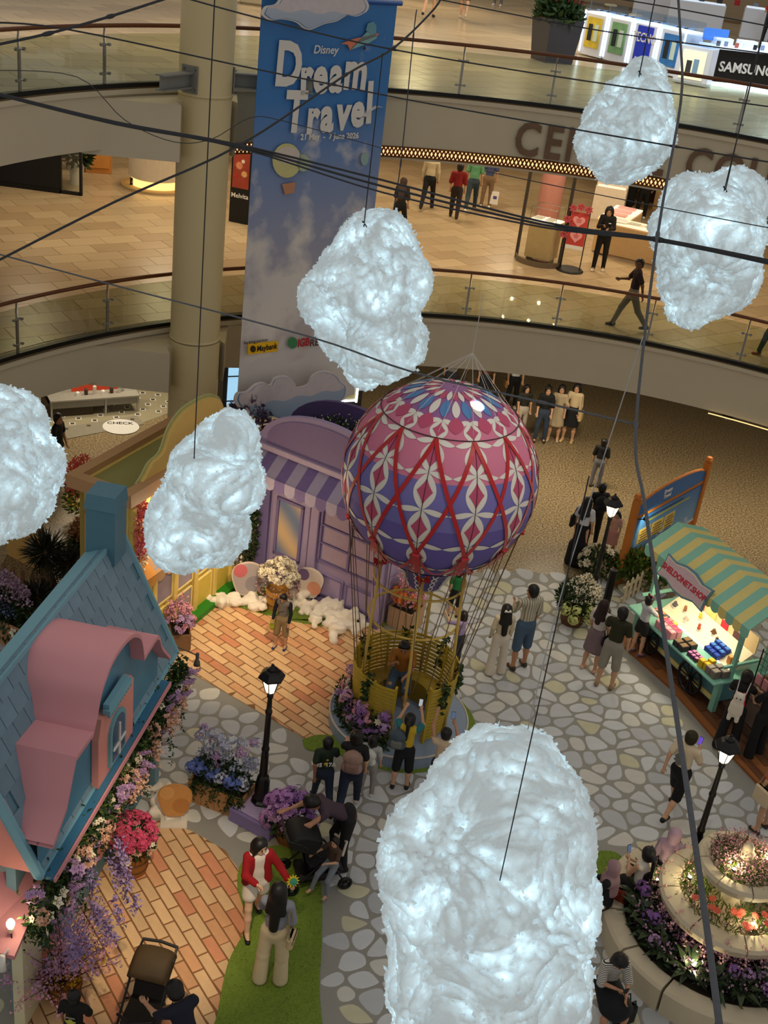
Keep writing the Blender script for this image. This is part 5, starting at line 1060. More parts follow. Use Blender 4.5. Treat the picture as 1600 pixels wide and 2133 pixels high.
# ---------------------------------------------------------------- potted arrangements
def bucket(t, r, h, mat=m_terr):
    MB().lathe([(0, 0), (r*.82, 0), (r, h), (r*.92, h), (r*.9, h-.05), (0, h-.05)], 20).build('pot', mat, t)
    for k in range(2): MB().ring((0, 0, h*(.3+.45*k)), r*(.82+.18*(.3+.45*k))+.006, .01, 20, 5).build('hoop', M('hoop_brown', (90, 56, 28), .6), t)
def dome(t, c, r, n, kinds, zmin=-.1, size=.08):
    p_, nn = sph(n, r, c, zmin)
    for i in range(n): k_, m_, f_ = kinds[i % len(kinds)]; bloom(k_, size*f_*random.uniform(.85, 1.2), m_, t, p_[i], nn[i], v=i)
p = at(276, 1815); t = thing('flower_bucket', 'wooden bucket of bright pink chrysanthemums with a cream collar by the awning', 'flowers', (p.x, p.y, .04)); bucket(t, .24, .36); foliage(t, (0, 0, .6), (.3, .3, .25), 500, .09); dome(t, (0, 0, .68), (.30, .30, .27), 95, [('cluster', m_mag, 1.), ('cluster', m_mag, .9), ('cluster', M('petal_rose', (232, 110, 140), .7, var=.2), 1.)], -.1, .062); dome(t, (0, 0, .52), (.34, .34, .16), 26, [('cluster', m_cream_p, 1.), ('peony', m_peach, .8)], -.3, .08)
p = at(135, 2078); t = thing('blossom_pot', 'low pot of tall mauve cherry blossom branches beside the cottage window', 'flowers', (p.x, p.y, .04)); bucket(t, .22, .3)
br = MB(); v = []
for i in range(34):
    q = i*2.4; e = rad(random.uniform(25, 85)); L = random.uniform(.7, 1.25); d = Vector((math.cos(q)*math.cos(e), math.sin(q)*math.cos(e), math.sin(e))); a = Vector((0, 0, .25)); b = a+d*L; br.tube([a, a+d*L*.5+Vector((0, 0, .05)), b], [.01, .007, .003], 4)
    for j in range(75): t_ = random.uniform(.35, 1.05); v.append(tuple(a+d*L*t_+Vector((random.gauss(0, .05), random.gauss(0, .05), random.gauss(0, .05)))))
br.build('branches', m_bark, t, kind='stuff'); petals('blossom', v[:1700], .045, M('petal_mauve2', (196, 150, 190), .7, var=.25), t, .75); petals('blossom_pink', v[1700:], .045, m_pinkp, t, .75)
p_, nn = sph(260, (.2, .2, .12), (0, 0, .34), 0); petals('yellow_filler', p_, .06, m_yel, t, .5, .4, nn); p_, nn = sph(90, (.12, .12, .1), (.3, .25, .45), -.5); petals('yellow_sprig', p_, .06, m_yel, t, .5, .4, nn)
def planter_box(label, loc, rz, L, W, Hh, mat=m_box):
    t = thing('flower_planter', label, 'flowers', loc, rz); mb = MB()
    for y in (-W/2, W/2):
        for i in range(4): MB().box((-L/2+L*(i+.5)/4, y, Hh/2), (L/4-.008, .03, Hh)).build('plank', mat, t)
    for x in (-L/2, L/2): MB().box((x, 0, Hh/2), (.03, W, Hh)).build('end_board', mat, t)
    MB().box((0, 0, Hh-.05), (L-.02, W-.02, .02)).build('soil', M('soil', (40, 32, 22), .9), t); return t
p0_, p1_ = at(395, 1672), at(498, 1712); rz = math.atan2((p1_-p0_).y, (p1_-p0_).x); c = (p0_+p1_)/2
t = planter_box('wooden planter of blue and white hydrangeas with trailing ferns beside the street lamp', (c.x+.06, c.y+.2, .03), rz, .92, .4, .42)
foliage(t, (0, 0, .55), (.5, .25, .25), 700, .1); 
for i in range(46): x = random.uniform(-.48, .48); y = random.uniform(-.22, .2); bl = y < -.02; bloom('hydrangea' if bl else 'cluster', .085 if bl else .08, (m_blue if i % 3 else m_pale) if bl else (m_pale if i % 3 else m_lilac), t, (x, y, .52+(.12 if bl else random.uniform(.2, .75))), (0, -.5, 1), v=i)
v = []; sp_ = MB()
for i in range(18):
    x = random.uniform(-.45, .45); y = random.uniform(-.05, .15); h_ = random.uniform(.35, .75); sp_.tube([(x, y, .5), (x+.03, y, .5+h_)], .004, 4)
    for j in range(22): t_ = random.uniform(.3, 1); v.append((x+.03*t_+random.gauss(0, .03), y+random.gauss(0, .03), .5+h_*t_))
sp_.build('stems', m_foli2, t, kind='stuff'); petals('delphinium', v, .05, m_pale, t, .8)
v = []
for i in range(20):
    x = random.uniform(-.48, .5); 
    for j in range(16): t_ = j/16; v.append((x+.03*math.sin(i+3*t_), -.23-.04*t_, .48-.4*t_*(.5+.5*((i*7) % 5)/4)))
petals('fern_frond', v, .08, m_foli, t, .3, -.8)
b_ = at(511, 1632, .75); t = thing('water_bottle', 'small clear plastic bottle standing in the blue hydrangea planter', 'bottle', (b_.x, b_.y, .62)); MB().lathe([(0, 0), (.03, 0), (.03, .12), (.012, .16), (.012, .18)], 12).build('bottle_body', M('clear_plastic', (220, 226, 230), .1, trans=.8), t, True); MB().lathe([(.014, .175), (.014, .195), (0, .196)], 10).build('cap', m_white, t)
p = at(602, 1752); t = thing('hydrangea_pot', 'round wooden pot of big purple hydrangeas beside the lilac plinth', 'flowers', (p.x, p.y, .03)); bucket(t, .23, .3); foliage(t, (0, 0, .45), (.35, .3, .25), 500, .11); dome(t, (0, 0, .5), (.36, .3, .34), 22, [('hydrangea', m_lilac, 1.), ('hydrangea', M('petal_orchid', (184, 130, 196), .7, var=.2), 1.), ('hydrangea', m_viol, .9)], -.15, .125)
p = at(575, 1268); t = thing('flower_basket', 'wicker basket overflowing with cream flowers in front of the lilac door', 'flowers', (p.x, p.y, .05)); bucket(t, .24, .42, M('wicker_gold', (190, 140, 60), .7, var=.3, scale=20)); dome(t, (0, 0, .72), (.34, .34, .32), 60, [('cluster', m_cream_p, 1.), ('peony', m_cream_p, .9)], -.1, .085); p_, nn = sph(500, (.42, .4, .2), (0, 0, .52), -.6); petals('dusty_filler', p_, .05, M('petal_dusty', (176, 140, 140), .7, var=.3), t, .6, 0, nn)
p = at(842, 1304); t = planter_box('tan box of glowing orange and pink flowers behind the balloon basket', (p.x, p.y, .03), rad(-30), .52, .5, .46, C(190, 156, 124)); dome(t, (0, 0, .62), (.3, .3, .26), 40, [('cluster', m_orange, 1.), ('peony', m_orange, .9), ('cluster', m_pinkp, 1.)], -.1, .09); v = []
for i in range(26):
    q = i*2.4; d = Vector((.35*math.cos(q), .35*math.sin(q), 1)).normalized()
    for j in range(26): t_ = random.uniform(.2, 1); v.append(tuple(Vector((0, 0, .5))+d*.75*t_+Vector((random.gauss(0, .04), random.gauss(0, .04), 0))))
petals('pink_blossom', v, .05, m_pinkp, t, .75)
p = at(1180, 1300); t = thing('flower_urn', 'brown pot of lime hydrangeas and cream blossom near the notice board', 'flowers', (p.x+.1, p.y+.05, .03)); bucket(t, .27, .32, C(96, 66, 40)); foliage(t, (0, .05, .55), (.4, .35, .4), 700, .12); dome(t, (-.08, -.12, .42), (.36, .3, .26), 14, [('hydrangea', m_limeg, 1.)], -.5, .1); v = []
for i in range(1300): q = random.uniform(0, 6.3); r = random.random()**.5*.36; v.append((.12+r*math.cos(q), .08+r*math.sin(q)*.8, .6+.5*random.random()*(1.2-r*2)))
petals('cream_blossom', v, .05, m_cream_p, t, .8); v2 = [(.35+random.gauss(0, .08), -.2+random.gauss(0, .06), .5-.35*random.random()) for _ in range(260)]; petals('lime_trail', v2, .05, m_limeg, t, .8)
p = at(1240, 1205); t = thing('white_bush', 'bush of white flowers around the foot of the lamp by the notice board', 'flowers', (p.x+.05, p.y+.1, .0)); foliage(t, (0, 0, .3), (.45, .35, .4), 700, .1); dome(t, (0, 0, .32), (.45, .35, .42), 22, [('peony', m_cream_p, 1.2)], -.1, .09)
p = at(372, 1342); t = planter_box('brown planter of pink stock flowers at the far corner of the cottage', (p.x, p.y, .03), rad(-70), .55, .34, .36, C(128, 96, 66)); dome(t, (0, 0, .5), (.3, .22, .3), 34, [('cluster', m_pinkp, 1.), ('cluster', m_lilac, 1.), ('peony', m_pinkp, .9)], -.1, .08); v = []
for i in range(14):
    x = random.uniform(-.25, .25); y = random.uniform(-.15, .15)
    for j in range(18): t_ = random.random(); v.append((x+random.gauss(0, .03), y+random.gauss(0, .03), .6+.4*t_))
petals('stock_spikes', v, .05, m_pinkp, t, .8)
# plants left of the yellow shop and behind the cottage
p = at(165, 1080); t = thing('autumn_flowers', 'orange and red flowering branches left of the yellow shop', 'flowers', (p.x+.1, p.y, 0)); MB().tube([(0, 0, 0), (0, 0, .9)], .03, 6).build('stem', m_bark, t); foliage(t, (0, 0, .5), (.4, .4, .5), 600, .12, m_foli2); v, nn = sph(900, (.4, .4, .55), (0, 0, 1.0), -.8, .5); petals('orange_blossom', v, .07, m_coralp, t, .8, 0, nn); v, nn = sph(260, (.35, .35, .3), (0, 0, .5), -.5, .5); petals('yellow_blossom', v, .07, m_yel, t, .8, 0, nn)
lamp('shrub_light', 'POINT', (p.x+.35, p.y-.1, .5), 12, WARM, None, .05)
p = at(190, 1190); t = planter_box('tan planter of bronze flowers and trailing ivy below the yellow shop window', (p.x, p.y, 0), rad(70), .9, .45, .7, C(196, 150, 104)); foliage(t, (0, 0, .85), (.5, .35, .35), 900, .1, m_foli); v, nn = sph(700, (.5, .38, .4), (0, 0, .95), 0, .3); petals('bronze_blossom', v, .06, M('petal_bronze', (176, 120, 76), .7, var=.3), t, .8, 0, nn); v = [(random.uniform(-.45, .45), -.25-random.random()*.05, .7-.6*random.random()) for _ in range(260)]; petals('ivy', v, .1, m_foli, t, .6, -.5)
p = at(222, 1180); t = thing('pink_spray', 'pink blossom spray against the cottage ridge', 'flowers', (p.x, p.y-.3, 0)); v, nn = sph(300, (.3, .3, .5), (0, 0, 1.0), -1, .5); petals('blossom', v, .06, m_pinkp, t, .8, 0, nn); MB().tube([(0, 0, 0), (0, 0, .8)], .03, 6).build('stem', m_bark, t)
t = thing('climbing_blossom', 'pink blossom climbing the glowing front of the yellow shop', 'flowers', (-4.08, 17.46, 0.03)); MB().tube([(0, 0, 0), (-.03, .02, 1.4), (-.05, 0, 3.0)], [.02, .015, .01], 6).build('stem', m_bark, t); v, nn = sph(1300, (.16, .3, .62), (-.02, .02, 2.75), -1, .6); petals('blossom', v, .06, M('petal_salmon', (236, 120, 124), .7, var=.25), t, .8, 0, nn); v, nn = sph(160, (.1, .25, .3), (.02, -.02, 2.2), -1, .6); petals('pale_blossom', v, .06, m_cream_p, t, .8, 0, nn)
def yucca(loc, h, r, lab):
    t = thing('yucca', lab, 'yucca', loc); v = []
    mb = MB(); mb.tube([(0, 0, 0), (.03, .02, h*.5), (0, 0, h)], [.13, .16, .08], 10); mb.build('trunk', M('yucca_trunk', (104, 84, 60), .9, var=.4, scale=20), t, True)
    th = [(random.gauss(0, .12), random.gauss(0, .12), h*random.uniform(.25, .95)) for _ in range(260)]; petals('dead_leaves', th, .3, M('yucca_dry', (112, 92, 66), .9, var=.3), t, .08, -1.6)
    p_, nn = sph(240, .04, (0, 0, h), -.45); petals('crown', p_, r, M('yucca_green', (36, 40, 28), .5, var=.4), t, .07, 0., nn*3)
for (x, y, zz, r, lab) in ((95, 1155, 1.35, .5, 'tallest yucca tree behind the cottage roof'), (140, 1178, 1.15, .42, 'yucca tree touching the cottage ridge, right of the tallest one'), (80, 1250, .62, .42, 'low squat yucca in front of the other two')): 
    p = at(x, y, zz); yucca((p.x, p.y, 0.03), zz, r, lab)
p = at(25, 1340); t = planter_box('tan plank planter of lilac and blue flowers at the left edge behind the cottage', (p.x-.3, p.y+.25, .03), rad(-25), 1.5, .5, .5, C(186, 140, 100)); foliage(t, (0, 0, .6), (.75, .3, .3), 900, .11); v, nn = sph(1300, (.75, .3, .45), (-.1, .1, .8), 0, .4); petals('lilac_blossom', v, .06, M('petal_greylilac', (176, 146, 172), .7, var=.25), t, .8, 0, nn); v, nn = sph(500, (.6, .2, .2), (-.05, -.15, .62), 0, .3); petals('blue_blossom', v, .05, M('petal_greyblue', (120, 126, 176), .7, var=.25), t, .8, 0, nn); v = [(random.uniform(-.7, .7), -.28, .5-.35*random.random()) for _ in range(200)]; petals('ivy', v, .1, m_foli, t, .5, -.8); bloom('orchid', .1, m_cream_p, t, (.62, -.3, .42), (0, -1, .4))
picket('brown picket fence behind the lilac planter at the left edge', tuple(at(-40, 1230).xy), tuple(at(100, 1285).xy), 7, .85, (150, 110, 80))
p = at(40, 1170); t = thing('scenery_flat', 'yellow painted scenery panel behind the yucca trees', 'panel', (p.x+.1, p.y, 0), rad(-30)); MB().box((0, 0, .6), (.95, .06, 1.2)).build('board', C(216, 172, 96), t); MB().box((0, .25, .6), (.06, .5, 1.2)).build('side_board', C(200, 160, 90), t)
# cotton wool on the ground, plain cut-out standees
def cotton(lab, spots, r):
    o = Vector(spots[0]); pr = []
    for s_ in spots:
        for k in range(7): c_ = Vector(s_)-o+Vector((random.gauss(0, r), random.gauss(0, r), abs(random.gauss(0, r*.5)))); pr.append(cap(c_, c_+Vector((random.gauss(0, r), random.gauss(0, r), random.gauss(0, .03))), random.uniform(.05, .1), None, k=.05))
    me = blob('cotton_wool', pr, .03); 
    for v_ in me.vertices: nv = mnoise.noise_vector(v_.co*9)*.03+mnoise.noise_vector(v_.co*25)*.012; v_.co += nv
    b_ = link('cotton_wool', me, None, M('cotton', (244, 236, 222), .95, var=.06, scale=20, bump=.4), 'stuff', loc=(o.x, o.y, .06)); tag(b_, lab, 'cotton wool')
cotton('drift of white cotton wool on the grass before the lilac shop', [at(x, y) for x, y in ((640, 1270), (690, 1285), (730, 1292), (670, 1300), (700, 1310), (610, 1255), (750, 1300))], .16)
cotton('tuft of white cotton wool beside the green plinth', [at(x, y) for x, y in ((455, 1262), (475, 1255), (530, 1258), (545, 1265))], .1)
cotton('wisp of white cotton wool by the cottage wall behind the tan standee', [at(x, y) for x, y in ((335, 1668), (345, 1690))], .09)
def standee(lab, pb, w_, h_, rz, cols, tilt=0.):
    t = thing('cutout_standee', lab, 'standee', (pb.x, pb.y, .04), rz, 'plain cut-out standees'); MB().box((0, 0, .012), (w_*.8, .3, .024)).build('base_plate', M('standee_white', (226, 216, 200), .5), t)
    for x in (-.12, .12): MB().box((x, 0, .06), (.02, .02, .12)).build('strut', m_white, t)
    pr = [cap((-w_*.2, 0, h_*.3), (w_*.12, 0, h_*.42), w_*.2), cap((w_*.05, 0, h_*.45), (w_*.15, 0, h_*.8), w_*.2, w_*.17), cap((-w_*.25, 0, h_*.25), (-w_*.1, 0, h_*.15), w_*.12), cap((w_*.1, 0, h_*.4), (w_*.28, 0, h_*.3), w_*.1)]
    pl_ = [(w_*.5*math.cos(2*PI*i/28)*(1+.12*math.sin(3*2*PI*i/28)), h_*.55+h_*.46*math.sin(2*PI*i/28)*(1+.1*math.cos(2*2*PI*i/28))) for i in range(28)]
    vprism(MB(), pl_, -.008, .008).build('cutout_board', C(*cols[0]), t); vprism(MB(), [(a*.9, h_*.55+(b-h_*.55)*.92) for a, b in pl_], -.013, -.008).build('cutout_print', C(*cols[1]), t)
    for k, (dx, dz, r_, ci) in enumerate(((-.12, .2, .2, 2), (.1, -.12, .24, 3))): vprism(MB(), [(dx*w_*2+r_*w_*1.1*math.cos(2*PI*i/16), h_*.55+dz*h_+r_*h_*.8*math.sin(2*PI*i/16)) for i in range(16)], -.016, -.013).build('print_patch', C(*cols[ci]), t)
standee('plain pink and grey cut-out standee by the green plinth', at(512, 1255), .62, .95, rad(15), [(214, 196, 184), (176, 168, 172), (206, 110, 120), (150, 146, 156)])
standee('plain violet and white cut-out standee right of the cream flower basket', at(640, 1258), .55, .85, rad(-10), [(236, 226, 214), (222, 208, 200), (120, 100, 146), (226, 160, 130)])
standee('plain tan cut-out standee in front of the blue hydrangea planter', at(362, 1716), .5, .78, rad(10), [(206, 150, 90), (214, 156, 92), (226, 172, 108), (196, 136, 76)])
# ================================================================== banner and its cloud boards
ba = Vector((-3.25, 22.0)); bb = Vector((-1.0, 24.0)); bd = (bb-ba); BW = bd.length; bd.normalize(); B0, B1 = 3.1, 11.05
bn = thing('hanging_banner', 'tall blue sky banner printed Dream Travel hanging beside the column', 'banner', (ba.x, ba.y, B0), math.atan2(bd.y, bd.x))
m_ban = M('banner_print_warm_lit', (90, 150, 200), .5); skymat(m_ban, (58, 122, 190), (216, 196, 182), .4, 6.2, .33, 1.0, (222, 216, 212), .34)  # sky print; warm light on the banner foot is put into its colour
mb = MB(); n = 26; vs = []
for i in range(n+1):
    x = BW*i/n; y = .05*math.sin(i*.9)*.5
    vs += [(x, y, 0), (x, y*.2, B1-B0), (x, y+.006, 0), (x, y*.2+.006, B1-B0)]
mb.add(vs, [f for i in range(n) for f in ((i*4, i*4+4, i*4+5, i*4+1), (i*4+2, i*4+3, i*4+7, i*4+6))]); mb.build('cloth', m_ban, bn, True)
MB().tube([(-.06, 0, B1-B0), (BW+.1, 0, B1-B0)], .05, 10).build('top_roller', M('roller_blue', (40, 92, 170), .5), bn, True)
def bpos(px, py): p = onplane(px, py, (ba.x, ba.y, 0), (-bd.y, bd.x, 0)); return ((p.xy-ba).dot(bd), p.z-B0)
def btext(s_, px, py, size, mat, off=0., rot=0., sx=1., name='lettering', **k):
    x, z = bpos(px, py); return text(s_, size, mat, bn, Matrix.Translation((x, -.06, z)) @ Matrix.Rotation(rad(rot), 4, 'Y') @ Matrix.Rotation(PI/2, 4, 'X') @ Matrix.Diagonal((sx, 1, 1, 1)), name, .002, off, **k)
m_bt = M('banner_white', (226, 222, 216), .6, var=.03)
btext('Disney', 675, 103, .2, m_bt, .003, shear=.15)
def script(word, pts_, sizes):
    for ch_, (x, y), s_ in zip(word, pts_, sizes): btext(ch_, x, y, s_, m_bt, .038, random.uniform(-4, 4), .74, name='letter')
script('Dream', [(598, 137), (634, 160), (664, 158), (697, 156), (738, 149)], [1.04, .9, .9, .9, .95])
script('Travel', [(612, 236), (648, 244), (678, 240), (712, 236), (742, 230), (766, 217)], [1.0, .88, .88, .88, .88, 1.05])
mb = MB(); tl_ = [bpos(*q) for q in ((752, 240), (765, 228), (780, 220), (793, 222))]; mb.tube([(x, -.065, z) for x, z in tl_], [.08, .07, .06, .02], 6, flat=.1); mb.build('letter_flourish', m_bt, bn)
btext('21 May  -  7 June 2026', 684, 283, .15, m_bt, .004)
def bpoly(name, pts_, mat, y=-.055): vprism(MB(), [bpos(*q) for q in pts_], y-.004, y).build(name, mat, bn)
bpoly('plane_wing', [(706, 90), (732, 80), (786, 68), (782, 74), (742, 88), (726, 104), (720, 92)], C(222, 130, 100)); bpoly('plane_body', [(724, 104), (740, 86), (764, 62), (776, 66), (782, 78), (766, 88)], C(130, 176, 180)); bpoly('plane_nose', [(758, 62), (762, 48), (774, 44), (780, 52), (780, 68), (770, 72)], C(110, 160, 176), -.06); bpoly('plane_wheel', [(752, 100), (756, 94), (758, 100), (755, 104)], C(40, 50, 70), -.06)
def bell(name, px, py, rx, ry_, mat, y=-.055, n=22): bpoly(name, [(px+rx*math.cos(2*PI*i/n), py+ry_*math.sin(2*PI*i/n)) for i in range(n)], mat, y)
bell('print_balloon', 594, 333, 30, 36, C(206, 202, 140)); bell('print_balloon_stripe', 596, 322, 24, 18, C(214, 200, 190), -.06); bell('print_balloon_far', 628, 338, 14, 18, C(168, 186, 160)); bpoly('print_basket', [(584, 382), (612, 378), (609, 400), (590, 404)], C(196, 140, 104)); bell('print_balloon_green', 756, 330, 8, 13, C(150, 180, 176))
# logos at the foot of the banner
bpoly('bank_logo_plate', [(514, 714), (577, 708), (576, 730), (513, 737)], C(240, 186, 20), -.05); btext('Maybank', 553, 722, .17, m_black, .003, sx=.8); bell('bank_logo_mark', 524, 725, 6, 7, C(60, 44, 10), -.055); bell('globe_mark', 606, 712, 10, 12, C(70, 140, 90), -.06); btext('IGB', 629, 712, .24, C(190, 30, 40), .008, sx=.8); btext('REIT', 659, 711, .22, C(90, 60, 60), .004); btext('Banking partner', 530, 709, .09, m_black)
def cloudboard(lab, pts_, off, drop, group='flat cloud boards'):
    xs = [onplane(px, py, (ba.x+bd.y*off, ba.y-bd.x*off, 0), (-bd.y, bd.x, 0)) for px, py in pts_]; q0 = xs[0]; loc2 = [((p.xy-q0.xy).dot(bd), p.z-q0.z) for p in xs]; loc2 = [(p.x, p.y) for p in spline([(a, b, 0) for a, b in loc2+loc2[:1]], 5)][:-1]
    t = thing('cloud_board', lab, 'cloud board', q0, math.atan2(bd.y, bd.x), group); vprism(MB(), loc2, -.02, .02).build('board', M('cloudboard_white', (222, 214, 212), .6), t); cxm = sum(a for a, b in loc2)/len(loc2); czm = sum(b for a, b in loc2)/len(loc2)
    mcl = M('cloudboard_print', (190, 200, 214), .6); vprism(MB(), [(cxm+(a-cxm)*.95, czm+(b-czm)*.93) for a, b in loc2], -.026, -.02).build('outline_print', M('cloudboard_blue', (96, 140, 180), .6), t); vprism(MB(), [(cxm+(a-cxm)*.93, czm+(b-czm)*.9+.01) for a, b in loc2], -.03, -.026).build('face_print', M('cloudboard_face', (210, 200, 204), .6), t)
    zlo = min(b for a, b in loc2); vprism(MB(), [(cxm+(a-cxm)*.93, min(czm-.12*abs(czm-zlo)+.03*math.sin(a*9), czm+(b-czm)*.9)) for a, b in loc2], -.034, -.03).build('shade_print', mcl, t)
    if mcl.node_tree.nodes.get('sky') is None: skymat(mcl, (200, 204, 214), (86, 140, 186), -1.2, .6, .5, 5., (212, 212, 216)); mcl.node_tree.nodes[0].name = 'sky'
cloudboard('flat cloud board at the foot of the hanging banner', [(487, 832), (493, 818), (512, 815), (530, 800), (548, 796), (562, 801), (572, 786), (596, 783), (612, 795), (618, 806), (640, 800), (650, 782), (672, 772), (700, 778), (712, 793), (724, 805), (720, 828), (700, 838), (670, 842), (650, 840), (640, 862), (612, 866), (596, 878), (565, 868), (545, 872), (520, 866), (510, 850), (494, 846)], .35, 0)
cloudboard('flat cloud board across the top of the hanging banner', [(543, 30), (552, 14), (575, 8), (590, -14), (630, -30), (690, -34), (740, -20), (765, 4), (764, 22), (742, 34), (722, 32), (700, 44), (674, 50), (640, 62), (615, 46), (585, 40), (560, 42)], .25, 0)
# ================================================================== lower gallery furniture
Z1 = S+.006; Z2 = 2*S+.006; Z0 = .0
def A1p(px, py, z=Z1): return at(px, py, z)
p = at(172, 408, Z1); hp_ = thing('black_hoarding', 'tall black shop hoarding with a glazed end bay at the left of the lower gallery', 'hoarding', (p.x, p.y, Z1), PI)
MB().box((1.9, 0, 1.35), (2.6, .12, 2.7)).build('panel', m_black, hp_); MB().box((1.9, -.0, .06), (2.6, .16, .12)).build('kick_plate', m_dark, hp_)
for x in (.04, .6): MB().box((x, 0, 1.35), (.07, .1, 2.7)).build('frame_post', m_black, hp_)
MB().box((.32, 0, .04), (.55, .1, .08)).build('frame_sill', m_black, hp_); MB().box((.32, 0, 1.4), (.5, .012, 2.6)).build('pane', glass('shop_glass', (.92, .94, .9), .06), hp_)
p = at(148, 392, Z1); t = thing('white_planter', 'green leafy plant in a white pot behind the glazed hoarding bay', 'plant', (p.x, p.y+.5, Z1)); MB().lathe([(0, 0), (.16, 0), (.2, .5), (.17, .5), (0, .45)], 16).build('pot', m_white, t); foliage(t, (0, 0, .85), (.32, .32, .45), 260, .26, m_foli, .3)
p = at(205, 358, Z1); t = thing('wood_cabinet', 'small wooden cabinet beside a white pillar on the lower gallery', 'cabinet', (p.x, p.y, Z1), rad(18)); MB().box((0, 0, .55), (.75, .4, 1.1), bev=.01).build('body', C(196, 130, 62), t); MB().box((0, -.21, .55), (.6, .02, .8), bev=.008).build('door', C(206, 142, 72), t); MB().box((-.55, .1, 1.3), (.3, .4, 2.6)).build('pillar', m_white, t)
p = at(318, 396, Z1); t = thing('round_counter', 'round white shop counter with glowing gold base and pink top display', 'counter', (p.x, p.y+.5, Z1)); MB().lathe([(0, 1.0), (.78, 1.0), (.8, .98), (.8, .3), (.72, .26)], 40).build('drum', M('counter_white', (226, 212, 190), .5), t, False); MB().lathe([(.72, .28), (.72, .05), (0, .05)], 40).build('glow_base', M('counter_glow', (255, 180, 70), .5, emit=1.6, ecol=(1, .62, .2)), t); MB().lathe([(0, .05), (1.0, .05), (1.0, 0)], 40).build('foot_plate', C(200, 170, 120), t)
bl_ = [cap((-.25, -.1, 1.04), (.3, .1, 1.04), .2, .3, .2, (0, 0, 1)), cap((.35, .1, 1.04), (.62, -.2, 1.04), .16, .12, .25, (0, 0, 1)), cap((-.45, .2, 1.04), (-.1, .3, 1.04), .14, .14, .25, (0, 0, 1))]; link('pink_display', blob('pink_display', bl_, .03), t, C(226, 70, 90, .4)); 
for x, y in ((-.2, .15), (.1, .1), (.35, .2)): MB().lathe([(0, 1.05), (.07, 1.05), (.07, 1.2), (0, 1.22)], 12, (x, y, 0)).build('display_jar', C(236, 100, 110, .3), t)
for x, q in ((276, 0), (287, 1)): p = at(x, 388, Z1); t = thing('floor_speaker', ('left' if q == 0 else 'right')+' one of two little black boxes before the round counter', 'speaker', (p.x, p.y, Z1), rad(20)); MB().box((0, 0, .12), (.14, .12, .24), bev=.01).build('cabinet', m_black, t); MB().lathe([(0, 0), (.035, 0), (.03, .01), (0, .012)], 12).build('cone', C(150, 150, 140), t, mw=Matrix.Translation((0, -.061, .14)) @ Matrix.Rotation(PI/2, 4, 'X'))
p = at(498, 464, Z1); t = thing('poster_totem', 'black advertising totem with a flower poster beside the banner', 'totem', (p.x, p.y, Z1), rad(-14)); MB().box((0, 0, 1.0), (.56, .12, 2.0), bev=.01).build('body', m_black, t); MB().box((0, -.065, 1.42), (.46, .01, 1.0)).build('poster', M('poster_red', (150, 60, 44), .4, var=.5, scale=3), t)
for x, z, r, c_ in ((-.05, 1.5, .12, (226, 150, 110)), (.1, 1.3, .1, (230, 180, 120)), (.05, 1.62, .06, (240, 220, 200)), (-.12, 1.22, .05, (200, 40, 40))): bloom('gerbera', r, C(*c_), t, (x, -.075, z), (0, -1, 0), name='poster_flower')
text('Melvita', .17, m_white, t, Matrix.Translation((0, -.066, .72)) @ Matrix.Rotation(PI/2, 4, 'X'), 'lettering', .002, .002); MB().box((0, -.066, 1.86), (.36, .008, .03)).build('poster_line', m_white, t)
p = at(502, 345, Z1); t = thing('flower_table', 'round white table with an orange bouquet behind the poster totem', 'table', (p.x, p.y+.4, Z1)); MB().lathe([(0, .8), (.5, .8), (.5, .76), (.06, .74), (.05, .04), (.3, .03), (.3, 0)], 24).build('table', m_white, t); dome(t, (0, 0, 1.0), (.3, .3, .25), 26, [('peony', m_orange, 1.), ('cluster', m_coralp, 1.), ('peony', m_cream_p, 1.)], 0, .09)
# glass vitrine with its pedestal
p = at(1125, 552, Z1); vt = thing('glass_vitrine', 'curved glass vitrine with two dark posts and a lit jewellery pedestal', 'vitrine', (p.x, p.y+.35, Z1), rad(-25)); MB().lathe([(0, .02), (.62, .02), (.64, 0)], 30, a0=rad(180), a1=rad(360)).build('base_plate', C(150, 130, 104), vt); MB().lathe([(.62, .0), (.65, .0), (.65, .14), (.62, .14)], 24, a0=rad(190), a1=rad(350)).build('plinth_rail', C(110, 94, 76), vt); MB().lathe([(.63, .14), (.63, 2.9)], 20, a0=rad(195), a1=rad(345)).build('curved_pane', glass('shop_glass', (.92, .94, .9), .06), vt)
for q in (rad(195), rad(345)): MB().box((.63*math.cos(q), .63*math.sin(q), 1.45), (.07, .07, 2.9)).build('post', C(60, 52, 46), vt)
MB().box((0, .02, .6), (.72, .6, .95), bev=.01).build('pedestal', C(190, 162, 116), vt)
for x in (-.3, .3): MB().box((x, 0, .07), (.05, .4, .14)).build('pedestal_foot', C(120, 100, 76), vt)
MB().box((0, .02, 1.09), (.76, .64, .03)).build('lit_top', M('vitrine_glow', (255, 240, 215), .4, emit=1.0), vt)
for x in (-.2, .12): MB().box((x, 0, 1.13), (.22, .3, .04), bev=.006).build('jewel_tray', m_white, vt)
mb = MB()
for x in (-.36, .36):
    for y in (-.28, .32): mb.tube([(x, y, 1.1), (x, y, 1.45)], .008, 4)
for z in (1.45,): mb.tube([(-.36, -.28, z), (.36, -.28, z), (.36, .32, z), (-.36, .32, z), (-.36, -.28, z)], .008, 4)
mb.build('case_frame', m_steel, vt)
p = at(1142, 462, Z1); tag(MB().lathe([(.36, 0), (.36, 3.2)], 28).build('pink_pillar', M('pillar_pink', (196, 132, 122), .5), None, True, loc=(p.x, p.y+.6, Z1)), 'round pink pillar behind the glass vitrine', 'pillar')
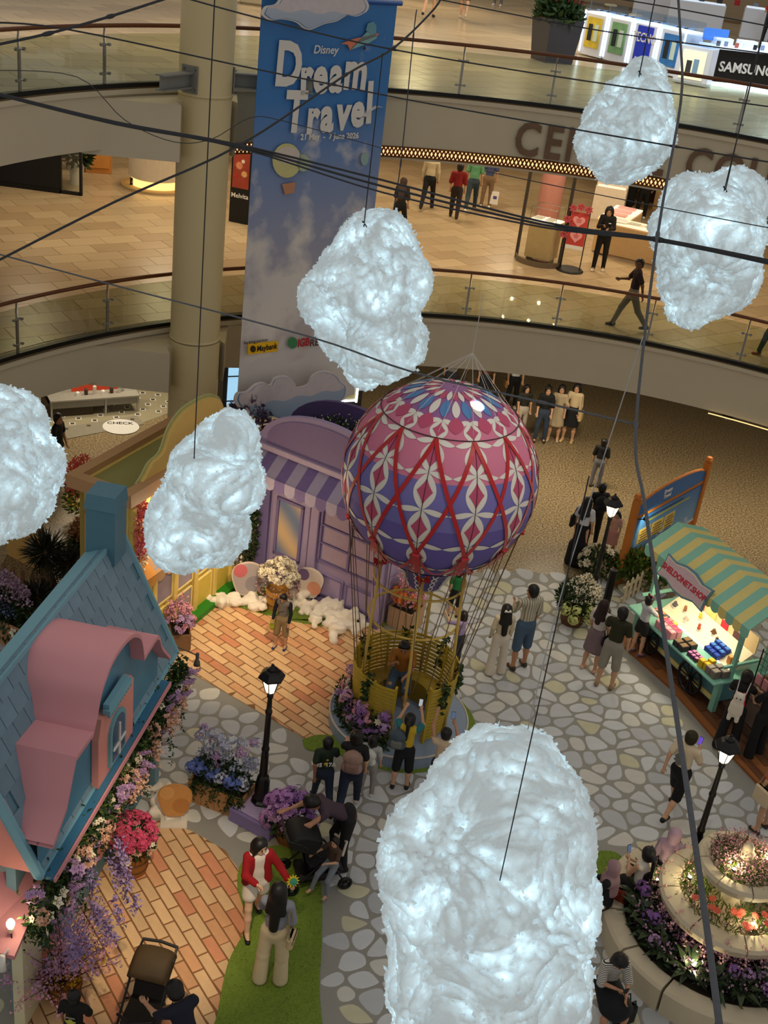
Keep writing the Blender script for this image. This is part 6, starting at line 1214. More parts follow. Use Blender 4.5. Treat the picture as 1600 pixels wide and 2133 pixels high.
# red standee with hearts
p = at(1187, 566, Z1); t = thing('sign_stand', 'red sign stand with two pink hearts on a round black foot', 'sign stand', (p.x, p.y+.12, Z1), rad(-12)); MB().lathe([(0, .05), (.33, .05), (.36, .02), (.36, 0)], 28).build('foot', m_black, t); MB().box((0, 0, 1.05), (.46, .03, .95)).build('panel', C(196, 66, 62), t); MB().box((0, -.017, .62), (.46, .006, .1)).build('panel_footer', m_white, t)
for x in (-.25, .25): MB().tube([(x, .02, .03), (x, .02, 1.55)], .014, 6).build('upright', m_black, t)
ht = [(.16*math.sin(q)**3, (.13*math.cos(q)-.05*math.cos(2*q)-.02*math.cos(3*q)-.01*math.cos(4*q))) for q in np.linspace(0, 2*PI, 30)[:-1]]
for z in (1.3, .9): vprism(MB(), [(a, z+b) for a, b in ht], -.022, -.016).build('heart', C(236, 160, 160), t); mb = MB(); [mb.box((0, -.024, z+.05-.035*k), (.14-.02*k, .003, .018)) for k in range(3)]; mb.build('heart_print', C(200, 90, 90), t)
for x, z in ((-.2, 1.6), (0, 1.66), (.2, 1.62), (-.3, 1.3), (-.32, .9)): bloom('peony', .12, C(206, 90, 100), t, (x, -.02, z), (0, -1, .4), name='paper_rose')
# jewellery counter
p = at(1236, 528, Z1); q_ = at(1440, 575, Z1); ju = (q_-p).xy.normalized(); jc = thing('jewellery_counter', 'long pale jewellery counter with lit glass top and rounded corner', 'counter', (p.x, p.y, Z1), math.atan2(ju.y, ju.x)); Lj = 2.9
MB().box((Lj/2+.2, .35, .47), (Lj, .7, .86), bev=.04).build('body', C(206, 170, 122), jc); MB().box((Lj/2+.2, .35, .04), (Lj-.1, .6, .08)).build('plinth', C(170, 150, 130), jc); MB().lathe([(0, .9), (.42, .9), (.42, .05), (0, .05)], 24, (.25, .42, 0)).build('rounded_end', C(206, 170, 122), jc); MB().box((.25, 1.35, .47), (.8, 1.9, .86), bev=.04).build('return_body', C(206, 170, 122), jc); MB().box((Lj/2+.2, .35, .92), (Lj, .7, .04)).build('lit_shelf', M('case_glow', (255, 232, 205), .4, emit=.8), jc); MB().box((.25, 1.35, .92), (.78, 1.9, .04)).build('lit_shelf', M('case_glow', (255, 232, 205), .4, emit=.8), jc)
MB().box((Lj/2+.2, .35, 1.0), (Lj, .7, .12)).build('glass_case', glass('shop_glass', (.92, .94, .9), .06), jc)
for i in range(5): MB().box((.9+i*.5, .32, .96), (.32, .22, .03), bev=.006).build('jewel_tray', [m_white, C(222, 196, 170)][i % 2], jc)
for i in range(3): MB().box((.25, .95+i*.5, .97), (.5, .3, .04), bev=.006).build('jewel_tray', C(236, 170, 170), jc)
p = at(1270, 478, Z1); t = thing('display_shelves', 'bright white stepped jewellery shelves behind the counter corner', 'shelves', (p.x, p.y+1.2, Z1), rad(-12))
for k in range(3): MB().box((0, .3*k, .5+.28*k), (.95, .3, 1.0+.5*k)).build('step', M('shelf_white', (240, 226, 206), .5), t); MB().box((0, .3*k-.05, 1.02+.53*k), (.85, .16, .03)).build('lit_tray', M('case_glow', (255, 232, 205), .4, emit=.8), t)
for k in range(6): MB().tube([(-.38+.15*k, .55, 2.06), (-.38+.15*k, .55, 2.16)], .03, 8).build('jewel_bust', m_white, t)
p = at(1345, 455, Z1); t = thing('shop_interior', 'dim brown shop wall and shelves behind the counter staff', 'shelves', (p.x, p.y+2.4, Z1), rad(-12)); MB().box((0, .3, 1.3), (2.8, .1, 2.6)).build('back_wall', C(90, 62, 40), t); MB().box((0, .1, .5), (2.6, .4, .06)).build('shelf', C(150, 120, 90), t); MB().box((-.6, -.7, .45), (.5, .5, .9)).build('desk', C(196, 160, 110), t); MB().box((.9, -.6, .42), (.6, .5, .84)).build('desk', C(206, 172, 120), t)
# ================================================================== upper gallery furniture
p = at(1148, 128, Z2); t = thing('planter_pot', 'large charcoal square planter of dark red-tipped foliage behind the upper railing', 'planter', (p.x, p.y, Z2), rad(25)); MB().box((0, 0, .55), (.82, .82, 1.1), taper=1.25).build('pot', C(52, 52, 58, .45), t); foliage(t, (0, 0, 1.15), (.58, .58, .45), 900, .22, m_foli, .3, -.2); v, nn = sph(60, (.5, .5, .6), (0, 0, 1.2), .4); petals('red_leaves', v, .22, C(130, 40, 44), t, .3, .6, nn)
k0 = at(1200, 112, Z2); k1 = at(1410, 165, Z2); ku = (k1-k0).xy; KLn = ku.length; ku.normalize(); kn = 4
m_case = M('case_white', (222, 228, 240), .35, var=.02); m_led = M('led_white', (210, 232, 255), .5, emit=3.2, ecol=(.7, .86, 1)); m_cglass = glass('case_glass', (.86, .92, .98), .10)
cols_ = [((214, 190, 60), 'yellow phone poster on its front'), ((120, 170, 120), 'green phone poster on its front'), ((20, 50, 190), 'solid blue panel on its front'), ((50, 120, 190), 'blue butterfly-like poster on its front')]
for i in range(4):
    o = k0.xy+ku*(KLn*(i+.5)/4); t = thing('phone_counter', 'white phone counter with '+cols_[i][1], 'counter', (o.x, o.y, Z2), math.atan2(ku.y, ku.x), 'phone counters on the upper gallery'); t.scale = (1, 1, 1.3); L = KLn/4-.06
    MB().box((0, .4, .45), (L, .7, .86), bev=.01).build('cabinet', m_case, t); MB().box((0, .4, 1.0), (L, .7, .2)).build('glass_case', m_cglass, t); MB().box((0, .4, .9), (L-.06, .64, .02)).build('lit_shelf', M('led_shelf', (220, 236, 255), .4, emit=.9, ecol=(.8, .9, 1)), t)
    for x in (-L/2+.02, L/2-.02): MB().box((x, .04, .5), (.035, .03, .85)).build('led_strip', m_led, t)
    MB().box((0, .035, .5), (L*.62, .02, .62 if i != 2 else .7)).build('poster', C(*cols_[i][0], var=.5, scale=5) if i != 2 else C(30, 60, 200), t)
    if i == 2: text('TECNO', .26, m_white, t, Matrix.Translation((.02, .02, .62)) @ Matrix.Rotation(PI/2, 4, 'X'), 'lettering', .003, .004)
    else:
        for x, c_ in ((-.12, (30, 36, 44)), (.12, (200, 220, 210))): MB().box((x, .02, .5), (.16, .012, .34), bev=.004).build('poster_phone', C(*c_), t)
    for j in range(5): MB().box((-L/2+.2+j*(L-.4)/4, .4, .95), (.08, .16, .02)).build('phone', m_black if j % 2 else C(120, 150, 190), t)
    st_ = at([1225, 1262, 1312, 1362][i], [34, 52, 76, 98][i], Z2); t = thing('bar_stool', ['first', 'second', 'third', 'last'][i]+' beige-topped stool in the row before the phone counters, counted from the left', 'stool', (st_.x, st_.y-.4, Z2), .3*i, 'stools at the phone counters'); MB().box((0, 0, .72), (.42, .3, .09), bev=.03).build('seat', C(206, 186, 150), t); MB().tube([(0, 0, .68), (0, 0, .03)], .03, 8).build('stem', m_steel, t); MB().lathe([(0, .03), (.2, .02), (.2, 0)], 20).build('foot', m_steel, t)
p = at(1432, 178, Z2); t = thing('poster_counter', 'white counter with a pale floral phone poster between the blue panel and the black sign', 'counter', (p.x, p.y, Z2), rad(-25)); MB().box((0, .4, .48), (.9, .6, .92), bev=.01).build('cabinet', m_case, t); MB().box((0, .085, .5), (.62, .02, .7)).build('lightbox', M('lightbox_cream', (226, 222, 190), .4, emit=.7), t); MB().box((-.1, .07, .45), (.14, .012, .3)).build('poster_phone', C(60, 60, 60), t); MB().box((.08, .07, .48), (.14, .012, .34)).build('poster_phone', C(130, 170, 200), t); MB().box((0, .4, 1.05), (.9, .6, .2)).build('glass_case', m_cglass, t)
p = at(1468, 178, Z2); q_ = at(1640, 196, Z2); su = (q_-p).xy.normalized(); t = thing('phone_sign_counter', 'glossy black phone counter with white brand lettering and glowing edges', 'counter', (p.x, p.y, Z2), math.atan2(su.y, su.x)); Ls = 2.5
MB().box((Ls/2, .4, .52), (Ls, .8, .8)).build('cabinet', m_black, t); MB().box((Ls/2, .1, .06), (Ls-.1, .1, .1)).build('led_plinth', m_led, t); MB().box((.0, .0, .5), (.06, .04, .86)).build('led_strip', m_led, t); MB().box((Ls/2, .4, .95), (Ls+.1, .9, .05)).build('counter_top', M('top_lit', (210, 226, 245), .3, emit=.6, ecol=(.8, .9, 1)), t); text('SAMSUNG', .34, m_white, t, Matrix.Translation((Ls*.42, -.006, .5)) @ Matrix.Rotation(PI/2, 4, 'X'), 'lettering', .004, .008)
for j in range(9): MB().box((.2+j*.26, .2+.1*(j % 2), 1.03), (.09, .06, .14), bev=.006).build('phone', [m_black, C(120, 130, 160), C(170, 90, 70), C(210, 214, 220)][j % 4], t)
for j in range(3): MB().box((.5+j*.7, .65, 1.06), (.5, .3, .18), bev=.01).build('display_riser', m_case, t)
MB().box((.3, .7, 1.2), (.7, .03, .3)).build('screen_sign', M('screen_blue', (60, 110, 190), .3, emit=.5), t)
p = at(1560, 60, Z2); t = thing('white_shop_unit', 'brightly lit white shop units behind the phone counters', 'shop unit', (p.x-3.5, p.y-6, Z2), rad(-10))
for x, y, w_, h_ in ((0, 2, 2.2, 1.0), (2.6, 1.2, 1.6, 1.1), (4.2, 3.4, 2.4, 2.4), (-1.6, 4., 2.0, 1.1)): MB().box((x, y, h_/2), (w_, .8, h_), bev=.02).build('cabinet', m_case, t); MB().box((x, y, h_+.03), (w_-.1, .7, .03)).build('lit_top', M('top_lit', (210, 226, 245), .3, emit=.6, ecol=(.8, .9, 1)), t)
for j in range(10): MB().box((-2+j*.7, 1.8+.3*(j % 3), 1.15), (.22, .16, .2), bev=.01).build('gadget', [m_black, C(170, 30, 36), C(120, 130, 150), C(60, 70, 90)][j % 4], t)
p = at(520, 22, Z2); t = thing('chrome_display', 'small chrome display with a glowing lamp left of the banner top', 'display', (p.x, p.y+2, Z2)); MB().box((0, 0, .45), (1.2, .6, .9), bev=.05).build('cabinet', C(206, 190, 160, .3), t); MB().lathe([(0, .9), (.22, .92), (.26, 1.05), (.18, 1.2), (0, 1.24)], 20).build('chrome_dome', m_steel, t, True); MB().lathe([(0, .9), (.08, .9), (.12, 1.15), (0, 1.16)], 14, (-.45, 0, 0)).build('lamp_shade', M('small_glow', (220, 236, 255), .5, emit=3), t)
# ================================================================== ground concourse behind the set
g0_ = at(105, 872); g1_ = at(290, 858); gu = (g1_-g0_).xy.normalized(); t = thing('display_table', 'grey display table with a red glowing showcase under the lower gallery', 'display table', (g0_.x, g0_.y, 0), math.atan2(gu.y, gu.x)); t.scale = (1, 1, .58); L = (g1_-g0_).length
MB().box((L/2, .3, .82), (L, .7, .06)).build('table_top', C(150, 146, 136), t); MB().box((L/2, .05, .62), (L, .04, .4)).build('apron', C(150, 146, 136), t); MB().box((.5, .35, .3), (1.2, .6, .58)).build('dark_cabinet', C(56, 44, 30), t)
for x in (.04, L*.62, L-.04): MB().box((x, .04, .4), (.05, .05, .8)).build('leg', C(170, 165, 152), t)
MB().box((1.3, .5, 1.15), (1.3, .04, .65)).build('red_backdrop', M('showcase_red', (150, 34, 20), .5, var=.5, scale=6, emit=.25, ecol=(.8, .1, .03)), t); MB().box((2.1, .35, 1.1), (.5, .04, .55)).build('white_panel', m_white, t)
for j in range(6): MB().lathe([(0, .85), (.05, .85), (.05, .85+.12*(1+j % 3)), (.02, .9+.12*(1+j % 3)), (0, .9+.12*(1+j % 3))], 10, (.75+j*.22, .25, 0)).build('bottle', [m_white, C(60, 50, 40), C(206, 200, 190)][j % 3], t)
lamp('showcase_light', 'POINT', (g0_.x+1.2, g0_.y+.1, 2.), 12, (1, .9, .75), None, .1)
mb = MB(); c0_ = at(250, 858); mb.prism([tuple(at(x, y).xy) for x, y in ((60, 830), (350, 800), (380, 850), (300, 880), (120, 912), (90, 900))], .0, .008); ft = struct(mb.build('floor_boutique', C(156, 148, 122, .5))); mb = MB()
for i in range(-9, 10):
    for j in range(-6, 9):
        p = Vector((-7.6+i*.42+j*.05, 28.2+j*.36)); 
        if inside(p, [tuple(at(x, y).xy) for x, y in ((80, 835), (340, 805), (370, 850), (300, 872), (130, 900))]): mb.box((p.x, p.y, .009), (.15, .15, .004), rad(20)); mb.box((p.x, p.y, .0125), (.1, .1, .004), rad(20), 1)
if mb.v: mb.build('inlay_tiles', [m_white, C(70, 64, 50)], ft, kind='stuff')
mb = MB(); mb.prism([tuple(at(x, y).xy) for x, y in ((128, 892), (285, 866), (300, 884), (140, 915))], .008, .014); mb.build('grey_mat_strip', C(140, 134, 118, .8), ft)
p = at(252, 890); t = thing('oval_mat', 'white oval floor sticker lettered CHECK near the boutique', 'floor sticker', (p.x, p.y, .015), rad(15)); MB().lathe([(0, .006), (.46, .006), (.46, 0)], 32).build('disc', m_white, t); text('CHECK', .2, m_black, t, Matrix.Translation((-.02, .2, .009)), 'lettering', .001, .003)
e0, e1 = at(462, 872), at(752, 858); eu = (e1-e0).xy; EL = eu.length; eu.normalize(); t = thing('led_booth', 'black-framed booth with white light edges and a glowing screen behind the banner', 'booth', (e0.x, e0.y, 0), math.atan2(eu.y, eu.x)); MB().box((EL/2, .3, 1.6), (EL, .5, 3.2)).build('frame', m_black, t)
for x, w_ in ((.27, .3), (EL*.62, EL*.66)):
    MB().box((x, .03, 1.75), (w_, .04, 2.7)).build('screen', M('screen_grey', (150, 150, 120), .4) if w_ > 1 else M('window_glow', (150, 200, 235), .5, emit=.9), t)
for c, d in (((EL-.18, -.005, 1.7), (.05, .03, 2.8)), ((EL*.62, -.005, .36), (EL*.66, .03, .05))): MB().box(c, d).build('light_edge', M('edge_glow', (255, 250, 240), .5, emit=5), t)
for z in (.5, 1.2, 1.9): MB().box((.27, .0, z), (.34, .02, .03)).build('glazing_bar', m_black, t)
p = at(1515, 872); t = thing('black_bin', 'small black box standing on the concourse below the lower fascia', 'box', (p.x, p.y, 0), rad(10)); MB().box((0, 0, .18), (.26, .22, .28), bev=.02).build('case', m_black, t); MB().box((0, 0, .02), (.22, .18, .04)).build('foot', C(170, 160, 150), t)
# ================================================================== glowing cotton clouds
m_cloud = bpy.data.materials.new('lit_cotton'); m_cloud.use_nodes = True
def cloudmat():
    nt = m_cloud.node_tree; b = nt.nodes['Principled BSDF']; L = nt.links.new; N = nt.nodes.new
    b.inputs['Base Color'].default_value = (.82, .88, .92, 1); b.inputs['Roughness'].default_value = .95; b.inputs['Specular IOR Level'].default_value = .1
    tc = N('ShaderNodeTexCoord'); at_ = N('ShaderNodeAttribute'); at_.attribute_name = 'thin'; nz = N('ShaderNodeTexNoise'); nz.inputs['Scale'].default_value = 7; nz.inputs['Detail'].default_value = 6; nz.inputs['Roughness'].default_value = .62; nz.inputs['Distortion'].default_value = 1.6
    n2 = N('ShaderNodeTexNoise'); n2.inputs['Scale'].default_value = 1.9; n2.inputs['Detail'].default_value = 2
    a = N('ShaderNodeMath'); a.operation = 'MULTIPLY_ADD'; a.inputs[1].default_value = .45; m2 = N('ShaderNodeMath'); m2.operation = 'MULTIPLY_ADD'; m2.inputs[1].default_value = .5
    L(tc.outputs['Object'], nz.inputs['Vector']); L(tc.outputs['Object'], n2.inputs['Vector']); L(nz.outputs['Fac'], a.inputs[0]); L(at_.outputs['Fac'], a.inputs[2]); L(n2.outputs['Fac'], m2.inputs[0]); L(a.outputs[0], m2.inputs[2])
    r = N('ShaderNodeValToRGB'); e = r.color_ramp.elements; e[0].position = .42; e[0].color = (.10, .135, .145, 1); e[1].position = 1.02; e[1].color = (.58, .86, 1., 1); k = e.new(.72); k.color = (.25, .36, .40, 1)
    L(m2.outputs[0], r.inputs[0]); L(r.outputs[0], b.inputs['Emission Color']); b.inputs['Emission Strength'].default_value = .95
    bp_ = N('ShaderNodeBump'); bp_.inputs['Strength'].default_value = .5; bp_.inputs['Distance'].default_value = .03; L(nz.outputs['Fac'], bp_.inputs['Height']); L(bp_.outputs[0], b.inputs['Normal'])
    m_cloud.cycles.emission_sampling = 'NONE'
cloudmat()
def cotton_cloud(lab, circles, dep, h, hook, seed, top=11.6):
    mnoise.seed_set(seed); random.seed(seed); sc_ = FOC/dep; c0 = circles[0]; o = deep(circles[1][0], circles[1][1], dep); pr = []
    for x, y, r in circles:
        c = deep(x, y, dep+random.uniform(-.12, .12))-o; rr = r/sc_; pr.append(cap(c, c+Vector((random.uniform(-.05, .05), .12, 0)), rr, rr*.95, k=.12))
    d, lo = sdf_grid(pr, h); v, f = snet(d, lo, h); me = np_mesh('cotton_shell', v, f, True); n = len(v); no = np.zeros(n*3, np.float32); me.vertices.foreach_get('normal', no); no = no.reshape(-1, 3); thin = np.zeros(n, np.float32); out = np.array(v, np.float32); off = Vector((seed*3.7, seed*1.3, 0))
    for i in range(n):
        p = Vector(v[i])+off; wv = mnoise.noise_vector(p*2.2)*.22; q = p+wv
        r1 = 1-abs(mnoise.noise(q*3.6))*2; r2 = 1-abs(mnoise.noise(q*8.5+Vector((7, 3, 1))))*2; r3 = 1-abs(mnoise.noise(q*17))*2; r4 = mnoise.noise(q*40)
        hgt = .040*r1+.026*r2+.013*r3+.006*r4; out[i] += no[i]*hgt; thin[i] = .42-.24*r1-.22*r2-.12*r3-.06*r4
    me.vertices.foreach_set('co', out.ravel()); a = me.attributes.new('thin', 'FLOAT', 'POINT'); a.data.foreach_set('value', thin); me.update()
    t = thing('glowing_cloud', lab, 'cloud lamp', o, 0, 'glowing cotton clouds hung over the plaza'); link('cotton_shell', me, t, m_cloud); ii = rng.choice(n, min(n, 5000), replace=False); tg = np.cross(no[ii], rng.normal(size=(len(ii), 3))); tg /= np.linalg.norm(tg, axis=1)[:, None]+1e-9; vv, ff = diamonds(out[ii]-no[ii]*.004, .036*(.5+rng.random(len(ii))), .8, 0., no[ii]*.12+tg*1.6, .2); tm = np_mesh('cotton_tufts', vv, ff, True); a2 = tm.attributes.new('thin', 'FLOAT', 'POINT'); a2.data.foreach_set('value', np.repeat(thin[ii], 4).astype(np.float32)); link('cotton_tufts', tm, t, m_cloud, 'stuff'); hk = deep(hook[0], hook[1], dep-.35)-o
    MB().tube([hk-Vector((0, 0, .25)), hk, (hk.x, hk.y, top-o.z)], .0005*dep, 5).build('hanging_wire', M('wire_dark', (44, 46, 50), .6), t); MB().tube([hk+Vector((-.02, 0, .1)), hk+Vector((.03, 0, .05)), hk+Vector((-.02, 0, -.02)), hk+Vector((.01, 0, -.06))], .008, 5).build('wire_knot', m_black, t)
    p, nn = sph(1, 1); return t
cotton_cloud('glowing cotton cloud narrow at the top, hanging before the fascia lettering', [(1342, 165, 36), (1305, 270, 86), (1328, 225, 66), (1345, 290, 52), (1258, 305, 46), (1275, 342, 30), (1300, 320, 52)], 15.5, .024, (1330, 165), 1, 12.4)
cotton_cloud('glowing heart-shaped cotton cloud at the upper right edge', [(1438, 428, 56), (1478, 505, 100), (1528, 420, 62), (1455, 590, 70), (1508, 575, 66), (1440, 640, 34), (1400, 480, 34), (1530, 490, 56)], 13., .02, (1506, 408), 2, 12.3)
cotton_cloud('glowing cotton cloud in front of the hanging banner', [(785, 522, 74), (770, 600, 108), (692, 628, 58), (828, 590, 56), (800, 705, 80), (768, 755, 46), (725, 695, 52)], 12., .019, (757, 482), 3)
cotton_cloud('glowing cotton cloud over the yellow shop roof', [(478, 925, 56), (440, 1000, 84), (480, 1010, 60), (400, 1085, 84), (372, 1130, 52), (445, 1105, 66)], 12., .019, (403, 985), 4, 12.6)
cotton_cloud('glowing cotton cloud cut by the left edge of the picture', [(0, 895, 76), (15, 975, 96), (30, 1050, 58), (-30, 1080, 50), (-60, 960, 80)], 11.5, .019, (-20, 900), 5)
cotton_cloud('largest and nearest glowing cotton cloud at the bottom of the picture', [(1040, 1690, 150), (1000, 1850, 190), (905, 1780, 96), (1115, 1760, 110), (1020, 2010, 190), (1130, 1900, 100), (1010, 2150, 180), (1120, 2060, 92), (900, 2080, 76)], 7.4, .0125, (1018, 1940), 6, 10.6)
random.seed(11)
# ================================================================== cables
m_rope = M('rope_grey', (96, 100, 108), .8, var=.2, scale=40); m_cable = M('cable_dark', (52, 54, 60), .6)
def cable(lab, pts_, r, mat=m_cable, knots=(), name='cable', grp='cables strung across the atrium'):
    P = [at(a, b, z) if z < 100 else deep(a, b, z-100) for a, b, z in pts_]; o = P[0]; t = thing(name, lab, 'cable', o, 0, grp); Q = spline([p-o for p in P], 5) if len(P) > 2 else [p-o for p in P]; MB().tube(Q, r, 6).build('strand', mat, t, True)
    for k in knots:
        c = P[k]-o; d = (P[min(k+1, len(P)-1)]-P[max(k-1, 0)]).normalized(); MB().tube([c-d*.05, c-d*.02, c+d*.02, c+d*.05], [r*1.1, r*1.6, r*1.6, r*1.1], 6).build('knot', mat, t)
    return t
cable('thick grey rope running from the upper right towards the bottom right corner', [(1412, -20, 111), (1418, 90, 111), (1418, 215, 110.5), (1370, 490, 110), (1325, 884, 109), (1345, 1062, 107.6), (1440, 1700, 104.6), (1502, 2160, 103.6)], .012, m_rope, (3, 4), 'rope')
cable('thin cable slanting down from the left edge to the knot of the thick rope', [(-30, 522, 112), (230, 592, 112), (640, 700, 111), (860, 775, 110), (1130, 838, 109.3), (1325, 884, 109)], .0085, m_rope, (4,))
cable('cable rising from the left edge past the banner to the top of the picture', [(-30, 556, 110), (240, 420, 110.5), (500, 302, 111), (720, 156, 112), (820, 100, 112.5), (905, 18, 113), (925, -20, 113)], .011, m_cable, (2, 3, 4))
cable('bundled cable climbing from the left edge over the upper handrail', [(-30, 98, 110), (100, 70, 110), (230, 34, 110.5), (355, -6, 111)], .013, m_cable, (1, 2))
cable('taut cable crossing the banner plane emblem towards the right edge', [(365, -10, 111), (560, 43, 112), (818, 103, 112.5), (1215, 168, 113), (1630, 226, 113)], .009, m_cable, (2,))
cable('taut cable crossing the banner title towards the right edge', [(-30, 46, 110), (140, 61, 110.5), (500, 137, 111.5), (692, 176, 112), (900, 217, 112), (1405, 305, 111), (1630, 342, 111)], .0085, m_cable, (3, 5))
for dy, r, lab in ((0, .011, 'upper'), (8, .012, 'middle'), (16, .009, 'lower')): cable(lab+' strand of the thick cable bundle crossing the picture below the lettering', [(-30, 188+dy*.2, 110), (240, 254+dy*.3, 110.4), (500, 302+dy*.4, 111), (800, 376+dy*1.6, 111.5), (1130, 462+dy*.7, 111), (1370, 497+dy*.3, 110), (1630, 548+dy*.5, 110)], r, m_cable, (2, 5))
cable('slack thin wire sagging between the column and the banner', [(-20, 146, 111), (160, 160, 111), (260, 250, 111), (360, 295, 111), (440, 290, 111), (520, 246, 111.3), (590, 252, 111.5), (800, 310, 112)], .004)
cable('thin cable at the top right crossing the phone shop', [(870, -10, 114), (1200, 55, 114), (1415, 88, 113), (1630, 116, 113)], .008, m_cable, (2,))
cable('uppermost cable at the top right corner', [(1255, -8, 114), (1415, 19, 113), (1630, 60, 113)], .008)
cable('thin cable under the lower edge of the fascia lettering', [(1010, 356, 113), (1200, 396, 112), (1420, 440, 111), (1630, 480, 111)], .005)
cable('plumb wire dropping beside the banner edge', [(868, 20, 113), (861, 77, 113), (835, 340, 112.8), (815, 460, 112.7)], .006, m_cable, (1, 2))
cable('pale steel wire parallel to the big cloud cable', [(1340, 700, 109), (1180, 1200, 108), (1090, 1560, 107.4), (1083, 1592, 107.4)], .004, M('wire_pale', (170, 172, 176), .5), (2,))
cable('thin pale fishing line down to the heart-shaped cloud', [(1600, 20, 113), (1545, 250, 112.8), (1512, 395, 112.6)], .005)
# ================================================================== people
SK = [(206, 160, 128), (190, 140, 108), (224, 180, 150), (150, 104, 76), (110, 74, 54)]
m_hair = M('hair_black', (22, 19, 18), .45, var=.3, scale=30); m_eye = M('eye_dark', (24, 18, 16), .3); m_lip = M('lip', (150, 70, 66), .5)
def rotx(v, a): c, s_ = math.cos(a), math.sin(a); return Vector((v[0], v[1]*c+v[2]*s_, v[2]*c-v[1]*s_))   # a>0 leans forward
def rotz(v, a): c, s_ = math.cos(a), math.sin(a); return Vector((v[0]*c-v[1]*s_, v[0]*s_+v[1]*c, v[2]))
def fit_h(b, z, hy):
    best = 1.65; e = 1e9
    for h in np.arange(.85, 1.95, .01):
        d = Vector((b.x, b.y, z+h-CAM_H)); py = 1066.5-FOC*d.dot(Vector(_up))/d.dot(Vector(_fw))
        if abs(py-hy) < e: e = abs(py-hy); best = h
    return max(.95, min(best, 1.84))
ARM = {'down': (4, 9, 14, 0), 'swingf': (28, 8, 22, 0), 'swingb': (-24, 10, 10, 0), 'phone': (22, 8, 92, 32), 'up': (78, 16, 52, 18), 'high': (140, 14, 20, 8), 'hold': (30, 10, 62, 30), 'hip': (-12, 34, 60, 40), 'chin': (52, 6, 88, 26), 'reach': (48, 8, 22, 2), 'lap': (30, 6, 48, 26), 'out': (18, 32, 40, -22)}
STAND = ((3, 4, 4), (-2, 2, 4)); WALK = ((24, 10, 2), (-18, 24, 2)); WALK2 = ((-16, 30, 2), (22, 8, 2)); SIT = ((86, 84, 8), (80, 80, 8)); BEND = ((18, 22, 6), (8, 14, 6))
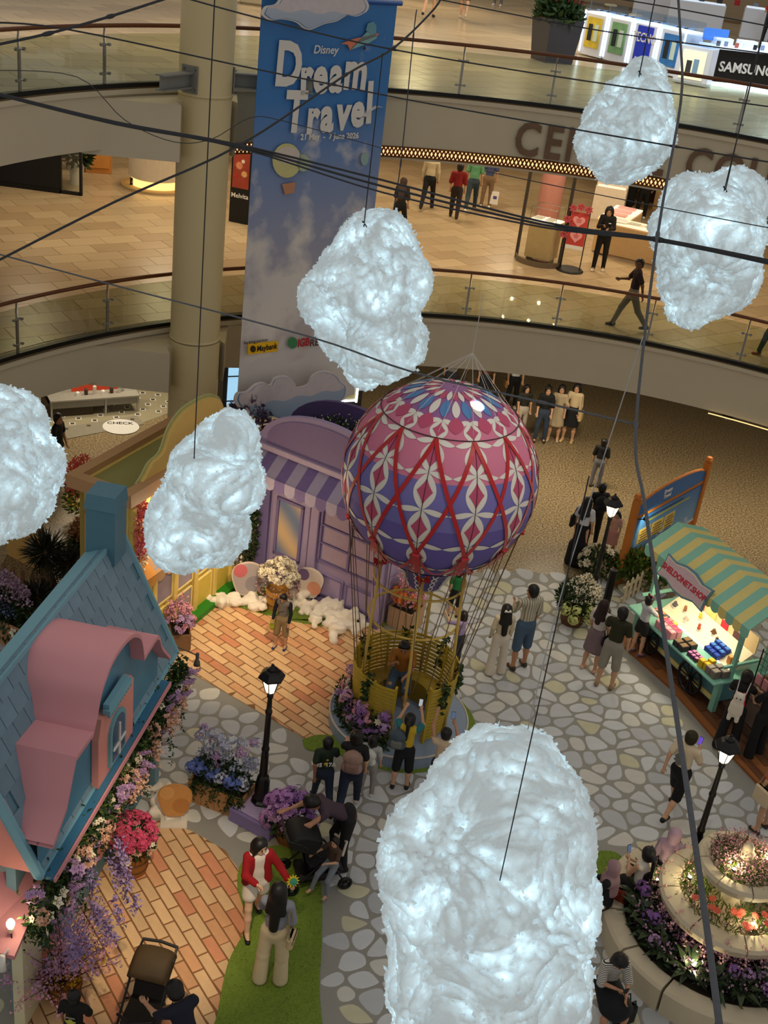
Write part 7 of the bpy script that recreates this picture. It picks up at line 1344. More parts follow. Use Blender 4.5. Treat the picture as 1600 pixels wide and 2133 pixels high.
def person(label, pos, H, heading, top, bottom, shoes=(230, 225, 215), hair='short', skin=0, arms=('down', 'down'), legs=STAND, lean=0., hp=0., hy=0., sleeve='tee', bot='pants', fem=False, pelvis=None, haircol=None, topm=None, botm=None, sleevec=None, face=None, group=None, name='person'):
    """pos: ground point under the body (or under the seat); heading 0 looks away from the camera, 180 looks at it"""
    s_ = H/1.70; t = thing(name, label, 'person', pos, -rad(heading), group); t.scale = (s_, s_, s_)
    P = Vector((0, 0, .93)); sw = .158 if fem else .178; L = []
    for sg, (th, kn, ou) in zip((1, -1), legs):
        hip = P+Vector((.088*sg, 0, -.04)); a, b, o = rad(th), rad(th-kn), rad(ou); k = hip+Vector((math.sin(o)*sg, math.sin(a), -math.cos(a)))*.43; an = k+Vector((math.sin(o)*.4*sg, math.sin(b), -math.cos(b)))*.42; L.append((hip, k, an, sg, b))
    dz = (.075-min(l[2].z for l in L)) if pelvis is None else (pelvis/s_-P.z)
    D = Vector((0, 0, dz)); P = P+D; L = [(h_+D, k+D, a+D, sg, b) for h_, k, a, sg, b in L]
    lr = rad(lean); U = lambda v: P+rotx(Vector(v), lr)
    chest, nb_ = U((0, 0, .36)), U((0, 0, .49)); hc = nb_+rotx(Vector((0, .015, .135)), lr*.6+rad(hp)); HR = lambda v: hc+rotz(rotx(Vector(v), lr*.6+rad(hp)), rad(-hy)); HN = lambda v: rotz(rotx(Vector(v), lr*.6+rad(hp)), rad(-hy))
    A = []
    for sg, nm in zip((1, -1), arms):
        p_, o_, b_, i_ = [rad(q) for q in ARM[nm]] if isinstance(nm, str) else [rad(q) for q in nm]
        sh = U((sw*sg, 0, .445)); el = sh+Vector((math.sin(o_)*sg, math.sin(p_)*math.cos(o_), -math.cos(p_)*math.cos(o_)))*.27; fd = Vector((-math.sin(i_)*sg, math.sin(p_+b_)*math.cos(i_), -math.cos(p_+b_)*math.cos(i_))); wr = el+fd*.235; A.append((sh, el, wr, fd, sg))
    TX = rotx(Vector((0, 1, 0)), lr)
    pr = [cap(U((0, 0, -.03)), U((0, 0, .18)), .118, .1, .75, TX), cap(U((0, 0, .2)), U((0, 0, .4)), .1, .125, .68, TX), cap(U((sw*.75, 0, .44)), U((-sw*.75, 0, .44)), .055), cap(nb_, hc+Vector((0, 0, -.05)), .05, .048), cap(HR((0, -.008, .035)), HR((0, .0, -.025)), .094, .082), cap(HR((0, .025, -.06)), HR((0, .04, -.075)), .056, .042), cap(HR((0, .09, .0)), HR((0, .103, -.028)), .010, .014, k=.012), cap(HR((.085, -.012, -.0)), HR((.087, -.012, -.025)), .016, k=.01), cap(HR((-.085, -.012, -.0)), HR((-.087, -.012, -.025)), .016, k=.01)]
    for h_, k, a, sg, b in L: pr += [cap(h_, k, .08, .052), cap(k, k+(a-k)*.4, .05, .052), cap(k+(a-k)*.4, a, .052, .034), cap(a, a+rotx(Vector((.01*sg, .13, -.045)), -0.), .036, .028)]
    ex = []
    for sh, el, wr, fd, sg in A:
        side = fd.cross(Vector((0, 1, 0))).normalized() if abs(fd.y) < .9 else fd.cross(Vector((0, 0, 1))).normalized(); nrm = side.cross(fd); pm_ = wr+fd*.085
        pr += [cap(sh, el, .045, .036), cap(el, wr, .037, .024), cap(wr, pm_, .027, .034, .55, nrm, .015)]
        for i in range(4):
            b0_ = pm_+side*((i-1.5)*.017)-fd*.01; ln = (.068, .078, .074, .058)[i]; c1_ = b0_+fd*ln*.5+nrm*.006; c2_ = c1_+(fd*.7+nrm*.55)*ln*.38; c3_ = c2_+(fd*.3+nrm*.8)*ln*.3; mb = MB(); mb.tube([b0_, c1_, c2_, c3_], [.0095, .009, .008, .004], 5, caps=False); ex.append((mb.v, mb.f))
        tb = wr+fd*.03+side*.024; mb = MB(); mb.tube([tb, tb+side*.025+fd*.02+nrm*.012, tb+side*.028+fd*.05+nrm*.02], [.011, .010, .005], 5, caps=False); ex.append((mb.v, mb.f))
    link('body', blob('body', pr, .0165, extra=ex), t, M('skin_%d' % skin, SK[skin], .5, var=.06, spec=.3))
    # clothing
    if top:
        tm = topm or C(*top, .8); hem = -.09 if bot not in ('dress',) else -.05
        tp_ = [cap(U((0, 0, hem)), U((0, 0, .16)), .138, .122, .8, TX), cap(U((0, 0, .16)), U((0, 0, .40)), .122, .143, .72, TX, k=.05), cap(U((sw*.8, 0, .437)), U((-sw*.8, 0, .437)), .066, k=.04)]
        sl = []
        for sh, el, wr, fd, sg in A:
            if sleeve == 'tee': sl.append(cap(sh, sh+(el-sh)*.68, .06, .066, k=.025))
            elif sleeve == 'long': sl += [cap(sh, el, .06, .05, k=.025), cap(el, wr, .052, .04, k=.025)]
            elif sleeve == 'half': sl += [cap(sh, el, .064, .07, k=.025)]
        cuts = [(nb_+rotx(Vector((0, 0, .03)), lr), rotx(Vector((0, .35, 1)), lr)), (U((0, 0, hem+.01)), rotx(Vector((0, 0, -1)), lr))]
        if sleevec: link('top', blob('top', tp_, .018, cuts), t, tm); link('sleeves', blob('sleeves', sl, .016), t, C(*sleevec, .8))
        else: link('top', blob('top', tp_+sl, .018, cuts), t, tm)
    if bottom:
        bm_ = botm or C(*bottom, .8); bp_ = [cap(P+Vector((0, 0, .06)), P+Vector((0, 0, -.05)), .128, .135, .82), cap(P+Vector((0, 0, -.06)), P+Vector((0, 0, -.13)), .12, .1, .9)]; bc = [(Vector((0, 0, .022)), Vector((0, 0, -1)))] if pelvis is None else []
        if bot in ('pants', 'wide', 'jeans'):
            for h_, k, a, sg, b in L: w_ = .1 if bot == 'wide' else .062; bp_ += [cap(h_, k, .098, .085 if bot == 'wide' else .07, k=.04), cap(k, a+Vector((0, 0, .0)), .085 if bot == 'wide' else .07, w_ if bot == 'wide' else .054, k=.03)]
        elif bot == 'shorts':
            for h_, k, a, sg, b in L: bp_ += [cap(h_, h_+(k-h_)*.5, .1, .11, k=.04)]
        elif bot == 'longshorts':
            for h_, k, a, sg, b in L: bp_ += [cap(h_, k+(a-k)*.08, .1, .085, k=.04)]
        elif bot in ('skirt', 'dress'):
            m_ = (L[0][1]+L[1][1])/2; bp_ += [cap(P, m_+Vector((0, 0, .03)), .14, .2, .8, k=.05)]; bc = [(m_+Vector((0, 0, .0)), Vector((0, 0, -1)))] if pelvis is None else []; bp_ += [cap(h_, h_+(k-h_)*.9, .1, .11, k=.06) for h_, k, a, sg, b in L]
        elif bot == 'maxi':
            m_ = (L[0][2]+L[1][2])/2; kk = (L[0][1]+L[1][1])/2; bp_ += [cap(P, kk, .14, .17, .85, k=.05), cap(kk, m_+Vector((0, 0, .02)), .17, .2, .9, k=.05)]+[cap(k, a, .1, .1, k=.08) for h_, k, a, sg, b in L]
        link('bottom', blob('bottom', bp_, .018, bc), t, bm_)
    if shoes:
        for h_, k, a, sg, b in L:
            f0 = a+Vector((0, -.035, -.038)); f1 = a+Vector((.012*sg, .125, -.046)); link('shoe', blob('shoe', [cap(f0, f1, .042, .04, .85, (0, 0, 1), k=.02), cap(f0+Vector((0, 0, .02)), a+Vector((0, 0, -.005)), .04, .04, k=.02)] if sum(shoes) != 0 or True else [], .013, [(Vector((0, 0, a.z-.074)), Vector((0, 0, -1)))] if pelvis is None else ()), t, C(*shoes, .55))
    # hair or head cover
    hm = C(*haircol) if haircol else m_hair
    if hair == 'hijab':
        pr = [cap(HR((0, -.012, .035)), HR((0, -.012, -.03)), .112, .106), cap(HR((0, -.02, -.06)), nb_+Vector((0, 0, -.01)), .085, .1), cap(U((sw*.55, 0, .42)), U((-sw*.55, 0, .42)), .1, .1), cap(U((0, .03, .4)), U((0, .05, .25)), .12, .1), cap(U((0, -.03, .4)), U((0, -.06, .2)), .12, .1), cap(HR((0, .115, .0)), HR((0, .115, -.05)), .07, .055, sub=True)]
        link('headscarf', blob('headscarf', pr, .015), t, hm)
    elif hair:
        pr = [cap(HR((0, -.012, .038)), HR((0, -.014, -.02)), .106, .1)]; n_ = HN((0, .82, -.57)); cuts = [(HR((0, .052, .035)), n_), (HR((0, 0, -.085)), HN((0, .35, -1)))]
        me = blob('hair', pr, .013, cuts)
        if hair == 'short': link('hair', me, t, hm)
        else:
            pr2 = [cap(HR((0, -.012, .038)), HR((0, -.02, -.02)), .108, .104)]
            back = HR((0, -.075, -.02)); dn = U((0, -.12, .28 if hair == 'long' else .12)) if hair in ('long', 'vlong', 'longf') else HR((0, -.16, -.12))
            if hair == 'longf': pr2 += [cap(HR((.075, .0, .0)), U((.085, .075, .38)), .03, .035, k=.03), cap(HR((-.075, .0, .0)), U((-.085, .075, .38)), .03, .035, k=.03), cap(U((.085, .075, .38)), U((.09, .11, .27)), .035, .02, k=.03), cap(U((-.085, .075, .38)), U((-.09, .11, .27)), .035, .02, k=.03)]
            if hair in ('long', 'vlong', 'longf'): pr2 += [cap(back, dn, .085, .062, .6, TX, k=.05), cap(HR((.07, -.03, -.02)), U((.1, -.08, .36)), .045, .04, k=.04), cap(HR((-.07, -.03, -.02)), U((-.1, -.08, .36)), .045, .04, k=.04)]
            elif hair == 'bob': pr2 += [cap(HR((.06, -.03, -.02)), HR((.07, -.03, -.1)), .05, .045, k=.04), cap(HR((-.06, -.03, -.02)), HR((-.07, -.03, -.1)), .05, .045, k=.04), cap(HR((0, -.06, 0)), HR((0, -.07, -.1)), .07, .06, k=.04)]
            elif hair == 'pony': pr2 += [cap(HR((0, -.11, .04)), HR((0, -.16, .0)), .035, .04, k=.02), cap(HR((0, -.16, 0)), U((0, -.17, .3)), .04, .022, k=.02)]
            elif hair == 'bun': pr2 += [cap(HR((0, -.09, .1)), HR((0, -.1, .11)), .05, .05, k=.02)]
            elif hair == 'pigtails': pr2 += [cap(HR((s3*.1, -.03, .0)), HR((s3*.14, -.04, -.13)), .035, .025, k=.02) for s3 in (-1, 1)]
            link('hair', blob('hair', pr2+[cap(HR((0, .125, -.02)), HR((0, .12, -.09)), .078, .07, sub=True)], .014, [(HR((0, .07, .03)), HN((0, .9, -.3)))]), t, hm)
    if face if face is not None else 100 < heading % 360 < 270:
        mb = MB()
        for sx in (-1, 1):
            c = HR((sx*.033, .083, .005)); mb.tube([c+HN((-.014, 0, 0)), c+HN((0, .004, 0)), c+HN((.014, 0, 0))], [.002, .0085, .002], 6); c = HR((sx*.035, .087, .028)); mb.tube([c+HN((-.018, -.004, 0)), c+HN((.018, -.004, 0))], .003, 4)
        c = HR((0, .084, -.056)); mb.tube([c+HN((-.02, -.004, .003)), c, c+HN((.02, -.004, .003))], [.002, .006, .002], 6, 1); mb.build('facial_features', [m_eye, m_lip], t)
    W = Matrix.Translation(pos) @ Matrix.Rotation(-rad(heading), 4, 'Z') @ Matrix.Scale(s_, 4)
    return dict(t=t, W=W, P=P, U=U, A=A, HR=HR, HN=HN, L=L, hc=hc, s=s_, lr=lr)
def stand(label, px, py, hty, heading, top, bottom, z=.035, H=None, **k):
    b = at(px, py, z); return person(label, (b.x, b.y, z), H or fit_h(b, z, hty), heading, top, bottom, **k)
def attach(q, name, label, cat, local, rz=0.):
    w_ = q['W'] @ Vector(local); t = thing(name, label, cat, w_, q['t'].rotation_euler.z+rz); t.scale = (q['s'],)*3; return t
def phone(q, arm, label, glow=(90, 110, 140), tilt=60):
    sh, el, wr, fd, sg = q['A'][arm]; t = attach(q, 'phone', label, 'phone', wr+fd*.11+Vector((-.02*sg, .03, .01))); o = MB().box((0, 0, .045), (.075, .009, .15), bev=.004).build('case', m_black, t, rot=(rad(-15), 0, 0)); MB().box((0, -.0055, .045), (.066, .002, .138)).build('screen', C(*glow, .2, emit=.5), t, rot=(rad(-15), 0, 0))
def backpack(q, label, col, col2=None, w_=.3, h_=.42, dx=0.):
    c = q['U']((dx, -.16, .27)); t = attach(q, 'backpack', label, 'bag', c); t.rotation_euler.x = -q['lr']; m = C(*col, .8); me = blob('pack', [cap((-w_*.28, 0, -h_*.28), (w_*.28, 0, -h_*.28), .09, .09, k=.08), cap((-w_*.26, 0, h_*.18), (w_*.26, 0, h_*.18), .085, .085, k=.08), cap((0, 0, -h_*.2), (0, 0, h_*.28), .1, .1, k=.06)], .018); link('pack', me, t, m)
    link('front_pocket', blob('front_pocket', [cap((-w_*.2, -.085, -h_*.22), (w_*.2, -.085, -h_*.22), .05, .05, k=.05), cap((-w_*.2, -.08, -h_*.05), (w_*.2, -.08, -h_*.05), .045, .045, k=.05)], .015), t, C(*(col2 or tuple(int(v*.8) for v in col)), .8)); mb = MB()
    for sx in (-1, 1): mb.tube([(sx*.09, .06, h_*.3), (sx*.11, .14, h_*.36), (sx*.12, .26, h_*.2), (sx*.11, .28, -.05), (sx*.12, .12, -h_*.3)], .014, 5)
    mb.build('strap', C(*(col2 or col), .8), t); MB().tube([(-.03, 0, h_*.42), (0, 0, h_*.48), (.03, 0, h_*.42)], .008, 5).build('handle', m, t); return t
def shoulderbag(q, label, col, side=1, z=-.02, w_=.28, h_=.22, strap=True, y=.0):
    c = q['U']((side*.24, y, z)); t = attach(q, 'shoulder_bag', label, 'bag', c, rad(90)); m = C(*col, .7); mb = MB(); mb.box((0, 0, 0), (w_, .09, h_), bev=.03); mb.build('bag_body', m, t); MB().box((0, -.05, h_*.22), (w_*.9, .012, h_*.4), bev=.005).build('flap', C(*[int(v*.85) for v in col], .7), t)
    if strap: MB().tube([(-w_*.4, 0, h_*.45), (-.05, side*.05, .45-z), (.05, side*.05, .45-z), (w_*.4, 0, h_*.45)], .009, 5).build('strap', C(*[int(v*.7) for v in col], .7), t)
    return t
# ---- plaza
q = stand('child in grey vest, dark sleeves and khaki shorts standing on the brick plaza', 583, 1350, 1235, 195, (120, 112, 104), (150, 128, 92), shoes=(40, 56, 110), sleevec=(22, 26, 40), sleeve='long', bot='longshorts', hp=25)
t = attach(q, 'bottle_bag', 'lime green bottle bag at the hip of the child in the grey vest', 'bag', (.24, .06, .72)); MB().tube([(0, 0, -.16), (0, 0, -.1), (0, 0, .12), (0, 0, .17)], [.05, .065, .06, .03], 10).build('bag_body', C(176, 190, 50), t, True); MB().tube([(0, 0, .16), (-.16, .03, .42), (-.3, .05, .5)], .008, 5).build('strap', m_black, t)
m_str = M('striped_shirt', (196, 186, 160), .8)
def stripes(m, a, b, sc_, dirn='X'):
    nt = m.node_tree; bs = nt.nodes['Principled BSDF']; tc = nt.nodes.new('ShaderNodeTexCoord'); w_ = nt.nodes.new('ShaderNodeTexWave'); w_.inputs['Scale'].default_value = sc_; w_.bands_direction = dirn; r = nt.nodes.new('ShaderNodeValToRGB'); r.color_ramp.interpolation = 'CONSTANT'; r.color_ramp.elements[0].color = (*lin(a), 1); r.color_ramp.elements[1].position = .6; r.color_ramp.elements[1].color = (*lin(b), 1); nt.links.new(tc.outputs['Object'], w_.inputs['Vector']); nt.links.new(w_.outputs['Fac'], r.inputs[0]); nt.links.new(r.outputs[0], bs.inputs['Base Color'])
stripes(m_str, (206, 196, 170), (140, 136, 120), 7)
stand('man in a pale striped shirt and denim shorts seen from behind', 1078, 1390, 1221, 335, (196, 186, 160), (74, 96, 120), shoes=(60, 50, 40), topm=m_str, sleeve='half', bot='longshorts', hy=-35, skin=1, arms=('down', 'hold'))
q = stand('woman in cream top and wide white trousers with very long black hair', 1030, 1403, 1262, 350, (214, 200, 170), (226, 214, 196), shoes=(226, 214, 206), hair='vlong', fem=True, bot='wide', sleeve='long')
t = attach(q, 'hair_clip', 'white bow hair clip on the long-haired woman in white', 'hair clip', q['HR']((0, -.13, .03))); [MB().tube([(0, 0, 0), (sx*.05, 0, .02), (sx*.07, 0, -.01)], [.012, .03, .012], 6).build('bow_loop', m_white, t, True) for sx in (-1, 1)]; MB().tube([(-.015, 0, 0), (.015, 0, 0)], .016, 6).build('bow_knot', m_white, t, True)
q = stand('girl in a lilac sweater and dark jeans raising a phone beside the balloon basket', 948, 1386, 1275, 305, (150, 132, 176), (34, 44, 60), shoes=(190, 190, 196), hair='bob', fem=True, sleeve='long', arms=('up', 'up')); phone(q, 0, 'phone held up by the girl in the lilac sweater')
stand('person in green top and black shorts behind the balloon hoops', 942, 1284, 1190, 10, (30, 120, 60), (20, 20, 22), shoes=(24, 24, 26), bot='longshorts')
person('man in an orange shirt and denim shorts seated inside the balloon basket', (KX-.05, KY+.55, PZ), 1.66, 185, (176, 112, 40), (70, 90, 110), shoes=(24, 24, 28), legs=SIT, pelvis=.52, arms=('chin', 'lap'), bot='longshorts', skin=1, lean=12, hp=18)
q = stand('woman in a yellow shirt and black shorts photographing the balloon basket', 832, 1640, 1490, 8, (206, 170, 40), (20, 22, 26), shoes=(30, 26, 26), hair='pony', fem=True, sleevec=(30, 120, 130), bot='longshorts', arms=('up', 'up')); phone(q, 0, 'phone held up by the woman in the yellow shirt', (190, 200, 210)); backpack(q, 'grey patterned backpack on the woman in the yellow shirt', (70, 84, 96), (110, 110, 104), dx=-.16)
q = stand('man in a pale T-shirt photographing behind the large cloud', 905, 1668, 1520, 0, (206, 180, 150), (60, 60, 66), arms=('up', 'high'), skin=1); phone(q, 0, 'phone held up by the man behind the large cloud')
q = stand('boy walking in a dark green T-shirt with yellow star print', 668, 1680, 1535, 345, (30, 44, 30), (36, 48, 66), shoes=(30, 30, 34), legs=WALK2, bot='jeans', arms=('hold', 'swingb'), skin=3)
mt = Matrix.Translation(q['U']((.0, -.155, .24))) @ Matrix.Rotation(PI/2, 4, 'X'); text('S  17A', .12, m_white, q['t'], mt, 'shirt_print', .004, .004); vprism(MB(), [(-.055+r*.05*math.sin(2*PI*i/10), .05+r*.05*math.cos(2*PI*i/10)) for i, r in zip(range(10), (1, .45)*5)], -.163, -.158).build('shirt_star', C(220, 190, 60), q['t'], loc=q['U']((.02, 0, .22))); vprism(MB(), [(r*.03*math.sin(2*PI*i/10), r*.03*math.cos(2*PI*i/10)) for i, r in zip(range(10), (1, .45)*5)], -.163, -.158).build('shirt_star', C(220, 190, 60), q['t'], loc=q['U']((-.01, 0, .36)))
q = stand('woman walking in black top and navy trousers, arm reaching left', 722, 1692, 1520, 5, (20, 20, 22), (30, 38, 60), shoes=(196, 180, 160), hair='bun', fem=True, legs=WALK, bot='jeans', arms=('down', 'reach')); backpack(q, 'dusty beige backpack on the woman in navy trousers', (150, 120, 108), (130, 100, 90))
q = stand('person with a white patterned backpack beside the basket platform', 762, 1655, 1535, 15, (170, 170, 168), (150, 144, 140), shoes=(210, 206, 200), hair='bob', bot='pants'); backpack(q, 'white printed backpack worn by the person near the platform', (206, 204, 198), (170, 176, 170), w_=.28)
person('man in a plum T-shirt bending over the black stroller', tuple(at(712, 1800, .035)), 1.74, 252, (70, 54, 66), (22, 22, 24), shoes=(20, 20, 22), legs=BEND, lean=62, hp=22, arms=((62, 8, 10, 5), (58, 8, 16, 10)), skin=1, bot='pants')
tod = at(692, 1806, .55); person('toddler in a brown top and grey trousers lifted from the stroller', (tod.x, tod.y, .035), 1.0, 220, (80, 60, 48), (120, 128, 138), shoes=(190, 150, 120), legs=((50, 30, 8), (40, 40, 8)), pelvis=.62, arms=('out', 'hold'), bot='pants')
q = stand('smiling woman in a red cardigan, white shorts and black slides', 526, 1928, 1745, 158, (226, 216, 206), (222, 212, 200), shoes=(20, 18, 20), hair='longf', fem=True, bot='shorts', sleeve='none', legs=((16, 6, 4), (-14, 14, 4)), arms=('hold', 'out'), hy=-25, hp=8, skin=2)
sl = []; U_ = q['U']
for sh, el, wr, fd, sg in q['A']: sl += [cap(sh, el, .064, .056, k=.03), cap(el, el+(wr-el)*.85, .056, .05, k=.03), cap(U_((.085*sg, .035, .42)), U_((.135*sg, .02, .0)), .075, .09, .75, k=.03)]
sl += [cap(U_((0, -.05, .4)), U_((0, -.045, .02)), .13, .13, .6, k=.04)]; link('cardigan', blob('cardigan', sl, .016), q['t'], C(150, 16, 24, .85))
t = attach(q, 'toy_flower', 'yellow toy sunflower held by the woman in the red cardigan', 'toy', q['A'][1][2]+q['A'][1][3]*.1); bloom('gerbera', .1, C(226, 206, 40), t, (0, 0, .12), (0, 1, .5)); MB().lathe([(0, 0), (.05, .0), (.05, .02), (0, .03)], 12).build('flower_face', C(60, 150, 120), t, mw=Matrix.Translation((0, .02, .13)) @ Matrix.Rotation(rad(-65), 4, 'X')); MB().tube([(0, 0, -.08), (0, 0, .1)], .012, 6).build('flower_stem', C(60, 130, 60), t)
q = stand('woman in a blue-grey blouse and cream wide trousers seen from behind on the grass', 562, 2044, 1845, 8, (136, 138, 150), (214, 196, 160), shoes=(60, 50, 40), hair='vlong', fem=True, bot='wide', sleeve='half', arms=('down', 'hold'), skin=1); shoulderbag(q, 'cream shoulder bag with red strap on the woman in the blue-grey blouse', (206, 182, 140), 1, .02, .24, .2, True, -.12)
def stroller(lab, loc, rz, hood, seat, full=True, back=.35):
    t = thing('stroller', lab, 'stroller', loc, rz); mf = M('stroller_frame', (26, 26, 28), .4); wr_ = .11
    for sx in (-.26, .26):
        for y in (-.38, .42):
            wv = MB(); wv.ring((0, 0, 0), wr_-.025, .028, 22, 6); wv.lathe([(0, -.02), (.05, -.02), (.05, .02), (0, .02)], 10); wo = wv.build('wheel', m_black, t, mw=Matrix.Translation((sx, y, wr_)) @ Matrix.Rotation(PI/2, 4, 'Y')); MB().lathe([(0, .021), (.03, .024), (0, .03)], 8).build('hub', C(70, 70, 74), wo)
        MB().tube([(sx, .42, wr_), (sx*.9, .2, .5), (sx*.9, -.3, .95), (sx*.85, -.48, 1.02)], .016, 6).build('side_tube', mf, t); MB().tube([(sx, -.38, wr_), (sx*.9, .05, .55)], .016, 6).build('rear_leg', mf, t)
    MB().tube([(-.23, -.48, 1.02), (0, -.5, 1.03), (.23, -.48, 1.02)], .02, 8).build('push_bar', C(40, 38, 36), t); MB().tube([(-.22, .34, .62), (0, .46, .66), (.22, .34, .62)], .02, 8).build('bumper_bar', C(196, 186, 170) if full else mf, t)
    mb = MB(); sp_ = [(-.26, .92), (-.2, .6), (-.12, .45), (.25, .42), (.4, .3)]; k = len(sp_); mb.add([(x, y, z) for y, z in sp_ for x in (-.21, .21)]+[(x, y-.02, z-.04) for y, z in sp_ for x in (-.21, .21)], [(2*i, 2*i+1, 2*i+3, 2*i+2) for i in range(k-1)]+[(2*k+2*i+1, 2*k+2*i, 2*k+2*i+2, 2*k+2*i+3) for i in range(k-1)]+[(2*i+2, 2*i, 2*k+2*i, 2*k+2*i+2)[::-1] for i in range(k-1)]); mb.build('seat', C(*seat), t)
    MB().box((0, -.02, .2), (.42, .5, .14), bev=.04).build('storage_basket', m_black, t)
    mb = MB(); n, m = 10, 8; vs = []
    for i in range(n+1):
        a = rad(-5+115*i/n)
        for j in range(m+1): b = -1+2*j/m; r_ = .34*(1-.10*abs(b)**3); vs.append((b*.235, -.1-.02+r_*math.cos(a+rad(70)), .72+r_*math.sin(a+rad(40))))
    mb.add(vs, [(i*(m+1)+j, i*(m+1)+j+1, (i+1)*(m+1)+j+1, (i+1)*(m+1)+j) for i in range(n) for j in range(m)]); o = mb.build('hood', C(*hood), t, True); o.modifiers.new('thickness', 'SOLIDIFY').thickness = .015
    for sx in (-.235, .235): mb = MB(); mb.add([(sx, -.1, .72)]+[(sx, -.12+.31*math.cos(rad(-5+115*i/10)+rad(70)), .72+.31*math.sin(rad(-5+115*i/10)+rad(40))) for i in range(11)], [(0, i+1, i+2) for i in range(10)]); mb.build('hood_side', C(*hood), t)
    return t
p = at(650, 1835); stroller('black stroller with cream bumper bar on the cobbles', (p.x, p.y, .035), rad(-70), (20, 20, 22), (30, 30, 34))
p = at(300, 2150); stroller('brown-hooded stroller on the brick walk at the bottom edge', (p.x, p.y, .045), rad(172), (74, 56, 30), (30, 24, 18), False)
person('man in a navy top leaning towards the brown-hooded stroller', tuple(at(388, 2290, .035)), 1.72, 320, (22, 26, 44), (30, 30, 36), shoes=(30, 30, 30), legs=BEND, lean=34, hp=25, arms=('reach', 'reach'))
q = stand('boy in a black T-shirt with lime print at the bottom left', 156, 2222, 2062, 5, (20, 20, 20), (40, 40, 44), H=1.3, arms=('phone', 'down'), bot='longshorts', skin=1, hy=15)
vprism(MB(), [(.08*math.cos(2*PI*i/14)*(1+.3*math.sin(i*2.3)), .05*math.sin(2*PI*i/14)*(1+.3*math.cos(i*1.7))) for i in range(14)], -.165, -.158).build('shirt_print', C(196, 196, 80), q['t'], loc=q['U']((0, 0, .27))); MB().box((0, -.16, 0), (.14, .004, .025)).build('shirt_print', C(150, 150, 140), q['t'], loc=q['U']((0, 0, .36)))
q = stand('boy in black walking past the boutique at the left', 122, 1003, 862, 100, (18, 18, 20), (24, 24, 26), z=0., shoes=(20, 20, 20), legs=((10, 6, 3), (-12, 10, 3)), bot='longshorts', skin=1, face=True)
t = attach(q, 'plush_toy', 'white fluffy plush toy carried by the boy in black', 'plush toy', q['A'][0][2]+Vector((.02, .06, -.28))); link('plush_body', blob('plush_body', [cap((0, 0, 0), (0, .05, .12), .11, .08, k=.05), cap((0, .05, .2), (0, .08, .22), .075), cap((.06, .03, .27), (.07, .02, .3), .02), cap((-.06, .03, .27), (-.07, .02, .3), .02)], .018), t, M('plush_white', (232, 222, 206), .95, bump=.6, scale=60)); MB().tube([(.12, 0, .3), (.16, .03, -.05)], [.02, .04], 8).build('red_tail', C(150, 24, 24), t, True)
# ---- concourse
q = stand('woman in a dark olive T-shirt with long hair, leftmost of the four women', 1080, 908, 803, 165, (40, 40, 30), (190, 180, 165), z=0., hair='longf', fem=True, bot='pants', shoes=(60, 50, 40))
stand('woman in a black T-shirt and blue jeans, second of the four women', 1122, 920, 805, 182, (18, 18, 20), (52, 64, 84), z=0., hair='bun', fem=True, bot='jeans', shoes=(26, 26, 28), sleeve='half')
stand('woman in a beige dress with long dark hair, third of the four women', 1150, 918, 803, 190, (176, 160, 130), (176, 160, 130), z=0., hair='longf', fem=True, bot='dress', shoes=(196, 180, 150), arms=('hold', 'down'))
q = stand('woman in a black dress and cream cardigan, rightmost of the four women', 1180, 920, 800, 200, (206, 186, 150), (22, 22, 26), z=0., hair='longf', fem=True, bot='dress', shoes=(214, 190, 130), sleeve='long', arms=('hold', 'down')); shoulderbag(q, 'cream tote bag of the woman in the black dress', (206, 180, 130), -1, -.12, .28, .3)
stand('person in a grey shirt and dark jeans above the balloon crown', 932, 842, 0, 5, (120, 116, 112), (40, 44, 54), z=0., H=1.7, bot='jeans', arms=('out', 'down'))
stand('person in a patterned brown top above the balloon crown', 1003, 846, 0, 178, (96, 60, 40), (40, 44, 52), z=0., H=1.66, bot='jeans', sleeve='half')
q = stand('person in a white shirt and black trousers right of the balloon crown', 1062, 850, 0, 170, (200, 200, 204), (16, 16, 18), z=0., H=1.68, sleeve='half'); shoulderbag(q, 'tan shoulder bag of the person in the white shirt', (150, 110, 50), 1, -.2)
stand('man in a black jacket and grey trousers walking away above the lamp', 1238, 1014, 916, 15, (20, 20, 22), (110, 110, 112), z=0., hair='short', sleeve='half', shoes=(30, 30, 30))
q = stand('person in black with a black backpack behind the long-skirted woman', 1228, 1135, 1008, 350, (18, 18, 18), (20, 20, 20), z=0., hair='short', bot='pants', skin=1); backpack(q, 'black backpack worn behind the long-skirted woman', (16, 16, 18))
q = stand('woman in a white top and long black skirt left of the tall lamp', 1196, 1176, 1038, 30, (206, 206, 212), (12, 12, 14), z=0., hair='long', fem=True, bot='maxi', shoes=(200, 180, 160)); shoulderbag(q, 'black sling bag of the woman in the long black skirt', (14, 14, 16), -1, .1, .26, .3)
stand('little girl with pigtails in a pink flowered dress beside the lamp', 1266, 1158, 1066, 195, (222, 168, 150), (226, 160, 146), z=0., hair='pigtails', fem=True, bot='dress', shoes=(226, 190, 190), topm=M('pink_floral', (226, 170, 150), .8, var=.3, scale=25))
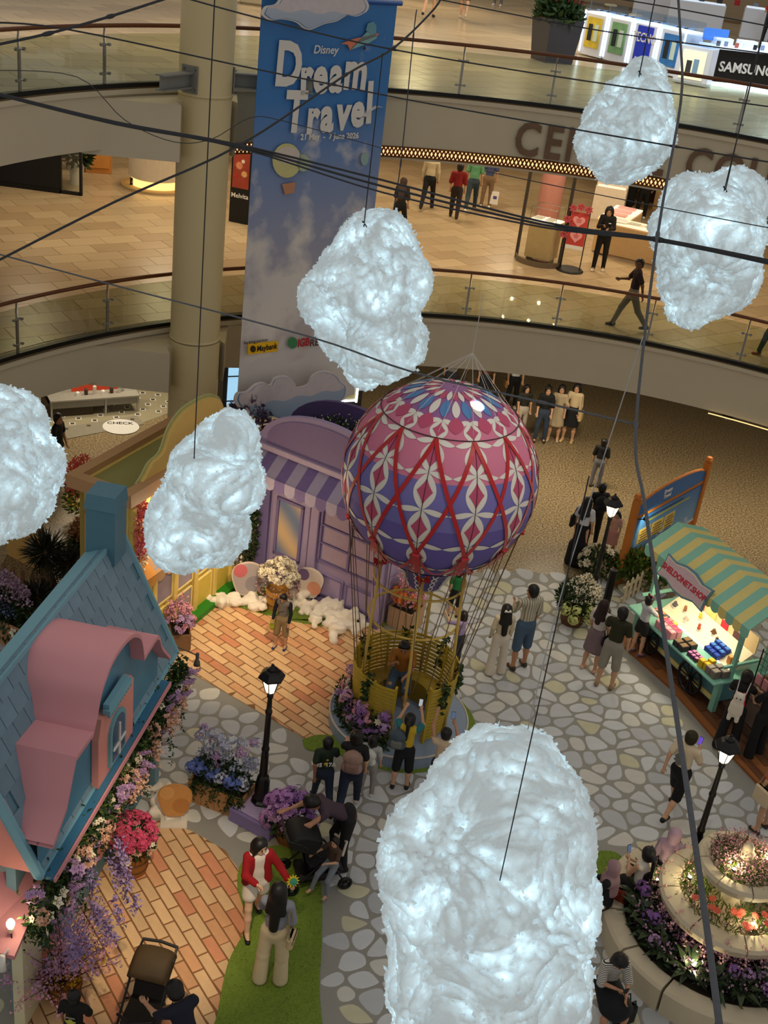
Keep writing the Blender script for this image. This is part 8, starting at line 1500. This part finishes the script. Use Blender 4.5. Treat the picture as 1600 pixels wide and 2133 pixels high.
# ---- right of the stage
q = stand('woman in a white top and mauve skirt looking at the market cart', 1226, 1396, 1253, 40, (214, 206, 200), (128, 108, 112), hair='long', fem=True, bot='skirt', shoes=(214, 170, 150), haircol=(40, 22, 18)); shoulderbag(q, 'black crossbody bag of the woman in the mauve skirt', (18, 18, 22), 1, -.08, .26, .2, True, -.03)
stand('man in a dark olive T-shirt and pale shorts beside the market cart', 1258, 1430, 1268, 25, (44, 44, 22), (150, 144, 132), shoes=(150, 120, 96), bot='longshorts', hy=-55, skin=0, arms=('down', 'hold'))
q = stand('child in a white T-shirt and black shorts choosing toys at the cart', 1324, 1362, 1244, 60, (190, 196, 200), (20, 20, 22), z=.1, hair='bun', fem=True, bot='shorts', shoes=(90, 74, 110), arms=('reach', 'reach')); t = attach(q, 'hair_bow', 'dark red hair bow on the child at the cart', 'hair bow', q['HR']((0, -.02, .14))); [MB().tube([(0, 0, 0), (sx*.06, 0, .03), (sx*.08, 0, -.01)], [.012, .035, .012], 6).build('bow_loop', C(120, 24, 30), t, True) for sx in (-1, 1)]; MB().tube([(-.02, 0, 0), (.02, 0, 0)], .018, 6).build('bow_knot', C(120, 24, 30), t, True)
q = stand('woman in black overalls with a red ribbon leaning on the cart end', 1508, 1560, 1385, 25, (20, 18, 20), (16, 16, 18), z=.03, hair='bun', fem=True, bot='wide', shoes=(40, 36, 34), arms=('reach', 'hold'), lean=8, H=1.66)
c = q['U']((0, -.2, .12)); t = attach(q, 'plush_backpack', 'white cat-faced plush backpack on the woman in black overalls', 'bag', c); link('plush_body', blob('plush_body', [cap((0, 0, -.12), (0, 0, .02), .13, .12, .7, k=.05), cap((0, 0, .16), (0, 0, .18), .1, .1, .8, k=.04), cap((.06, 0, .25), (.08, 0, .29), .03, .015), cap((-.06, 0, .25), (-.08, 0, .29), .03, .015), cap((.07, -.04, -.22), (.07, -.05, -.28), .04), cap((-.07, -.04, -.22), (-.07, -.05, -.28), .04)], .016), t, M('plush_white', (232, 222, 206), .95, bump=.6, scale=60)); MB().tube([(-.035, -.09, .2), (-.033, -.092, .2)], .016, 6).build('eye', m_black, t); MB().tube([(.035, -.09, .2), (.037, -.092, .2)], .016, 6).build('eye', m_black, t); mb = MB(); [mb.tube([(sx*.08, .05, .18), (sx*.1, .2, .42)], .01, 5) for sx in (-1, 1)]; mb.build('strap', C(206, 200, 190), t)
mb = MB(); mb.add([(.04, -.17, .45), (.09, -.17, .44), (.13, -.19, .2), (.07, -.19, .12), (.02, -.18, .3)], [(0, 4, 3, 2, 1)]); mb.build('red_ribbon', C(190, 16, 34), q['t'], loc=q['P']).modifiers.new('thickness', 'SOLIDIFY').thickness = .01
q = stand('person in black with a white tote at the right edge of the deck', 1566, 1575, 1400, 335, (18, 18, 20), (18, 18, 22), z=.03, hair='pony', fem=True, bot='wide', shoes=(180, 176, 170), H=1.66, arms=('hold', 'hold')); shoulderbag(q, 'white canvas tote of the person at the right edge of the deck', (214, 208, 200), 1, .02, .3, .32)
stand('person reaching up to the wire rack at the right edge', 1612, 1530, 0, 15, (18, 16, 18), (24, 24, 26), z=.1, H=1.62, hair='bob', fem=True, arms=('high', 'high'), skin=1)
q = stand('man in a cream T-shirt and black shorts walking with a phone', 1394, 1690, 1522, 40, (214, 196, 170), (16, 16, 18), shoes=(22, 20, 20), legs=WALK2, bot='longshorts', arms=('phone', 'swingb'), skin=0, haircol=(40, 34, 16)); phone(q, 0, 'violet-lit phone of the man in the cream T-shirt', (120, 90, 220)); vprism(MB(), [(.09*math.cos(2*PI*i/18)*(1+.25*math.sin(i*2.7)), .11*math.sin(2*PI*i/18)*(1+.2*math.cos(i*1.9))) for i in range(18)], -.166, -.158).build('shirt_print', C(110, 112, 110), q['t'], loc=q['U']((-.02, 0, .26)))
q = stand('woman in an orange top and olive shorts at the right edge', 1582, 1728, 1560, 330, (196, 92, 50), (52, 44, 24), hair='bob', fem=True, bot='shorts', shoes=(60, 50, 46), H=1.6); t = shoulderbag(q, 'white tote with a blue ribbon on the woman in the orange top', (214, 196, 166), -1, -.12, .34, .34); MB().box((0, -.06, 0), (.05, .02, .2)).build('ribbon_tail', C(20, 80, 150), t, rot=(0, .4, 0)); MB().box((-.05, -.06, .04), (.12, .02, .05)).build('ribbon_loop', C(20, 80, 150), t)
# ---- seated on the fountain curb
def seat(label, px, py, heading, *a, **k): b = at(px, py, .5); return person(label, (b.x, b.y, .03), k.pop('H', 1.6), heading, *a, pelvis=.56, legs=k.pop('legs', SIT), **k)
q = seat('woman in a white vest with a black printed back seated on the fountain curb', 1330, 1852, 330, (214, 206, 190), (22, 22, 24), hair='pony', fem=True, sleeve='none', arms=('lap', 'phone'), bot='shorts', shoes=(140, 90, 70)); 
link('back_panel', blob('back_panel', [cap(q['U']((0, -.075, .02)), q['U']((0, -.085, .3)), .085, .07, .6, k=.02)], .016), q['t'], m_black); text('JUST', .085, m_white, q['t'], Matrix.Translation(q['U']((0, -.15, .06))) @ Matrix.Rotation(PI/2, 4, 'X'), 'shirt_print', .003, .003); phone(q, 1, 'black phone of the woman in the white vest')
q = seat('woman in a dusty pink headscarf and black dress seated left of the white vest', 1258, 1882, 300, (20, 20, 22), (18, 18, 20), hair='hijab', fem=True, haircol=(150, 118, 124), sleeve='long', bot='maxi', arms=('lap', 'lap'), hy=-20); shoulderbag(q, 'rust brown bag beside the woman in the dusty pink headscarf', (130, 40, 14), 1, -.05, .3, .32, False, -.1)
seat('person in a lilac headscarf half hidden behind the middle fountain tier', 1384, 1812, 20, (150, 130, 150), (40, 40, 50), hair='hijab', fem=True, haircol=(170, 140, 160), sleeve='long', bot='maxi')
m_bst = M('striped_tee', (220, 216, 206), .8); stripes(m_bst, (226, 222, 212), (30, 30, 34), 14, 'Z')
q = seat('woman in a black and white striped T-shirt looking down at the fountain foot', 1262, 2052, 165, (220, 216, 206), (16, 20, 26), hair='bob', fem=True, topm=m_bst, sleeve='half', bot='skirt', arms=('phone', 'lap'), hp=32, lean=10, skin=1); phone(q, 0, 'phone in the hands of the woman in the striped T-shirt')
b = at(1302, 2112, .2); t = thing('tote_bag', 'dark navy tote bag standing beside the woman in the striped T-shirt', 'bag', (b.x, b.y, .035), .5); MB().box((0, 0, .16), (.34, .16, .32), bev=.05, taper=1).build('bag_body', C(22, 26, 34), t); [MB().tube([(-.1, y, .3), (-.06, y, .46), (.06, y, .46), (.1, y, .3)], .01, 5).build('handle', C(22, 26, 34), t) for y in (-.06, .06)]
# ---- lower gallery
stand('woman in a brown headscarf and black floral blouse walking on the lower gallery', 828, 486, 368, 20, (26, 24, 22), (18, 18, 20), z=Z1, hair='hijab', fem=True, haircol=(70, 54, 46), sleeve='half', topm=M('floral_black', (40, 36, 32), .8, var=.8, scale=14), legs=WALK)
stand('man in a cream sweater and black trousers walking away on the lower gallery', 888, 436, 0, 8, (206, 192, 160), (16, 16, 18), z=Z1, H=1.72, sleeve='long', legs=WALK, shoes=(24, 24, 24))
stand('man in a dark red shirt and dark jeans walking away on the lower gallery', 944, 456, 338, 4, (128, 24, 28), (40, 28, 24), z=Z1, sleeve='half', legs=WALK2, shoes=(24, 24, 24))
stand('man in a mint green T-shirt and jeans walking away on the lower gallery', 978, 441, 0, 5, (92, 150, 110), (44, 60, 70), z=Z1, H=1.72, legs=WALK)
q = stand('person in a striped navy top beside the man in mint green', 1010, 432, 0, 8, (60, 70, 110), (120, 96, 70), z=Z1, H=1.6, hair='short')
t = attach(q, 'shopping_bag', 'white paper shopping bag carried on the lower gallery', 'bag', (.26, .02, .35)); MB().box((0, 0, .0), (.26, .12, .4)).build('bag_body', m_white, t); [MB().tube([(-.07, y, .2), (-.05, y, .34), (.05, y, .34), (.07, y, .2)], .006, 4).build('handle', C(190, 170, 150), t) for y in (-.04, .04)]; MB().box((.02, -.062, .02), (.12, .003, .1)).build('bag_print', C(80, 70, 150), t)
q = stand('shop assistant in a black suit and white sneakers reading her phone by the counter', 1245, 563, 430, 192, (20, 19, 20), (16, 16, 17), z=Z1, hair='longf', fem=True, sleeve='long', arms=('phone', 'hold'), hp=15, legs=((10, 4, 3), (-4, 2, 3))); phone(q, 0, 'black phone of the shop assistant by the counter'); MB().box((0, 0, 0), (.07, .006, .025)).build('name_badge', m_white, q['t'], loc=q['U']((-.08, .125, .33)))
stand('bearded man in a dark polo shirt and grey trousers walking along the lower railing', 1304, 684, 535, 268, (44, 26, 28), (120, 108, 92), z=Z1, skin=4, legs=((26, 8, 2), (-22, 16, 2)), shoes=(24, 22, 24), hy=-60, arms=('hold', 'swingb'), face=True)
stand('shop assistant in black standing behind the jewellery counter', 1332, 455, 0, 10, (16, 16, 17), (16, 16, 17), z=Z1, H=1.68, fem=True, hair='bun', sleeve='long')
stand('second shop assistant in black at the right behind the jewellery counter', 1378, 462, 0, 300, (16, 16, 17), (16, 16, 17), z=Z1, H=1.64, fem=True, hair='long', sleeve='long', arms=('hold', 'hold'))
b = at(1306, 452, Z1); person('dark-haired shop assistant seated behind the jewellery counter', (b.x, b.y, Z1), 1.6, 340, (16, 16, 17), (16, 16, 17), hair='bun', fem=True, legs=SIT, pelvis=.5, sleeve='long', arms=('lap', 'lap'))
stand('person in dark jeans at the right end of the lower railing', 1606, 742, 0, 250, (40, 40, 60), (30, 34, 50), z=Z1, H=1.7, legs=WALK, shoes=(150, 60, 50))
# ---- upper gallery
stand('shopper in shorts whose bare legs show at the top beside the banner', 892, 36, 0, 10, (90, 90, 96), (70, 66, 60), z=Z2, H=1.7, bot='shorts', legs=WALK, shoes=(26, 26, 28))
stand('second shopper in shorts whose legs show at the top, right of the other', 964, 40, 0, 5, (120, 110, 100), (80, 72, 60), z=Z2, H=1.7, bot='shorts', legs=WALK2, shoes=(196, 180, 160))
stand('far shopper in pale sneakers at the very top of the picture', 1036, 12, 0, 200, (120, 120, 126), (90, 90, 96), z=Z2, H=1.7, bot='pants', shoes=(206, 206, 214))
b = at(1592, 96, Z2); stand('phone shop clerk in a red polo shirt and yellow lanyard', 1592, 96, 0, 205, (186, 30, 40), (20, 20, 22), z=Z2, H=1.72, arms=('hold', 'hold'), hp=20)
for _m in bpy.data.materials: _m.cycles.emission_sampling = 'NONE'   # lamps light the set; glowing surfaces are found by bounces
